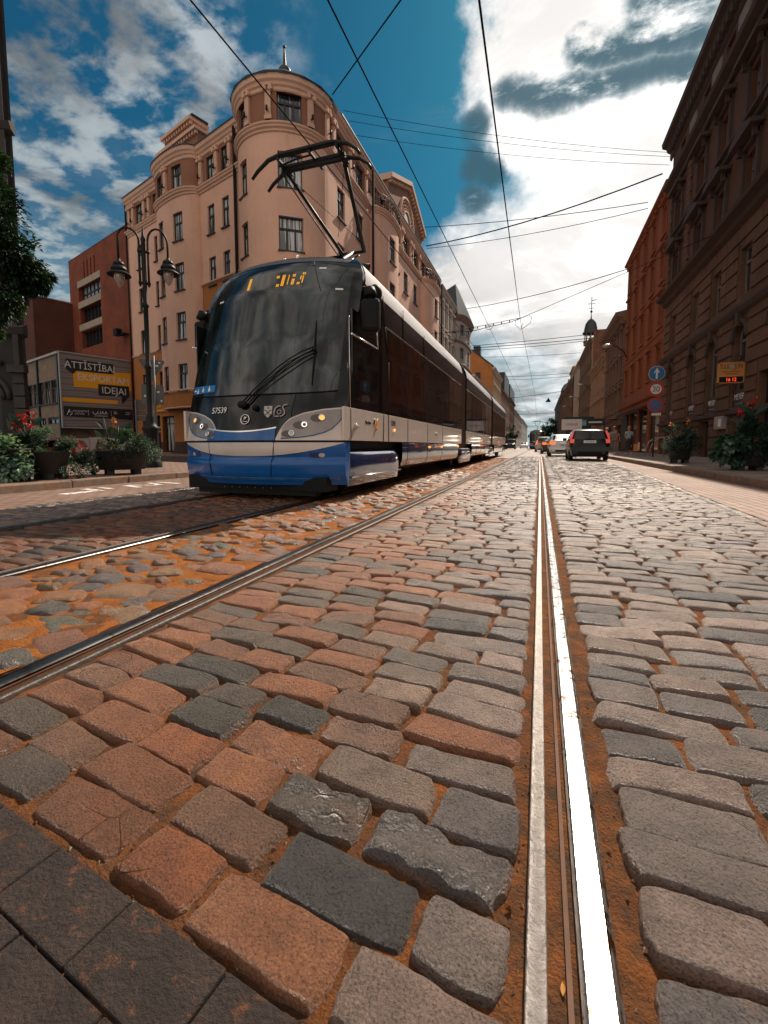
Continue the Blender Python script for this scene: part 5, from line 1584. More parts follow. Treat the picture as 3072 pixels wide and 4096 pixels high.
while z < 9.4:
    zt = z + .52
    segs = [[6.0, 34.4]]
    for h in allh:
        if h[3] > z and h[2] < zt:
            ns = []
            for a, b in segs:
                if h[1] + .1 <= a or h[0] - .1 >= b: ns.append([a, b])
                else:
                    if h[0] - .1 - a > .1: ns.append([a, h[0] - .1])
                    if b - h[1] - .1 > .1: ns.append([h[1] + .1, b])
            segs = ns
    if not (5.7 < z < 6.3 or 1.75 < z < 2.05):
        k = 0
        for a, b in segs:
            s = a
            while s < b - .05:
                e = min(b, s + 1.15 + .35 * ((k * 7) % 3)); k += 1
                if b - e < .3: e = b
                fbox(mb, RF, s + .025, e - .025, z + .03, zt - .03, 0, .07)
                s = e
    z += .56
mb.build('rusticated_stone', m_r1b, R1, bevel=.015)
mb = MB()
band(mb, RF, 6, 34.45, 2.05, [(.02, -.15), (.2, -.08), (.2, .06), (.02, .12)])
band(mb, RF, 6, 34.45, 6.1, [(.02, -.25), (.18, -.12), (.26, .05), (.26, .15), (.02, .25)])
band(mb, RF, 6, 34.5, 9.85, [(.02, -.3), (.2, -.2), (.25, .0), (.55, .1), (.6, .25), (.02, .35)])
band(mb, RF, 6, 34.45, 13.25, [(.02, -.2), (.14, -.1), (.14, .08), (.3, .14), (.3, .22), (.02, .28)])
band(mb, RF, 6, 34.45, 16.75, [(.02, -.35), (.16, -.3), (.16, .0), (.45, .12), (.5, .3), (.02, .4)])
band(mb, RF, 6, 34.75, 19.5, [(.02, -.7), (.12, -.6), (.12, -.25), (.28, -.15), (.36, .05), (.58, .15), (.62, .4), (.0, .5)])
for i in range(56): fbox(mb, RF, 6.2 + i * .5, 6.4 + i * .5, 19.0, 19.35, .1, .34)
mb.build('cornice', m_r1t, R1)
def surround(c, z0, z1, hood, w=.55):
    mb = MB()
    for q in (-1, 1):
        fbox(mb, RF, c + q * (w + .12) - .1, c + q * (w + .12) + .1, z0 - .15, z1 + .25, 0, .12)
        fbox(mb, RF, c + q * (w + .16) - .09, c + q * (w + .16) + .09, z1 + .1, z1 + .5, .1, .3)
    fbox(mb, RF, c - w - .25, c + w + .25, z1 + .2, z1 + .38, 0, .16)
    fbox(mb, RF, c - w - .4, c + w + .4, z0 - .28, z0 - .1, 0, .26)
    if hood == 'ped':
        A = [(c - w - .5, z1 + .45), (c + w + .5, z1 + .45), (c + w + .5, z1 + .6), (c, z1 + 1.0), (c - w - .5, z1 + .6)]
        V = [RF.pt(s, z_, 0) for s, z_ in A] + [RF.pt(s, z_, .5) for s, z_ in A]
        mb.add(V, [tuple(range(5)), tuple(range(5, 10))] + [(i, (i + 1) % 5, 5 + (i + 1) % 5, 5 + i) for i in range(5)])
    else:
        fbox(mb, RF, c - w - .5, c + w + .5, z1 + .45, z1 + .62, 0, .48)
    mb.build('window_surround', m_r1t, R1)
for c in c1:
    surround(c, 10.3, 12.15, 'ped'); surround(c, 13.65, 15.4, 'flat')
    mb = MB()
    N = 14
    mb.tube([RF.pt(c + .74 * cos(PI * i / N), 4.93 + .74 * sin(PI * i / N), .03) for i in range(N + 1)], .12, 6)
    fbox(mb, RF, c - .12, c + .12, 5.45, 5.95, .0, .22)
    mb.build('arch_moulding', m_r1t, R1)
for c in (30.3, 34.15):
    mb = MB()
    for i in range(17):
        fbox(mb, RF, c - (.26 if i % 2 else .38), c + (.24 if c > 33 else .26 if i % 2 else .38), 10.3 + i * .36, 10.62 + i * .36, 0, .1)
    mb.build('quoin', m_r1b, R1, bevel=.012)
m_gp = mat('grey_panel', (.22, .17, .145), .8, vary=.15)
for a, b in zip(c1, c1[1:]):
    mb = MB(); fbox(mb, RF, (a + b) / 2 - .55, (a + b) / 2 + .55, 17.3, 18.6, 0, .08); mb.build('frieze_panel', m_gp, R1)
mb = MB(); mb.add([(6.95, 6, 20.0), (6.95, 34.7, 20.0), (12, 34.7, 22), (12, 6, 22)], [(0, 1, 2, 3)]); mb.build('roof', m_roofdk, R1)
for h in H1: window(RF, h[0], h[1], h[2], h[3], 'arch' if len(h) > 4 else 'R', m_whf, m_glr, m_r1t, R1, d=-.22)
for h in lowh: window(RF, h[0], h[1], h[2], h[3], 'R', m_whf, m_glassd, m_r1t, R1, d=-.22)
for h in D1:
    mb = MB(); fbox(mb, RF, h[0], h[1], h[2], h[3], -.3, -.26); mb.build('door', m_frame, R1)
def hang(name, label, cat, s, z, w, h, d, m, group=None):
    t_ = thing(name, label, cat, RF.pt(s, z, d), group=group)
    return t_
NBR = (0, -1, 0)      # reading direction along the right hand fronts
rowsay = ['nearest of the plates, under the clock sign', 'second plate from the clock sign', 'third plate from the clock sign', 'farthest of the plates, beside the quoins']
for i, c in enumerate((22.1, 25.2, 28.2, 31.9)):
    b_ = thing('name_plate', 'dark MEYER plate across an arched window, ' + rowsay[i], 'sign', RF.pt(c, 2.3, .0), group='MEYER plates in the arched windows')
    mb = MB(); fbox(mb, RF, c - .6, c + .6, 2.25, 2.95, -.1, -.06); mb.build('plate', m_ktile, b_)
    text('MEYER', .34, m_wtext, b_, RF.pt(c, 2.66, -.055), NBR, UP, xs=.95)
    mb = MB(); fbox(mb, RF, c - .38, c + .38, 2.37, 2.4, -.06, -.056); mb.build('small_print', m_silver, b_)
# clock sign standing out from the wall, facing up the street
CS = thing('clock_sign', 'orange projecting sign reading TULKOJUMI above a red digital clock', 'sign', (6.9, 20.4, 3.6))
CF = Face((6.42, 20.4), (1, 0), (0, -1))
mb = MB(); fbox(mb, CF, 0, .95, 3.87, 4.5, -.12, .0); fbox(mb, CF, 0, .95, 3.6, 3.87, -.12, .0, 1)
for a, b, c, d in ((-.03, .98, 4.49, 4.53), (-.03, .98, 3.57, 3.61), (-.03, .01, 3.57, 4.53), (.94, .98, 3.57, 4.53)): fbox(mb, CF, a, b, c, d, -.14, .02, 0)
mb.build('sign_case', [mat('orange_sign_face', (.55, .22, .05), .5, vary=.15), m_black], CS)
mb = MB(); mb.tube([(7.35, 20.45, 4.3), (7.5, 20.45, 4.4)], .03, 6); mb.tube([(7.3, 20.45, 3.62), (7.42, 20.45, 3.4), (7.5, 20.45, 3.3)], .025, 6); mb.tube([(7.2, 20.45, 4.5), (7.25, 20.35, 4.75), (7.1, 20.3, 4.8)], .03, 6); mb.build('bracket', m_iron, CS)
cu_ = (1, 0, 0)
text('TULK', .31, m_ktext, CS, CF.pt(.2, 4.32, .004), cu_, UP, xs=.5); text('JUMI', .31, m_ktext, CS, CF.pt(.755, 4.32, .004), cu_, UP, xs=.55)
text('TULKOJUMU NOTARIĀLA', .075, m_ktext, CS, CF.pt(.475, 4.1, .004), cu_, UP, xs=.82); text('APSTIPRINĀŠANA', .075, m_ktext, CS, CF.pt(.475, 4.0, .004), cu_, UP, xs=.85)
text('16 12', .23, mat('red_led', (.5, .03, .01), .5, vary=0, emit=(1, .08, .02), estr=1.2), CS, CF.pt(.48, 3.73, .006), cu_, UP, xs=.8)
mb = MB(); mb.tube([CF.pt(.48, 4.32, .005), CF.pt(.48, 4.32, .03)], .115, 18); mb.build('globe_emblem', m_silver, CS)
CS.location = (7.05, 21.5, 3.17); CS.scale = (.85, .85, .85)
mbx = thing('notice_box', 'small grey box with a white notice fixed to the brown wall above the planter', 'box', RF.pt(23.3, 1.4, .1))
mb = MB(); fbox(mb, RF, 22.85, 23.75, 1.4, 1.95, .07, .25); fbox(mb, RF, 22.95, 23.25, 1.5, 1.82, .25, .256, 1); mb.build('case', [m_silver, m_wtext], mbx)

def front(F, Y0, Y1, H, label, mw, mt, mg, cols, w, rws, base=4.0, shop=True, hood=True, corn=.6, depth=12, style='R', pil=False, roofm=None, name='town_house', extra=None, single_d=-.18, cb=None):
    o = thing(name, label, 'building', F.pt((Y0 + Y1) / 2, 0, -1))
    Hs = [(c - w / 2, c + w / 2, a, b) for c in cols for a, b in rws]
    Sh = []
    if shop:
        n = max(2, int((Y1 - Y0) / 3.2)); st_ = (Y1 - Y0) / n
        Sh = [(Y0 + st_ * i + .35, Y0 + st_ * (i + 1) - .35, .35 if i % 3 != 1 else .14, base - .9) for i in range(n)]
    mb = MB(); wall(F, Y0, Y1, 0, H, Hs + Sh, mw, o, mb=mb, dep=.2)
    for e in (Y0, Y1):
        mb.add([F.pt(e, 0, 0), F.pt(e, 0, -depth), F.pt(e, H, -depth), F.pt(e, H, 0)], [(0, 1, 2, 3)], 0)
    mb.build('wall', mw, o)
    mb = MB()
    k = corn
    band(mb, F, Y0 - .05, Y1 + .05, H, [(.02, -.6 * k), (.2 * k, -.5 * k), (.25 * k, -.2 * k), (.8 * k, 0), (.95 * k, .3 * k), (-.2, .5 * k)])
    if shop: band(mb, F, Y0, Y1, base, [(.02, -.3), (.2, -.2), (.24, .05), (.02, .2)])
    for a, b in rws[1:]: band(mb, F, Y0, Y1, a - .42, [(.01, -.09), (.09, -.04), (.09, .05), (.01, .09)])
    n = int((Y1 - Y0) / .75)
    for i in range(n): fbox(mb, F, Y0 + .2 + i * (Y1 - Y0) / n, Y0 + .42 + i * (Y1 - Y0) / n, H - .55 * k - .15, H - .1, 0, .5 * k)
    mb.build('cornice', mt, o)
    for h in Hs:
        mb = MB()
        fbox(mb, F, h[0] - .15, h[1] + .15, h[2] - .16, h[2] - .02, 0, .16)
        if hood:
            fbox(mb, F, h[0] - .22, h[1] + .22, h[3] + .22, h[3] + .36, 0, .26); fbox(mb, F, h[0] - .14, h[0] - .02, h[2] - .02, h[3] + .22, 0, .07); fbox(mb, F, h[1] + .02, h[1] + .14, h[2] - .02, h[3] + .22, 0, .07)
        mb.build('window_surround', mt, o)
    if pil:
        for a, b in zip(cols, cols[1:]):
            mb = MB(); fbox(mb, F, (a + b) / 2 - .16, (a + b) / 2 + .16, base + .3, H - .5, 0, .16); mb.build('pilaster', mt, o)
    mb = MB()
    mb.add([F.pt(Y0, H + .3 * k, .5 * k), F.pt(Y1, H + .3 * k, .5 * k), F.pt(Y1, H + 1.6, -5), F.pt(Y0, H + 1.6, -5)], [(0, 1, 2, 3)])
    mb.build('roof', roofm or m_roofdk, o)
    for h in Hs: window(F, h[0], h[1], h[2], h[3], style, m_whf, mg, mt, o, d=single_d)
    for h in Sh: window(F, h[0], h[1], h[2], h[3], 'shop', m_frame, m_glassd, mt, o, d=-.16)
    return o
def even(a, b, n): return [a + (b - a) * (i + .5) / n for i in range(n)]
R2 = front(RF, 34.45, 49.4, 17.5, 'rust orange building with five columns of hooded windows and a shutter at street level', m_r2, m_r2, m_glr, [35.75, 38.65, 41.6, 44.65, 47.75], 1.05, [(5.5, 7.35), (8.75, 10.75), (11.75, 13.75), (14.75, 16.6)], base=4.4, corn=.38, name='apartment_building')
mb = MB(); fbox(mb, RF, 46.0, 48.9, .2, 3.4, .05, .12)
for i in range(22): fbox(mb, RF, 46.0, 48.9, .25 + i * .145, .34 + i * .145, .12, .145)
mb.build('roller_shutter', m_frame, R2)
mb = MB()
for a in (37, 43.5): fbox(mb, RF, a, a + 1.0, 17.6, 19.2, -2.2, -1.2)
fbox(mb, RF, 45.5, 47.2, 17.5, 18.7, -1.8, -.4)
mb.build('chimney', m_r2, R2)
aw = thing('awning', 'long dark shop awning under the rust orange front', 'awning', RF.pt(42, 3.4, .4))
mb = MB()
for a, b in ((37.6, 42.6), (43.0, 47.9)): mb.add([RF.pt(a, 3.75, .05), RF.pt(b, 3.75, .05), RF.pt(b, 3.5, .75), RF.pt(a, 3.5, .75), RF.pt(a, 3.28, .75), RF.pt(b, 3.28, .75)], [(0, 1, 2, 3), (3, 2, 5, 4)])
mb.build('canopy', m_black, aw)
m_r3 = mat('umber_render', (.15, .07, .038), .9, vary=.3, vscale=.9, stain=((.1, .05, .03), 1.5, .5, .75))
m_r4 = mat('sandstone_front', (.40, .24, .15), .9, vary=.2, vscale=.8, stain=((.16, .10, .07), 1.2, .55, .85))
m_r5 = mat('ochre_brown_front', (.34, .20, .125), .9, vary=.3, vscale=.8, stain=((.16, .10, .07), 1.2, .55, .85))
m_r6 = mat('pale_sand_front', (.46, .33, .245), .9, vary=.15, vscale=.6, stain=((.16, .10, .07), 1.2, .55, .85))
m_tr = mat('brown_trim', (.2, .12, .08), .85, vary=.2)
R3 = front(RF, 49.5, 63.2, 13.2, 'umber building with a deep overhanging dark cornice beyond the orange front', m_r3, m_tr, m_glr, even(49.8, 63, 6), .95, [(4.4, 6.2), (7.4, 9.3), (10.4, 12.0)], base=3.7, corn=1.0, pil=True)
R4 = front(RF, 63.3, 80.0, 11.9, 'low sandstone building with close set pilasters and tall narrow windows', m_r4, m_r4, m_glr, even(63.5, 79.9, 9), .9, [(4.4, 6.6), (8.2, 10.6)], base=3.6, corn=.6, pil=True)
R5 = front(RF, 80.1, 104, 17.6, 'tall brown building whose bare brick side wall rises above the low sandstone one', m_r5, m_tr, m_glr, even(80.4, 103.8, 9), 1.1, [(4.6, 6.8), (8.2, 10.3), (11.6, 13.6), (14.6, 16.3)], base=3.8, corn=.6, pil=True)
m_sbrick = brickmat('side_brick_wall', (.20, .075, .04), (.15, .055, .03), (.12, .07, .05), 1, .3, .1, .012, .95, .4, 'wall', .5)
mb = MB(); mb.b2(7.6, 18, 80.06, 80.1, 0, 19.0); mb.build('brick_side_wall', m_sbrick, R5)
R6 = front(RF, 104.1, 122, 18.2, 'pale sand coloured front with a plain upper wall and a black rain pipe', m_r6, m_r6, m_glr, even(104.3, 121.8, 4), .9, [(4.6, 6.8), (8.2, 10.3)], base=3.8, corn=.5)
mb = MB(); mb.tube([RF.pt(121.8, .2, .12), RF.pt(121.8, 19, .12)], .12, 6); mb.build('downpipe', m_iron, R6)
R7 = front(RF, 122.1, 160, 16.9, 'far tan building with attic window, balconies and many pilasters', m_r4, m_tr, m_glr, even(122.4, 159.6, 12), 1.2, [(4.6, 6.8), (8.2, 10.3), (11.8, 14.4)], base=3.8, corn=1.0, pil=True)
mb = MB(); fbox(mb, RF, 126, 140, 17.6, 20.6, -1.5, -.1); fbox(mb, RF, 125.6, 140.4, 20.6, 20.9, -1.6, .2); fbox(mb, RF, 131, 134, 18.2, 19.9, -.1, -.05, 1)
mb.build('attic', [m_r6, m_frame], R7)
for a in (124, 143, 150):
    mb = MB(); fbox(mb, RF, a, a + 2.4, 17.6, 18.8, -.8, 0); mb.build('parapet_block', m_r6, R7)
R8 = front(RF, 160.1, 206, 18.8, 'distant brown building below a small grey dome', m_r5, m_tr, m_glr, even(160.5, 205.5, 14), 1.2, [(5, 7.5), (9, 11.2), (13, 15.4)], base=4, corn=1.1, pil=True)
mb = MB(); mb.lathe([(2.6, 18.6), (2.6, 20.6), (2.4, 21.8), (1.6, 23.4), (.3, 24.2), (.1, 25.5)], (9.4, 184, 0), 16); mb.build('dome', mat('grey_dome', (.12, .13, .14), .6), R8)
R9 = front(RF, 206.1, 275, 20.5, 'dark end building at the far end of the right side', mat('soot_render', (.05, .045, .045), .9), m_tr, m_glassd, even(207, 274, 12), 1.4, [(6, 8.5), (11, 13.5), (16, 18.4)], base=4, shop=False, hood=False)
tr_ = thing('roof_turret', 'small green black domed turret with an open railing and weather vane on the rooftops', 'turret', (8.3, 92, 19))
mb = MB(); mb.lathe([(1.15, 19.0), (1.15, 19.5), (1.25, 19.55), (1.25, 19.7)], (8.2, 92, 0), 12); mb.build('base', m_tr, tr_)
mb = MB()
for i in range(8): a = i * PI / 4; mb.tube([(8.2 + .95 * cos(a), 92 + .95 * sin(a), 19.6), (8.2 + .95 * cos(a), 92 + .95 * sin(a), 21.1)], .09, 6)
mb.build('column', m_r6, tr_)
mb = MB(); mb.lathe([(1.35, 21.0), (1.4, 21.3), (1.15, 21.45), (1.1, 22.0), (.9, 22.9), (.5, 23.5), (.12, 23.75), (.08, 24.3)], (8.2, 92, 0), 14); mb.build('dome', m_roofdk, tr_)
mb = MB(); mb.tube([(8.2, 92, 24.2), (8.2, 92, 27.6)], .06, 6); mb.tube([(7.6, 92, 26.4), (8.8, 92, 26.4)], .05, 5); mb.tube([(7.8, 92, 25.6), (8.6, 92, 25.6)], .05, 5); mb.ball((8.2, 92, 25.0), .22, 8)
mb.tube([(8.2, 92, 26.9), (9.0, 92, 27.1)], .06, 5); mb.build('weather_vane', m_iron, tr_)

# ================================================================== far left fronts
FL = Face((-11, 0), (0, 1), (1, 0), [(60.2, 69.9, 1.1)])
m_g1 = mat('grey_white_render', (.36, .30, .27), .9, vary=.12, vscale=.7, stain=((.16, .10, .07), 1.2, .55, .85))
m_g1t = mat('pale_stone_trim', (.52, .45, .40), .85, vary=.1)
m_redp = mat('red_render', (.30, .06, .025), .9, vary=.2)
G1 = front(Face((-11, 0), (0, 1), (1, 0)), 50.5, 60.0, 18.2, 'grey art nouveau house with pale strips between its windows, next to the salmon one', m_g1, m_g1t, m_glr, even(50.6, 59.9, 4), 1.1, [(4.6, 6.6), (8, 10), (11.2, 13.2), (14.4, 16.9)], base=3.8, pil=True, corn=.5)
G2 = thing('turret_house', 'grey house with rounded bay turret, steep roof and red lower wall', 'building', (-12, 65, 0))
bw = [(60.9, 62.3), (64.3, 65.9), (67.6, 69.0)]
GH = [(*c, a, b) for c in bw for a, b in ((9.2, 10.6), (12.2, 13.7), (15.2, 16.7))]
mb = MB(); wall(FL, 60.05, 70.4, 8.6, 17.6, GH, m_g1, G2, mb=mb); wall(Face((-11, 0), (0, 1), (1, 0)), 60.05, 70.4, 0, 8.6, [], m_redp, G2, mb=mb, mi=1)
mb.add([(-11, 70.4, 0), (-22, 70.4, 0), (-22, 70.4, 17.6), (-11, 70.4, 17.6)], [(0, 1, 2, 3)], 0); mb.build('wall', [m_g1, m_redp], G2)
mb = MB()
for z in (8.65, 11.4, 14.4): band(mb, FL, 60.05, 70.4, z, [(.0, -.2), (.18, -.1), (.18, .1), (0, .25)])
band(mb, FL, 60.05, 70.5, 17.5, [(.0, -.5), (.12, -.3), (.4, .1), (.5, .3), (0, .4)])
mb.build('cornice', m_tr, G2)
mb = MB()
mb.add([FL.pt(60.0, 17.85, .4), FL.pt(65, 17.85, .5), FL.pt(70.5, 17.85, .4), FL.pt(70.5, 17.85, -7), FL.pt(60, 17.85, -7), FL.pt(63, 22.6, -1.5), FL.pt(66, 22.6, -1.5)], [(0, 1, 5), (1, 6, 5), (1, 2, 6), (2, 3, 6), (3, 4, 5, 6), (4, 0, 5)]); mb.build('roof', m_roofdk, G2)
for h in GH: window(FL, h[0], h[1], h[2], h[3], 'L', m_whf, m_glr, m_g1t, G2)
FP = Face((-11, 0), (0, 1), (1, 0))
G3 = front(FP, 77.5, 109.5, 12.4, 'low ochre building with a pale roof between the turret house and the orange gable', m_och, m_g1t, m_glr, even(78, 109, 13), 1.3, [(4.8, 6.8), (9, 11)], base=4, hood=False, corn=.5)
mb = MB(); mb.add([FP.pt(77.5, 0, -.02), FP.pt(77.5, 0, -6), FP.pt(77.5, 13.6, -6), FP.pt(77.5, 12.5, -.02)], [(0, 1, 2, 3)]); mb.build('end_wall', mat('pale_blue_render', (.38, .42, .43), .8), G3)
G4 = thing('gable_house', 'orange house showing a bare gable end with one small window and a chimney', 'building', (-16, 110, 0))
mb = MB(); mb.extr([(-24, 0), (-11, 0), (-11, 19.3), (-16, 23.3), (-17.6, 22.8), (-24, 18)], ((1, 0, 0), (0, 0, 1)), (0, 110, 0), (0, 22.9, 0)); mb.build('wall', m_och, G4)
mb = MB(); mb.b2(-15.0, -13.8, 109.9, 110.02, 16.2, 18.0); mb.build('window', m_frame, G4)
mb = MB(); mb.b2(-15.8, -14.2, 112, 114, 22, 24.6); mb.build('chimney', m_roofdk, G4)
mb = MB(); mb.extr([(-10.9, 19.3), (-16, 23.4), (-16, 23.6), (-10.7, 19.35)], ((1, 0, 0), (0, 0, 1)), (0, 109.8, 0), (0, 23.2, 0)); mb.build('roof', m_roofdk, G4)
FQ = Face((-10.9, 0), (0, 1), (1, 0))
G5 = front(FQ, 110.2, 133, 18.9, 'yellow ochre front with a row of small bays beyond the orange gable', mat('yellow_ochre', (.44, .19, .045), .9, vary=.2), m_g1t, m_glr, even(110.6, 132.6, 7), 1.3, [(4.8, 7), (8.6, 11), (12.6, 15), (16, 17.8)], base=4, depth=5)
G6 = front(FP, 133.1, 172, 16.6, 'beige front with a tall dark gable wall behind it', m_r6, m_tr, m_glr, even(133.5, 171.5, 9), 1.4, [(5, 7.5), (9, 11.5), (13, 15.4)], base=4)
mb = MB(); mb.b2(-19, -11.2, 150, 171.9, 16, 24); mb.build('gable_wall', m_frame, G6)
G7 = front(FP, 172.1, 207, 18, 'brown far front with a dark blank wall, left of the distant van', m_r3, m_tr, m_glr, even(172.5, 206.5, 8), 1.5, [(5, 7.5), (9, 11.5), (13, 15.6)], base=4)
mb = MB(); mb.b2(-19, -11.1, 176, 206.9, 17, 23.5); mb.build('gable_wall', m_roofdk, G7)
G8 = front(FP, 207.1, 290, 16.2, 'far grey stone building closing the left side', m_g1, m_g1t, m_glr, even(208, 289, 15), 1.6, [(5, 7.5), (9, 11.5), (13, 15)], base=4, shop=False)
G9 = front(FP, 290.1, 420, 17, 'farthest grey front on the left side of the street', m_g1, m_g1t, m_glr, even(291, 419, 14), 2.0, [(5, 7.5), (9, 11.5), (13, 15)], base=4, shop=False, hood=False)

# dark stone building at the left edge of the view
m_ds = mat('soot_dark_stone', (.028, .024, .022), .9, vary=.3, vscale=.8, bump=.5, bscale=14, stain=((.03, .027, .026), 1.2, .5, .75))
m_dst = mat('dark_carved_stone', (.045, .038, .034), .85, vary=.3, vscale=2)
DK = thing('stone_building', 'dark stone building with carved arched doorway, cut by the left edge of the view', 'building', (-18, 10, 0))
DF = Face((-16.95, 11.0), (-.90, -.43), (.43, -.90))
dh = [(.9, 2.1, .2, 2.9, 'arch'), (3.2, 4.4, .9, 3.0), (.8, 2.0, 5.5, 7.5), (3.2, 4.4, 5.5, 7.5), (.8, 2.0, 8.8, 10.8), (3.2, 4.4, 8.8, 10.8), (.8, 2.0, 12, 14), (3.2, 4.4, 12, 14)]
mb = MB(); wall(DF, 0, 12, -.1, 18, dh, m_ds, DK, mb=mb, dep=.3)
e0 = DF.pt(0, 0, 0); mb.add([(e0[0], e0[1], -.1), (e0[0] - 9, e0[1] + 4.6, -.1), (e0[0] - 9, e0[1] + 4.6, 18), (e0[0], e0[1], 18)], [(0, 1, 2, 3)])
mb.build('wall', m_ds, DK)
mb = MB()
for i in range(8): fbox(mb, DF, .05 + .0, .42, -.1 + i * .42, .28 + i * .42, 0, .12); fbox(mb, DF, 2.4, 2.8, -.1 + i * .42, .28 + i * .42, 0, .12)
fbox(mb, DF, -.05, .5, 3.2, 3.45, 0, .25); fbox(mb, DF, 2.3, 2.9, 3.2, 3.45, 0, .25); band(mb, DF, -.1, 12, 4.6, [(.0, -.2), (.2, -.1), (.3, .1), (0, .25)]); band(mb, DF, -.1, 12, 11.2, [(.0, -.2), (.2, -.1), (.3, .1), (0, .25)])
N = 12
for r_ in (.72, .92): mb.tube([DF.pt(1.5 + r_ * cos(PI * i / N), 2.3 + r_ * sin(PI * i / N), .05) for i in range(N + 1)], .08, 6)
for s_, z_, r_ in ((1.5, 3.45, .2), (1.1, 3.5, .13), (1.9, 3.5, .13), (1.5, 3.8, .14), (.8, 3.55, .1), (2.2, 3.55, .1)): mb.ball(DF.pt(s_, z_, .1), r_, 8)
fbox(mb, DF, .12, .3, 3.45, 18, 0, .18)
mb.build('carved_trim', m_dst, DK)
for h in dh[1:]: window(DF, h[0], h[1], h[2], h[3], 'R', m_frame, m_glassd, m_dst, DK, d=-.2)
mb = MB(); fbox(mb, DF, .9, 2.1, .2, 2.9, -.3, -.26); fbox(mb, DF, 1.48, 1.52, .2, 2.9, -.26, -.22); mb.build('door', m_frame, DK)

# ================================================================== cars
m_carblk = mat('black_car_paint', (.005, .005, .0055), .2, spec=.3, vary=.1, coat=.0)
m_carsil = mat('silver_car_paint', (.42, .40, .38), .25, metal=.6, vary=.05, coat=1)
m_cargrf = mat('graphite_car_paint', (.03, .027, .027), .25, metal=.2, spec=.3, vary=.05, coat=.2)
m_cargold = mat('pale_gold_car_paint', (.36, .28, .22), .25, metal=.4, vary=.05, coat=1)
m_carred = mat('red_car_paint', (.5, .03, .01), .2, vary=.05, coat=1)
m_carwht = mat('white_car_paint', (.6, .6, .6), .25, vary=.05, coat=1)
m_carglass = tramglass('car_glass', (.008, .009, .0095), .04, .05, 0)
m_tail = mat('red_tail_lamp', (.45, .02, .01), .2, vary=0, coat=1, emit=(1, .06, .02), estr=.35)
m_brake = mat('lit_brake_lamp', (.6, .12, .02), .2, vary=0, emit=(1, .2, .04), estr=.9)
m_plate = mat('white_number_plate', (.7, .7, .7), .4, vary=.05)
KIND = {
 'hatch': dict(L=4.1, W=.85, top=[(0, .34), (.03, .55), (.06, .8), (.13, .96), (.38, 1.36), (.62, 1.43), (1.5, 1.47), (2.3, 1.40), (3.1, .98), (3.9, .78), (4.07, .6), (4.1, .34)], win=((.35, 2.75), .95), glassr=(.98, 1.34)),
 'sedan': dict(L=4.7, W=.90, top=[(0, .34), (.03, .55), (.05, .8), (.12, .99), (.65, 1.04), (1.25, 1.38), (1.8, 1.43), (2.6, 1.40), (3.45, 1.0), (4.5, .78), (4.67, .6), (4.7, .34)], win=((.95, 3.0), .95), glassr=(1.06, 1.36)),
 'wagon': dict(L=4.6, W=.88, top=[(0, .36), (.03, .6), (.07, .9), (.14, 1.06), (.36, 1.55), (.6, 1.62), (2.3, 1.66), (2.8, 1.55), (3.5, 1.1), (4.4, .88), (4.57, .6), (4.6, .34)], win=((.4, 3.2), 1.05), glassr=(1.1, 1.5)),
 'van': dict(L=4.8, W=.92, top=[(0, .36), (.02, .7), (.05, 1.1), (.1, 1.5), (.2, 1.84), (.5, 1.9), (2.9, 1.9), (3.3, 1.82), (4.0, 1.15), (4.7, .95), (4.78, .7), (4.8, .34)], win=((2.7, 3.8), 1.15), glassr=(1.2, 1.75))}
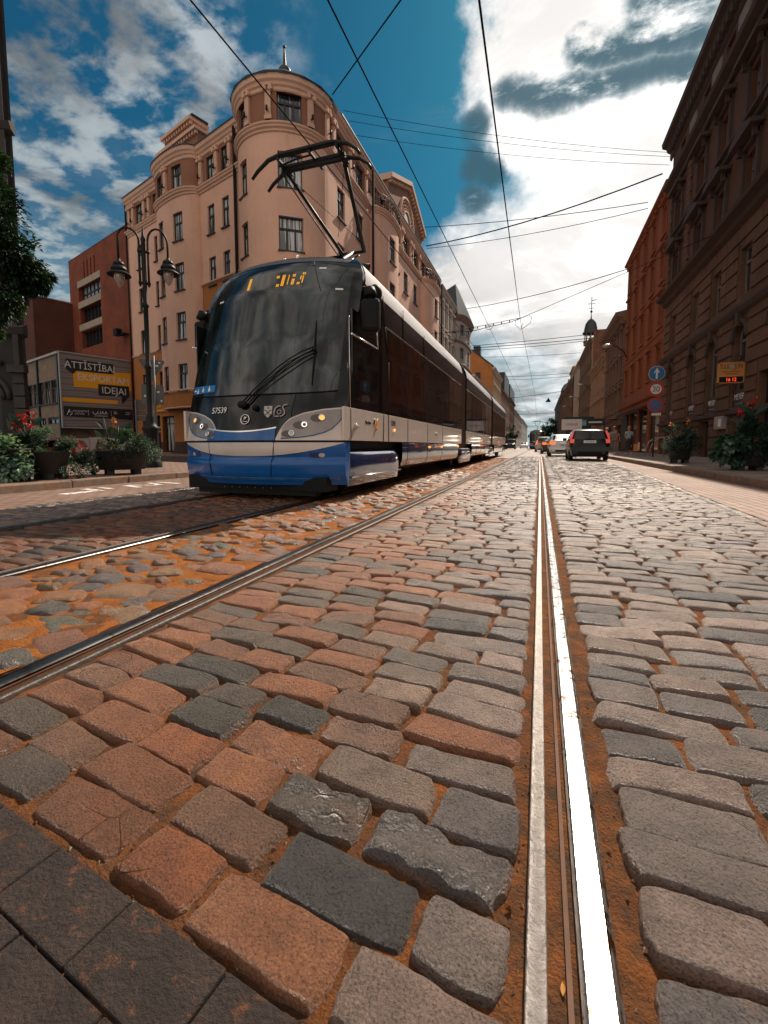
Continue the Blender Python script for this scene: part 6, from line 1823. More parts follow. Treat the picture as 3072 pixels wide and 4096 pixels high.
def car(kind, label, loc, rz, paint, plate=None, brake=False, detail=True, scale=1.0, group=None, cat='car', name='parked_car'):
    K = KIND[kind]; o = thing(name, label, cat, loc, rz, group); o.scale = (scale,) * 3
    o.matrix_basis = Matrix.Translation(loc) @ Matrix.Rotation(rz, 4, 'Z') @ Matrix.Diagonal((scale, scale, scale, 1))
    top = K['top']; L = K['L']; Wd = K['W']
    tz = lambda y: ip(top, y)
    def hw(z, y):
        b = ip([(.2, .93), (.34, .96), (.6, 1.0), (.95, .97), (1.45, .78), (1.95, .74)], z) * Wd
        if kind == 'van': b = ip([(.2, .95), (.6, 1), (1.2, .98), (1.9, .88)], z) * Wd
        e = max(0, 1 - y / .7, 1 - (L - y) / .9)
        return b * (1 - .10 * e * e)
    def yr(z):   # rear face
        for (a, za), (b, zb) in zip(top, top[1:]):
            if za <= z <= zb: return a + (b - a) * (z - za) / (zb - za + 1e-9)
        return 0
    def yf(z):
        for (a, za), (b, zb) in zip(top[::-1], top[::-1][1:]):
            if za <= z <= zb: return a + (b - a) * (z - za) / (zb - za + 1e-9)
        return L
    ys = sorted({*[a for a, b in top], *[i * L / 26 for i in range(27)]})
    def ringp(y):
        t_ = tz(y); z0 = .2
        zs = [z0, z0 + (t_ - z0) * .3, z0 + (t_ - z0) * .6, max(z0, t_ - .1), max(z0, t_ - .03), t_]
        side = [(hw(z, y) - (.0, 0, 0, .0, .035, .11)[i], z) for i, z in enumerate(zs)]
        mid = [(side[-1][0] * .5, t_ + .012)]
        return side + mid + [(0, t_ + .016)] + [(-x, z) for x, z in mid] + [(-x, z) for x, z in side[::-1]]
    mb = MB()
    RR = {y: ringp(y) for y in ys}
    mb.grid(lambda y, j: (RR[y][j][0], y, RR[y][j][1]), ys, list(range(15)), 0)
    for y in (ys[0], ys[-1]): mb.add([(x, y, z) for x, z in RR[y]], [tuple(range(15))], 0)
    mb.b2(-Wd * .9, Wd * .9, .1, L - .1, .18, .24, 1)
    B_ = lambda mb, n, m, par=o, bevel=0: mb.build(n, m, par, world=False, bevel=bevel)
    body = B_(mb, 'body', [paint, m_black])
    mb = MB(); a, b = K['glassr']
    def rear(mb, x0, x1, z0, z1, off=.006, mi=0, n=4):
        mb.grid(lambda u, v: ((x0 + (x1 - x0) * u) * (hw(z0 + (z1 - z0) * v, 0) / hw(z0, 0)), yr(z0 + (z1 - z0) * v) - off, z0 + (z1 - z0) * v + off * .3), [i / n for i in range(n + 1)], [0, .33, .66, 1], mi, False)
    rear(mb, -.66, .66, a, b, .008); B_(mb, 'rear_window', m_carglass)
    mb = MB()
    za, zb = max(z for y, z in top if y > L * .6 and z < 1.25), max(z for y, z in top) - .06
    mb.grid(lambda u, z: ((2 * u - 1) * hw(z, yf(z)) * .84, yf(z) + .01, z + .01), [0, .5, 1], [za + .03 + (zb - za - .03) * i / 4 for i in range(5)], 0, False); B_(mb, 'windscreen', m_carglass)
    (w0, w1), wz = K['win']
    for sx in (1, -1):
        mb = MB()
        def sw(y, v): z = wz + (min(tz(y) - .09, 2) - wz) * v; z = max(z, wz); return (sx * (hw(z, y) + .006), y, z)
        for q0, q1 in ((w0, (w0 + w1) / 2 - .04), ((w0 + w1) / 2 + .04, w1)):
            mb.grid(sw, [q0 + (q1 - q0) * i / 8 for i in range(9)], [0, .5, 1], 0, False)
        B_(mb, 'side_window', m_carglass)
        for yy in (.78, L - .85):
            mb = MB(); mb.lathe([(0, -.1), (.2, -.1), (.3, -.09), (.31, .0), (.31, .05), (.28, .09)], (sx * (Wd - .1), yy, .31), 20, 0, 'x')
            mb.lathe([(0, .075), (.2, .08), (.21, .06)], (sx * (Wd - .1), yy, .31), 14, 1, 'x'); B_(mb, 'wheel', [m_rubber, m_silver])
        if detail:
            mb = MB(); mb.box((sx * (Wd + .09), w1 - .25, wz + .06), (.2, .1, .14)); B_(mb, 'wing_mirror', paint, bevel=.03)
        mb = MB()
        if kind == 'hatch':
            rear(mb, sx * .66, sx * .84, .8, .98, .012); rear(mb, sx * .75, sx * .85, 1.0, 1.36, .01)
        elif kind == 'sedan': rear(mb, sx * .5, sx * .86, .76, .95, .012)
        else: rear(mb, sx * .72, sx * .86, .8, 1.25, .012)
        B_(mb, 'tail_light', m_brake if brake else m_tail)
        mb = MB(); zf = .72 if kind != 'van' else .9
        mb.grid(lambda u, v: (sx * (.45 + .36 * u), yf(zf) + .03 - .1 * u * u, zf - .02 + .1 * v), [0, .5, 1], [0, 1], 0, False); B_(mb, 'headlight', m_lamp if kind != 'van' else m_drl)
    if detail:
        mb = MB(); rear(mb, -.8, .8, .42, .62, .035); rear(mb, -.5, .5, .30, .40, .03, 1); B_(mb, 'rear_bumper', [paint, m_black])
        mb = MB(); pz = .72 if kind != 'hatch' else .86
        rear(mb, -.26, .26, pz - .06, pz + .06, .02); pl = B_(mb, 'number_plate', m_plate)
        if plate: text(plate, .115, m_ktext, pl, (0.01, yr(pz) - .024, pz), (1, 0, .0), (0, yr(pz + .05) - yr(pz - .05), .1), .001, world=False, xs=.86)
        mb = MB(); rear(mb, -.2, .2, pz + .1, pz + .13, .03); B_(mb, 'boot_handle', m_chrome if kind != 'hatch' else m_black)
    return o
QG = 'cars queuing on the right'
car('hatch', 'black hatchback seen from behind beside the right kerb, plate KD-8469', (2.13, 22.3, 0), 0, m_carblk, 'KD-8469', group=QG, name='car')
car('sedan', 'silver saloon with lit orange tail lamps just ahead of the black hatchback', (1.42, 30.6, 0), .01, m_carsil, 'GR-7753', brake=True, group=QG, name='car')
car('sedan', 'dark graphite saloon with a bright brake lamp, between the silver saloon and the pale estate', (1.02, 40.5, 0), .02, m_cargrf, None, brake=True, group=QG, name='car')
car('wagon', 'pale gold estate car nearest to the far tram', (.42, 51.5, 0), .03, m_cargold, None, brake=True, group=QG, name='car')
car('van', 'black van with headlamps on coming toward the camera behind the blue tram', (-5.2, 90, 0), PI, m_carblk, None, name='van', cat='van', detail=False)
car('sedan', 'white car far away left of the distant tram', (-3.7, 118, 0), PI, m_carwht, None, name='car', detail=False)
car('hatch', 'small red car half hidden behind the flower tubs on the left', (-18.9, 14.6, 0), 2.25, m_carred, None, name='car', scale=.66)

# ================================================================== street furniture
LPo = thing('street_lamp', 'black cast iron lamp post with two curved arms and bell shaped lamps', 'street lamp', (-9.68, 9.25, .116))
mb = MB()
mb.lathe([(.24, 0), (.24, .14), (.21, .18), (.2, .22), (.185, .26), (.185, .95), (.21, 1.0), (.21, 1.05), (.15, 1.1), (.12, 1.18), (.1, 1.3), (.095, 1.34), (.07, 1.4), (.064, 2.55), (.085, 2.58), (.085, 2.64), (.058, 2.68), (.056, 4.1), (.08, 4.13), (.08, 4.19), (.055, 4.24), (.05, 5.75), (.06, 5.8), (.03, 5.9), (.015, 6.1), (0, 6.15)], (0, 0, 0), 16)
mb.build('post', m_iron, LPo, world=False)
bear = math.atan2(-9.68, 9.25); rv = Vector((cos(bear), -sin(bear), 0))
rv = Vector((9.25, 9.68, 0)).normalized()
for sx in (1, -1):
    mb = MB(); A = []
    for z in (4.75, 5.3, 5.68): A.append(rv * (.1 * sx) + Vector((0, 0, z - .116)))
    for i in range(13):
        t_ = PI * i / 12; A.append(rv * (sx * (.33 - .23 * cos(t_))) + Vector((0, 0, 5.75 + (.36 if sx > 0 else .26) * sin(t_))))
    A.append(rv * (.56 * sx) + Vector((0, 0, 5.35 if sx > 0 else 5.2)))
    mb.tube(A, .026, 8)
    for z in (4.72, 5.5): mb.tube([Vector((0, 0, z)), rv * (.14 * sx) + Vector((0, 0, z))], .04, 8)
    mb.build('arm', m_iron, LPo, world=False)
    c = rv * (.56 * sx); zb = 5.02 if sx > 0 else 4.8
    mb = MB(); mb.lathe([(0, .44), (.04, .42), (.05, .36), (.11, .34), (.13, .30), (.13, .27), (.10, .25), (.15, .23), (.185, .17), (.185, .14), (.14, .12), (.2, .09), (.27, .035), (.275, .015), (.2, .02), (.13, .06)], (c.x, c.y, zb), 18)
    lp = mb.build('lamp_shade', m_iron, LPo, world=False)
    mb = MB(); mb.lathe([(.13, .06), (.12, -.06), (.07, -.2), (.02, -.27), (0, -.28)], (c.x, c.y, zb), 14)
    mb.build('lamp_globe', mat('lamp_globe_glass', (.35, .27, .22), .1, spec=.6, vary=.3, vscale=6, coat=1), lp, world=False)
def facing(B):   # right vector for something facing the camera from B
    l = math.hypot(B[0], B[1]); return Vector((B[1] / l, -B[0] / l, 0))
m_sgback = mat('grey_sign_back', (.10, .105, .105), .5, metal=.3, vary=.2, vscale=4)
B = (-11.6, 11.3); rv = facing(B); fo = Vector((-rv.y, rv.x, 0))
SG1 = thing('road_sign', 'back of a triangle sign above a square one, on a pole beside the street lamp', 'road sign', (*B, .116))
mb = MB(); mb.tube([(0, 0, 0), (0, 0, 3.4)], .035, 8); mb.build('pole', m_sgback, SG1, world=False)
Zv = Vector((0, 0, 1))
mb = MB(); mb.extr([(-.42, 3.24), (-.38, 3.28), (.28, 3.28), (.32, 3.24), (-.03, 2.62), (-.07, 2.62)], (rv, Zv), fo * .05, fo * .03); mb.build('triangle_plate', m_sgback, SG1, world=False)
mb = MB(); mb.extr([(-.34, 2.5), (.22, 2.5), (.26, 2.46), (.26, 1.92), (.22, 1.88), (-.34, 1.88), (-.38, 1.92), (-.38, 2.46)], (rv, Zv), fo * .05, fo * .03); mb.build('square_plate', m_sgback, SG1, world=False)
mb = MB()
for x, z, w, h in ((.08, 3.1, .09, .06), (.16, 3.2, .06, .04), (.1, 2.28, .07, .05), (-.28, 2.14, .05, .06), (.18, 2.0, .05, .05)): mb.extr([(x - w / 2, z - h / 2), (x + w / 2, z - h / 2), (x + w / 2, z + h / 2), (x - w / 2, z + h / 2)], (rv, Zv), fo * .045, fo * .004)
mb.build('sticker', m_plate, SG1, world=False)
B = (-13.1, 12.6); rv = facing(B); fo = Vector((-rv.y, rv.x, 0))
SG2 = thing('road_sign', 'pole with three stacked plates seen from behind, between the billboard and the lamp post', 'road sign', (*B, .0))
mb = MB(); mb.tube([rv * -.5, rv * -.5 + Zv * 2.3], .03, 8); mb.build('pole', m_sgback, SG2, world=False)
for z0, z1 in ((1.95, 2.3), (1.76, 1.93), (1.56, 1.73)):
    mb = MB(); mb.extr([(-.5, z0), (-.18, z0), (-.18, z1), (-.5, z1)], (rv, Zv), fo * .03, fo * .03); mb.build('plate', mat('brown_sign_back', (.09, .065, .055), .5, vary=.2), SG2, world=False)
# three round signs on the right
RS = thing('road_sign', 'pole with blue arrow disc, 30 limit disc and no stopping disc, on the right pavement', 'road sign', (5.25, 25, .136))
rv = Vector((.978, -.207, 0)); rv = Vector((1, 0, 0)); nn = Vector((0, -1, 0))
mb = MB(); mb.tube([(-.05, 0, 0), (-.05, 0, 4.4)], .035, 8); mb.build('pole', mat('dark_pole', (.05, .045, .045), .5, vary=.2), RS, world=False)
m_sblue = mat('sign_blue', (.012, .12, .30), .4, vary=.05); m_sred = mat('sign_red', (.36, .03, .015), .4, vary=.1); m_swht = mat('sign_white', (.62, .57, .52), .4, vary=.05)
def rdisc(name, z, r, m, y=-.04, par=RS, t=.02):
    mb = MB(); mb.tube([(-.06, y, z), (-.06, y - t, z)], r, 28, smooth=False); return mb.build(name, m, par, world=False)
d1 = rdisc('blue_disc', 4.0, .345, m_swht); rdisc('disc_face', 4.0, .33, m_sblue, -.062, d1, .004)
mb = MB(); mb.extr([(-.04, -.26), (.04, -.26), (.04, .06), (.13, .0), (.0, .27), (-.13, .0), (-.04, .06)], ((1, 0, 0), (0, 0, 1)), (-.06, -.068, 4.0), (0, -.004, 0)); mb.build('arrow', m_swht, d1, world=False)
d2 = rdisc('limit_disc', 3.25, .345, m_sred); rdisc('disc_face', 3.25, .235, m_swht, -.062, d2, .004)
text('30', .38, m_ktext, d2, (-.06, -.07, 3.245), (1, 0, 0), UP, .002, world=False, xs=.85)
d3 = rdisc('no_stopping_disc', 2.49, .345, m_sred); rdisc('disc_face', 2.49, .255, m_sblue, -.062, d3, .004)
mb = MB()
for q in (1, -1): mb.extr([(-.2 * q - .03, -.18), (-.2 * q + .03, -.18), (.2 * q + .03, .18), (.2 * q - .03, .18)], ((1, 0, 0), (0, 0, 1)), (-.06, -.068 - .001 * q, 2.49), (0, -.004, 0))
mb.build('cross', m_sred, d3, world=False)
mb = MB(); mb.b2(-.2, .2, -.05, -.03, 2.0, 2.12); mb.build('arrow_plate', m_swht, RS, world=False)
# bicycle stands
for i, y in enumerate((26.2, 27.2)):
    b_ = thing('bicycle_stand', 'curved steel hoop stand behind the sign pole, ' + ('the nearer one' if i == 0 else 'the farther one'), 'bicycle stand', (5.6, y, .136), group='bicycle stands')
    mb = MB(); mb.tube([(-.3, 0, 0), (-.28, 0, .4), (-.15, 0, .75), (.1, 0, .95), (.5, 0, 1.0)], .025, 8); mb.build('hoop', m_silver, b_, world=False)
    mb = MB(); mb.tube([(.5, 0, 1.0), (.55, 0, .9), (.55, 0, 0)], .025, 8); mb.build('foot', m_silver, b_, world=False)
# wall lamps along the right hand fronts
for i, (y, z, nm) in enumerate(((48.0, 8.7, 'nearest, on the orange front'), (78.5, 8.9, 'second, above the low sandstone building'), (100, 9.2, 'third, before the pale plain front'), (128, 9.6, 'farthest'))):
    l_ = thing('wall_lamp', 'street light on a bracket from the right hand fronts, ' + nm, 'street light', (7.5, y, z), group='wall mounted street lights')
    mb = MB(); mb.tube([(0, 0, 0), (-.3, -.1, .7), (-.9, -.2, 1.2), (-1.4, -.3, 1.35)], .05, 6); mb.build('bracket', m_iron, l_, world=False)
    mb = MB(); mb.ball((-1.75, -.35, 1.3), .3, 12, sq=(1.6, .8, .7)); mb.build('lamp_head', m_silver, l_, world=False)
# shop boards over the pavement
def board(label, s, z, w, h, m, out, txt=None, mt=None, g=None):
    b_ = thing('shop_board', label, 'sign', (7.4 - out, s, z))
    mb = MB(); mb.b2(7.45 - out, 7.45 - out + w, s - .05, s + .05, z, z + h); mb.build('board', m, b_)
    mb = MB(); mb.tube([(7.45 - out + w, s, z + h * .8), (7.5, s, z + h * .8)], .04, 5); mb.build('bracket', m_iron, b_)
    if txt: text(txt, h * .3, mt, b_, (7.45 - out + w / 2, s - .06, z + h / 2), (1, 0, 0), UP, .003, xs=.8)
board('black shop board with a white line of writing, above the pedestrians', 52, 2.75, 1.75, .75, m_ktile, 2.9)
mb = MB(); mb.b2(4.75, 6.05, 51.93, 51.945, 3.05, 3.2); mb.build('white_line', m_wtext, bpy.data.objects['shop_board'])
board('white shop board with red writing beyond the black one', 60, 2.6, 2.3, 1.3, m_plate, 5.0, 'ZEMENGS', mat('red_lettering', (.4, .03, .02), .5, vary=0))
board('small blue shop board beside the white board', 63, 3.2, 1.6, .75, mat('pale_blue_board', (.2, .36, .48), .5), 3.4)
kk = thing('kiosk', 'dark box shaped advertising pillar on the far right pavement behind the black car', 'kiosk', (4.9, 68, .1))
mb = MB(); mb.b2(-1.6, 1.6, -.6, .6, 0, 4.2); mb.build('body', m_frame, kk, world=False); mb = MB(); mb.b2(-1.9, 1.9, -.8, .8, 4.2, 4.5); mb.build('roof', m_roofdk, kk, world=False)

# ------------------------------------------------------------------ overhead wires
m_wire = mat('overhead_wire', (.008, .008, .009), .9, spec=.05, vary=0)
def wire(label, pts, r=.011, sag=0.0, name='overhead_wire', group='overhead wires', extra=None):
    P = []
    for a, b in zip(pts, pts[1:]):
        a, b = Vector(a), Vector(b)
        n = 8 if sag else 1
        for i in range(n):
            t_ = i / n; p = a.lerp(b, t_); p.z -= sag * 4 * t_ * (1 - t_); P.append(p)
    P.append(Vector(pts[-1]))
    mb = MB(); mb.tube(P, r, 6)
    o = mb.build(name, m_wire); tag(o, label, 'wire', group)
    return o
wire('contact wire over the blue tram, crossing the finial tower from top left', [(-3.52, -3, 5.2), (-3.52, 4.1, 5.26), (-3.52, 6.67, 5.37), (-3.52, 8.9, 5.47), (-3.52, 14.5, 5.66), (-3.55, 19.7, 5.9), (-3.7, 23.6, 6.25), (-3.6, 30, 6.3), (-3.52, 86, 6.3)], .0098)
wire('thick wire running down the middle of the sky between the two tram tracks', [(-1.6, -6, 5.05), (-2.1, 4.3, 5.08), (-2.62, 24, 6.75), (-2.1, 50, 6.2), (-2.05, 86, 6.5)], .0098)
wire('contact wire over the near track, passing left of the big white cloud', [(-.35, -4, 4.2), (-.564, 4, 4.3), (-1.09, 24, 6.88), (-.65, 50, 6.0), (-.62, 86, 4.86), (-.62, 140, 5.5)], .0098)
def ins(z0, x0, x1, y, n):
    pass
wires = [('wire from the salmon gable to the dark right hand roof, above the double wire', [(-11, 42.6, 21.0), (7.5, 41.7, 19.7)], .016, .25),
 ('thick double wire rising to the right from the salmon building', [(-11, 44.4, 20.05), (7.5, 37.2, 19.4)], .028, .5),
 ('wire sagging from the salmon building to the right hand roof under the double wire', [(-11, 44.6, 19.9), (7.5, 41.6, 19.2)], .014, .35),
 ('topmost thin wire across the blue gap in the sky', [(-11, 24.76, 19.51), (7.5, 35.46, 19.77)], .007, .3),
 ('second thin wire across the blue gap in the sky', [(-11, 25.6, 19.5), (7.5, 35.4, 19.48)], .007, .3),
 ('third thin wire across the blue gap in the sky', [(-11, 26.35, 19.18), (7.5, 35.3, 18.91)], .007, .3),
 ('wire from the grey turret to the orange front', [(-11, 68.5, 20.8), (7.5, 50, 17.6)], .022, .4),
 ('upper of the level wires beyond the insulated span', [(-9.9, 69.5, 15.6), (7.5, 80.2, 18.4)], .026, .1),
 ('double level wire beyond the insulated span', [(-9.9, 69.6, 15.3), (7.5, 80.3, 17.8)], .03, .1),
 ('third level wire beyond the insulated span', [(-10.2, 70.3, 15.1), (7.5, 80.4, 17.5)], .022, .2),
 ('slanting wire below the level wires', [(-11, 88.8, 17.5), (7.5, 104, 20)], .022, .2),
 ('far wire over the middle of the street', [(-11, 150, 22.5), (7.5, 135, 20.5)], .035, .2),
 ('second far wire over the middle of the street', [(-11, 152, 21.8), (7.5, 137, 19.9)], .03, .2),
 ('far span wire holding the contact wires', [(-11, 160, 16.6), (7.5, 160, 18.5)], .04, .1),
 ('farthest span wire just above the distant tram', [(-11, 200, 13.8), (7.5, 200, 14.2)], .04, .1),
 ('thin wire rising from the round tower to the upper right', [(-11.05, 23.5, 19.5), (-6, 19.47, 19.2), (7.5, 8.7, 18.4)], .02, 0)]
for a in wires: wire(a[0], a[1], a[2] * 1.7, a[3])
SPN = thing('span_wire', 'insulated span wire with beads and loops holding the three tram wires', 'wire', (0, 24, 6.5), group='overhead wires')
A, B = Vector((-4.6, 24, 6.62)), Vector((-1.0, 24, 7.05))
mb = MB(); mb.tube([(-11, 27, 7.4), A, B, (7.5, 24.5, 10.2)], .012, 6); mb.tube([A + Vector((.1, 0, -.03)), (-3.3, 24, 6.60), (-2.6, 24, 6.74), (-1.6, 24, 6.86), B], .016, 6); mb.build('cable', m_wire, SPN)
mb = MB()
for i in range(9): p = A.lerp(B, .06 + i * .11); p.z -= .05; mb.ball(p, .05, 8, sq=(.6, .6, 1.2))
mb.build('insulator', m_wire, SPN)
mb = MB()
def loop(c, rx, rz): mb.tube([(c[0] + rx * cos(t_), 24, c[2] + rz * sin(t_)) for t_ in [i * .35 for i in range(19)]], .012, 5)
loop((-2.62, 24, 6.7), .16, .1); loop((-4.5, 24, 6.4), .22, .22)
mb.tube([(-.95, 24, 7.05), (-.7, 24, 7.15), (-.55, 24, 7.0), (-.62, 24, 6.75), (-.9, 24, 6.55), (-1.05, 24, 6.5)], .012, 5); mb.tube([(-1.3, 24, 6.95), (-1.35, 24, 6.75), (-1.08, 24, 6.45), (-.95, 24, 6.8)], .012, 5)
mb.tube([(-4.0, 24, 6.6), (-4.15, 24, 6.3), (-3.75, 23.8, 6.2), (-3.75, 24, 6.55)], .012, 5)
mb.build('hanger_loop', m_wire, SPN)
tri = thing('hanging_sign', 'small dark triangle hanging from the far span wire', 'sign', (2.2, 160, 15))
mb = MB(); mb.extr([(-.9, 0), (.9, 0), (0, 1.5)], ((1, 0, 0), (0, 0, 1)), (0, 0, 0), (0, .1, 0)); mb.build('plate', m_black, tri, world=False)
an = thing('roof_aerial', 'tall thin roof aerial with stays behind the left of the round tower', 'aerial', (-17.9, 25.5, 19.5))
mb = MB(); mb.tube([(0, 0, 0), (-.5, .3, 3.4)], .05, 6); mb.tube([(-.36, .2, 2.4), (-.2, .2, 2.2), (-.22, .2, 1.9)], .03, 5); mb.tube([(-.75, .3, 3.3), (-.35, .3, 3.5)], .04, 5); mb.build('mast', m_iron, an, world=False)
mb = MB()
for d in ((2, 0, -1.3), (-3.0, 1, -.2), (.2, -1.2, -.3)): mb.tube([(-.5, .3, 3.3), d], .008, 4)
mb.build('stay', m_iron, an, world=False)

# ================================================================== plants
def leafmat(name, c, tr=.25):
    m = mat(name, c, .5, spec=.4, vary=.35, vscale=6)
    p = m.node_tree.nodes['Principled BSDF']
    p.inputs['Subsurface Weight'].default_value = 0
    nt = m.node_tree; o = nt.nodes['Material Output']
    tl = nt.nodes.new('ShaderNodeBsdfTranslucent'); tl.inputs['Color'].default_value = (c[0] * 1.8, c[1] * 1.8, c[2] * .8, 1)
    mx = nt.nodes.new('ShaderNodeMixShader'); mx.inputs[0].default_value = tr
    nt.links.new(p.outputs[0], mx.inputs[1]); nt.links.new(tl.outputs[0], mx.inputs[2]); nt.links.new(mx.outputs[0], o.inputs['Surface'])
    return m
G_ = [leafmat('leaf_dark', (.009, .028, .018)), leafmat('leaf_mid', (.02, .048, .036)), leafmat('leaf_light', (.075, .135, .10))]
GP = [leafmat('pale_leaf_mid', (.028, .07, .045)), leafmat('pale_leaf_light', (.065, .13, .088)), leafmat('pale_leaf_bright', (.2, .30, .22))]
m_fred = mat('red_petals', (.65, .02, .008), .5, vary=.3, vscale=20); m_fyel = mat('orange_petals', (.8, .28, .01), .5, vary=.3, vscale=20)
m_bark = mat('bark', (.04, .03, .022), .9, vary=.4, vscale=6, bump=.8, bscale=20)
m_tub = mat('dark_tub', (.028, .025, .023), .75, vary=.3, vscale=4, bump=.3, bscale=30)
def leaf(mb, p, d, n, l, w, mi, fold=.25):
    d = d.normalized(); s = d.cross(n); 
    if s.length < 1e-4: s = d.orthogonal()
    s.normalize(); n = s.cross(d)
    a = p; b = p + d * l * .45 + s * w * .5 + n * fold * w; c = p + d * l - n * l * .12; e = p + d * l * .45 - s * w * .5 + n * fold * w; m_ = p + d * l * .5
    mb.add([a, b, c, e, m_], [(0, 1, 4), (1, 2, 4), (2, 3, 4), (3, 0, 4)], mi)
def foliage(mb, c, rad, n, l, w, rnd, mats=(0, 1, 2), droop=.3, shell=.55, clumps=None):
    c = Vector(c)
    cl = []
    for i in range(clumps or 14):
        v = Vector((rnd.gauss(0, 1), rnd.gauss(0, 1), rnd.gauss(0, 1))).normalized() * rnd.uniform(.45, 1.0)
        cl.append((v, rnd.uniform(.22, .42), rnd.choice(mats)))
    for i in range(n):
        v, r, mi = rnd.choice(cl)
        q = v + Vector((rnd.gauss(0, 1), rnd.gauss(0, 1), rnd.gauss(0, 1))).normalized() * r * rnd.random() ** .5
        if q.length > 1.12: q *= 1.1 / q.length
        p = c + Vector((q.x * rad[0], q.y * rad[1], q.z * rad[2]))
        o = Vector((q.x, q.y, q.z + .25)) + Vector((rnd.gauss(0, .5), rnd.gauss(0, .5), rnd.gauss(0, .5)))
        d = o.normalized(); d.z -= droop; 
        leaf(mb, p, d, (o + Vector((0, 0, .6))).normalized(), l * rnd.uniform(.6, 1.25), w * rnd.uniform(.7, 1.2), mi if rnd.random() < .75 else rnd.choice(mats))
rp_ = random.Random(21)
def tub(label, loc, r0, r1, h, zf, oval=1.0, rz=0, group='flower tubs along the pavement'):
    t_ = thing('flower_tub', label, 'flower tub', loc, rz, group)
    mb = MB(); mb.lathe([(r0 * .9, zf), (r0, zf), (r1, zf + h), (r1 * 1.06, zf + h), (r1 * 1.06, zf + h + .03), (r1 * .92, zf + h + .03), (r1 * .9, zf + h - .06), (0, zf + h - .06)], (0, 0, 0), 22)
    mb.v = [(x * oval, y, z) for x, y, z in mb.v]
    mb.build('tub', m_tub, t_, world=False)
    for k in range(4):
        a = PI / 4 + k * PI / 2
        mb = MB(); mb.box((cos(a) * r0 * .8 * oval, sin(a) * r0 * .8, zf / 2), (.12, .1, zf + .01)); mb.build('foot', m_tub, t_, world=False)
    return t_
def plant(label, loc, fn, mats, name='plant', cat='plant', pname='foliage', extra=()):
    t_ = thing(name, label, cat, loc)
    mb = MB(); fn(mb); mb.build(pname, mats, t_, world=False)
    for nm, f, m in extra:
        mb = MB(); f(mb); mb.build(nm, m, t_, world=False)
    return t_
def canna(loc, h, label, flower=m_fred, n=9, spread=.3, nf=3):
    rd = random.Random(sum(map(ord, label)))
    stems = [(rd.uniform(-spread, spread), rd.uniform(-spread, spread), h * rd.uniform(.7, 1.0)) for i in range(4)]
    def lf(mb):
        for i in range(n * 2):
            x, y, hh = rd.choice(stems); z = hh * rd.uniform(.15, .8); a = rd.random() * 6.28
            d = Vector((cos(a), sin(a), rd.uniform(.5, 1.6))); leaf(mb, Vector((x, y, z)), d, Vector((cos(a + 1), sin(a + 1), .4)), h * rd.uniform(.32, .5), h * .15, rd.choice((0, 0, 1)), .15)
    def fl(mb):
        for x, y, hh in stems[:nf]:
            for i in range(15):
                p = Vector((x + rd.gauss(0, .028), y + rd.gauss(0, .035), hh + rd.gauss(0, .055))); leaf(mb, p, Vector((rd.gauss(0, 1), rd.gauss(0, 1), rd.gauss(.4, 1))), Vector((0, 0, 1)), .07, .05, 0)
    def stm(mb):
        for x, y, hh in stems: mb.tube([(x * .6, y * .6, 0), (x, y, hh)], [.014, .007], 5)
    return plant(label, loc, lf, G_, 'canna_plant', 'plant', 'leaves', (('flowers', fl, flower), ('stem', stm, G_[0])))
# left group
tub('dark round tub at the left edge under a mound of big pale leaves', (-8.15, 4.95, .116), .22, .3, .42, .08)
plant('dense mound of big pale green leaves, leftmost plant', (-8.1, 4.9, .12), lambda mb: foliage(mb, (0, 0, .36), (.40, .40, .44), 2600, .085, .075, rp_, (0, 1, 1, 2), .55, clumps=26), GP)
tub('dark tub with trailing plants next to the leftmost mound', (-7.92, 5.42, .116), .21, .29, .36, .1)
plant('trailing small leaved bush hanging over the second tub', (-7.92, 5.42, .5), lambda mb: (foliage(mb, (0, 0, .16), (.42, .42, .36), 4600, .042, .03, rp_, (0, 1, 2), .5, clumps=22), foliage(mb, (.2, .25, -.16), (.24, .24, .27), 900, .036, .026, rp_, (0, 1, 2), .9)), G_)
canna((-8.12, 5.3, .45), .78, 'red flowered canna standing between the two left tubs', nf=4)
tub('wide oval dark tub in front of the lamp post', (-8.0, 6.9, .116), .36, .4, .36, .1, 1.15, 1.0)
plant('small leaved bush spilling over the wide oval tub', (-8.0, 6.9, .5), lambda mb: (foliage(mb, (.12, .16, .15), (.52, .58, .33), 5200, .042, .03, rp_, (0, 1, 2), .5, clumps=30), foliage(mb, (-.28, -.4, -.06), (.32, .32, .3), 1400, .05, .04, rp_, (0, 1, 1), .7)), G_, extra=(('flowers', lambda mb: foliage(mb, (-.02, -.2, .18), (.12, .12, .06), 90, .035, .03, rp_, (0,), .1), m_fyel),))
canna((-8.0, 6.85, .5), .78, 'dark leaved canna rising from the wide oval tub', flower=m_fyel, nf=1)
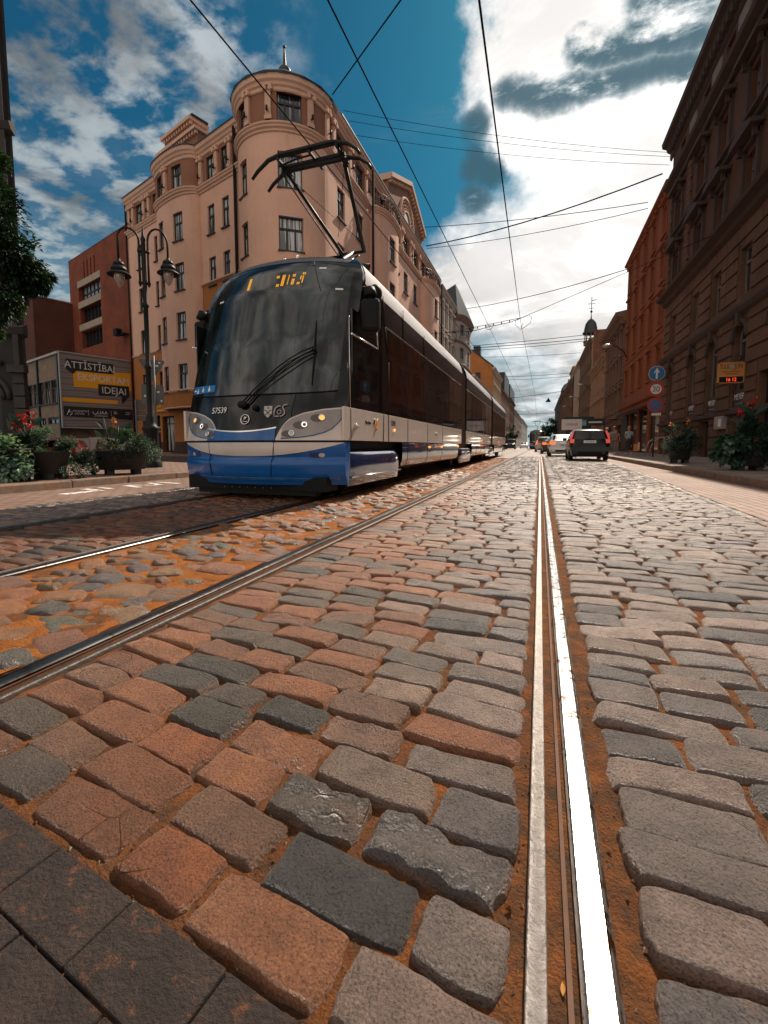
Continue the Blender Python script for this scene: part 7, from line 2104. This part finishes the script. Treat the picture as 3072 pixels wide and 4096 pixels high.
# right group
tub('dark round tub by the kerb, near the sign pole on the right', (4.2, 16.6, .136), .27, .33, .52, .12)
plant('dark bush spilling from the tub near the sign pole', (4.2, 16.6, .7), lambda mb: (foliage(mb, (0, 0, .12), (.52, .5, .42), 3800, .05, .038, rp_, (0, 0, 1, 2), .4, clumps=24), foliage(mb, (-.3, -.1, .0), (.22, .22, .3), 500, .045, .03, rp_, (1, 2), .8), foliage(mb, (.36, -.1, -.12), (.18, .18, .25), 400, .045, .03, rp_, (0, 1, 2), .8)), G_)
canna((4.2, 16.6, .7), .78, 'orange flowered canna in the tub near the sign pole', flower=m_fyel, nf=2)
tub('large dark tub nearest the camera at the right edge', (4.45, 12.35, .136), .3, .36, .42, .1)
plant('dark dense bush in the large tub at the right edge', (4.45, 12.35, .6), lambda mb: foliage(mb, (.1, 0, .14), (.6, .5, .5), 5200, .055, .042, rp_, (0, 0, 1), .4, clumps=26), G_)
plant('big pale leaved plant drooping over the left side of the large tub', (4.1, 12.2, .5), lambda mb: foliage(mb, (0, -.05, .12), (.42, .36, .42), 1300, .12, .1, rp_, (0, 0, 1, 2), .6, clumps=16), GP)
canna((4.55, 12.35, .7), 1.0, 'tall red flowered canna in the large tub at the right edge', nf=3)

def tree(label, loc, h, cr, blobs, n, l, w, trunk=.12, name='tree', mats=G_, group=None, seed=1):
    rd = random.Random(seed); t_ = thing(name, label, 'tree', loc, 0, group)
    mb = MB(); mb.tube([(0, 0, -.1), (.05, .02, h * .35), (.0, .05, h * .6), (.05, 0, h * .9)], [trunk, trunk * .8, trunk * .55, trunk * .2], 8)
    for c, r in blobs: mb.tube([(0, .03, h * .45), (c[0] * .5, c[1] * .5, h * .45 + (c[2] - h * .45) * .6), c], [trunk * .4, trunk * .25, .01], 5)
    mb.build('trunk', m_bark, t_, world=False)
    mb = MB()
    for c, r in blobs: foliage(mb, c, r, n, l, w, rd, (0, 0, 1, 1, 2), .45, clumps=22)
    mb.build('crown', mats, t_, world=False)
    return t_
GT = [leafmat('tree_leaf_dark', (.006, .02, .011), .15), leafmat('tree_leaf_mid', (.012, .036, .017), .2), leafmat('tree_leaf_light', (.03, .07, .035))]
tree('leafy street tree with a dark crown reaching into the view at the left edge', (-11.4, 6.4, .116), 7.0, 1, [((0, 0, 5.5), (1.05, 1.05, 1.15)), ((.3, .5, 4.7), (.75, .75, .6)), ((.1, .2, 3.8), (.7, .7, .6)), ((-.4, -.2, 3.3), (.8, .8, .6)), ((.1, .1, 6.2), (.7, .7, .6)), ((.5, .85, 4.35), (.4, .42, .33)), ((.2, .25, 5.6), (.75, .75, .6))], 3000, .12, .06, mats=GT)
tree('dark tree at the far end of the right hand fronts', (5.0, 235, 0), 12, 1, [((0, 0, 10), (4.0, 4.5, 3.5)), ((-2.5, 0, 7.5), (3, 3, 3)), ((1, 0, 6), (3.5, 3, 3)), ((-3.5, 0, 4.5), (2.5, 3, 2.5))], 900, .8, .6, .4, seed=4, group='far street trees')
tree('dark rounded tree behind the black van on the far left', (-8.6, 150, 0), 6, 1, [((0, 0, 5), (1.8, 2, 2)), ((-.5, 0, 3), (1.9, 2, 1.6))], 700, .5, .4, .25, seed=6, group='far street trees')

# fence with banner in front of the low building, and its yellow hoarding post
FN = thing('hoarding', 'pale cloth covered fence behind the red car, under the billboard', 'fence', (-19.5, 16, 0))
B0 = Vector((-21.2, 14.6, 0)); dv = Vector((.86, .51, 0)).normalized()
mb = MB()
mb.grid(lambda s, z: (*(B0 + dv * s + Vector((-dv.y, dv.x, 0)) * (.05 * sin(s * 3.1) * (1 - z))).xy, .1 + z + .03 * sin(s * 4)), [i * .1 for i in range(32)], [0, .3, .6, .95], 0, True)
mb.build('cloth', mat('pale_cloth', (.72, .64, .58), .8, vary=.15, vscale=3), FN)
for s in (0, .8, 1.6, 2.4, 3.1): mb = MB(); p = B0 + dv * s; mb.tube([p, p + Zv * 1.1], .03, 6); mb.build('post', m_silver, FN)
mb = MB(); p = B0 + dv * 2.05 - Vector((-dv.y, dv.x, 0)) * .1; mb.tube([p + dv * -.2 + Zv * .2, p + dv * -.05 + Zv * .98, p + dv * .12 + Zv * .98, p + dv * .2 + Zv * .2], .035, 5); mb.tube([p + dv * -.16 + Zv * .55, p + dv * .15 + Zv * .55], .03, 5); mb.build('printed_emblem', m_orange, FN)

# ================================================================== people
m_skin = mat('skin', (.42, .22, .15), .6, vary=.08); m_jean = mat('dark_cloth', (.03, .032, .04), .9, vary=.2); m_top = mat('pale_blue_cloth', (.30, .38, .43), .9, vary=.15); m_grey = mat('grey_cloth', (.20, .19, .18), .9, vary=.2); m_cap = mat('pale_cap', (.55, .5, .46), .8); m_hair = mat('brown_hair', (.14, .07, .035), .6, vary=.3); m_blond = mat('fair_hair', (.42, .26, .15), .6, vary=.3); m_bag = mat('orange_bag', (.7, .24, .04), .7)
def skin(name, pts, edges, m, parent, sub=2):
    me = bpy.data.meshes.new(name); me.from_pydata([p[:3] for p in pts], edges, []); me.update()
    o = bpy.data.objects.new(name, me); COL.objects.link(o); me.materials.append(m); o.parent = parent
    sk = o.modifiers.new('skin', 'SKIN'); sk.use_smooth_shade = True
    if not me.skin_vertices: me.skin_vertices.new()
    for i, p in enumerate(pts):
        r = p[3]; me.skin_vertices[0].data[i].radius = r if isinstance(r, tuple) else (r, r)
    me.skin_vertices[0].data[0].use_root = True
    ss = o.modifiers.new('sub', 'SUBSURF'); ss.levels = sub; ss.render_levels = sub
    return o
def person(label, loc, rz, top, bottom, hair, stride=.12, arms=((.3, -.1), (.25, .05)), skirt=False, hat=None, group='pedestrians on the right pavement', sleeve=True, s=1.0):
    o = thing('person', label, 'person', loc, rz, group)
    o.scale = (s, s, s); o.matrix_basis = o.matrix_basis @ Matrix.Diagonal((s, s, s, 1))
    f = stride
    P = [(0, 0, .95, (.125, .1)), (0, 0, 1.15, (.12, .09)), (0, 0, 1.38, (.15, .1)), (0, 0, 1.47, .055), (0, -.01, 1.53, .05), (0, -.015, 1.60, .085), (0, -.02, 1.68, .085), (0, -.01, 1.75, .06),
         (.09, 0, .88, .085), (.10, -f, .5, .058), (.10, -f * .6, .28, .055), (.10, f * .1 - .02, .08, .038), (.11, -f * .3 - .12, .03, .034),
         (-.09, 0, .88, .085), (-.10, f * .4, .5, .058), (-.10, f * 1.3, .28, .052), (-.10, f * 1.9, .1, .038), (-.11, f * 1.6 - .1, .04, .034)]
    E = [(0, 1), (1, 2), (2, 3), (3, 4), (4, 5), (5, 6), (6, 7), (0, 8), (8, 9), (9, 10), (10, 11), (11, 12), (0, 13), (13, 14), (14, 15), (15, 16), (16, 17)]
    AR = {}
    for q, (ex, hx) in zip((1, -1), arms):
        b = len(P)
        P += [(q * .18, 0, 1.40, .052), (q * (.21 + .03), .02 - ex * .2, 1.13, .042)]
        h = (q * (.2 - hx), -.1 - ex * .4, .92 + ex * .75)
        P += [(*h, .03), (h[0], h[1] - .03, h[2] - .06, (.034, .02)), (h[0] + .01, h[1] - .04, h[2] - .12, (.03, .012))]
        E += [(2, b), (b, b + 1), (b + 1, b + 2), (b + 2, b + 3), (b + 3, b + 4)]
        # fingers and thumb
        for k in range(4):
            i = len(P); P.append((h[0] + (k - 1.5) * .016, h[1] - .05, h[2] - .17 + abs(k - 1.5) * .01, .007)); E.append((b + 4, i))
        i = len(P); P.append((h[0] + q * .04, h[1] - .05, h[2] - .1, .008)); E.append((b + 3, i)); AR[q] = (P[b], P[b + 1], h)
    skin('body', P, E, m_skin, o)
    # clothes
    up = [(0, 0, .93, (.15, .12)), (0, 0, 1.15, (.14, .11)), (0, 0, 1.38, (.172, .12)), (0, 0, 1.44, (.09, .08))]; ue = [(0, 1), (1, 2), (2, 3)]
    for q in (1, -1):
        a, b, h = AR[q]; i = len(up)
        up += [(a[0], a[1], a[2], .07), (a[0] + (b[0] - a[0]) * .6, a[1] + (b[1] - a[1]) * .6, a[2] + (b[2] - a[2]) * .6, .06)]; ue += [(2, i), (i, i + 1)]
    skin('top', up, ue, top, o)
    if skirt:
        mb = MB(); mb.lathe([(.15, 1.0), (.2, .85), (.22, .5), (.23, .28)], (0, 0, 0), 14); mb.v = [(x, y * .85 + .02, z) for x, y, z in mb.v]; mb.build('skirt', bottom, o, world=False)
    else:
        skin('trousers', [(0, 0, .97, (.14, .115))] + [(*p[:3], p[3] + .022) for p in P[8:12]] + [(*p[:3], p[3] + .022) for p in P[13:17]], [(0, 1), (1, 2), (2, 3), (3, 4), (0, 5), (5, 6), (6, 7), (7, 8)], bottom, o)
    mb = MB(); mb.ball((0, .015, 1.70), .105, 12, sq=(.95, 1, 1.0)); mb.ball((0, .05, 1.6), .085, 10, sq=(1, .7, 1.3)); mb.build('hair', hair, o, world=False)
    mb = MB()
    for q in (1, -1): mb.ball((q * .033, -.098, 1.665), .012, 6, 0); mb.ball((q * .088, .0, 1.645), .025, 6, 1, (.4, .8, 1.2))
    mb.ball((0, -.108, 1.635), .018, 6, 1, (.7, .9, 1.3)); mb.ball((0, -.096, 1.592), .022, 6, 2, (1.2, .4, .4)); mb.build('face', [m_ktext, m_skin, mat('lips', (.32, .1, .08), .6, vary=0)], o, world=False)
    for q, p in ((1, P[12]), (-1, P[17])):
        mb = MB(); mb.ball((p[0], p[1] + .05, .04), .075, 10, sq=(.65, 1.5, .55)); mb.build('shoe', m_plate, o, world=False)
    if hat == 'cap':
        mb = MB(); mb.lathe([(.115, 1.70), (.112, 1.76), (.08, 1.81), (0, 1.83)], (0, 0, 0), 14); mb.b2(-.08, .08, -.2, -.08, 1.70, 1.712); mb.build('cap', m_cap, o, world=False)
    if hat == 'wide':
        mb = MB(); mb.ball((0, .03, 1.70), .15, 12, sq=(1, .9, .95)); mb.build('curly_hair', hair, o, world=False)
    return o
person('person in pale blue top and long dark skirt, fair hair, lifting a hand', (5.35, 32.4, .136), .2, m_top, m_jean, m_blond, .1, ((.6, .12), (.15, .02)), skirt=True)
person('person with curly hair in grey clothes, second from the shop front', (4.95, 35.6, .136), -.1, m_grey, m_grey, m_hair, .06, ((.35, .1), (.35, .1)), hat='wide', s=1.02)
person('person in a pale cap and white shirt beside the black car', (4.45, 35.4, .136), .1, m_cap, m_jean, m_hair, .1, ((.3, .08), (.1, .0)), hat='cap')
person('person in orange partly hidden behind the grey dressed one', (5.3, 37.2, .136), .1, m_bag, m_skin, m_hair, .08, ((.1, .0), (.1, .0)))
bg_ = thing('shopping_bag', 'orange and white bag hanging from the hand of the person in the pale blue top', 'bag', (5.75, 32.2, .35))
mb = MB(); mb.box((0, 0, .22), (.3, .1, .44), 0, 0, .85); mb.build('bag_body', m_bag, bg_, world=False, bevel=.02)
mb = MB(); mb.box((.14, .0, .3), (.1, .12, .5), 0, 0, .9); mb.build('white_side', m_cap, bg_, world=False)
mb = MB(); mb.tube([(-.08, 0, .43), (-.05, 0, .6), (.05, 0, .6), (.08, 0, .43)], .008, 5); mb.build('handle', m_bag, bg_, world=False)

lf_ = thing('fallen_leaf', 'small orange leaf lying in the groove of the bright rail', 'leaf', (.047, .575, -.0115))
mb = MB()
for i in range(6):
    a0, a1 = i / 6, (i + 1) / 6
    w0, w1 = .003 * sin(PI * a0), .003 * sin(PI * a1)
    mb.add([(-w0, -.008 + .017 * a0, .002 * a0 + .001), (0, -.008 + .017 * a0, .0015 + .002 * a0), (0, -.008 + .017 * a1, .0015 + .002 * a1), (-w1, -.008 + .017 * a1, .002 * a1 + .001)], [(0, 1, 2, 3)])
    mb.add([(w0, -.008 + .017 * a0, .002 * a0 + .003), (0, -.008 + .017 * a0, .0015 + .002 * a0), (0, -.008 + .017 * a1, .0015 + .002 * a1), (w1, -.008 + .017 * a1, .002 * a1 + .003)], [(0, 1, 2, 3)])
mb.build('blade', mat('dry_leaf', (.5, .22, .04), .7, vary=.3, vscale=80), lf_, world=False)
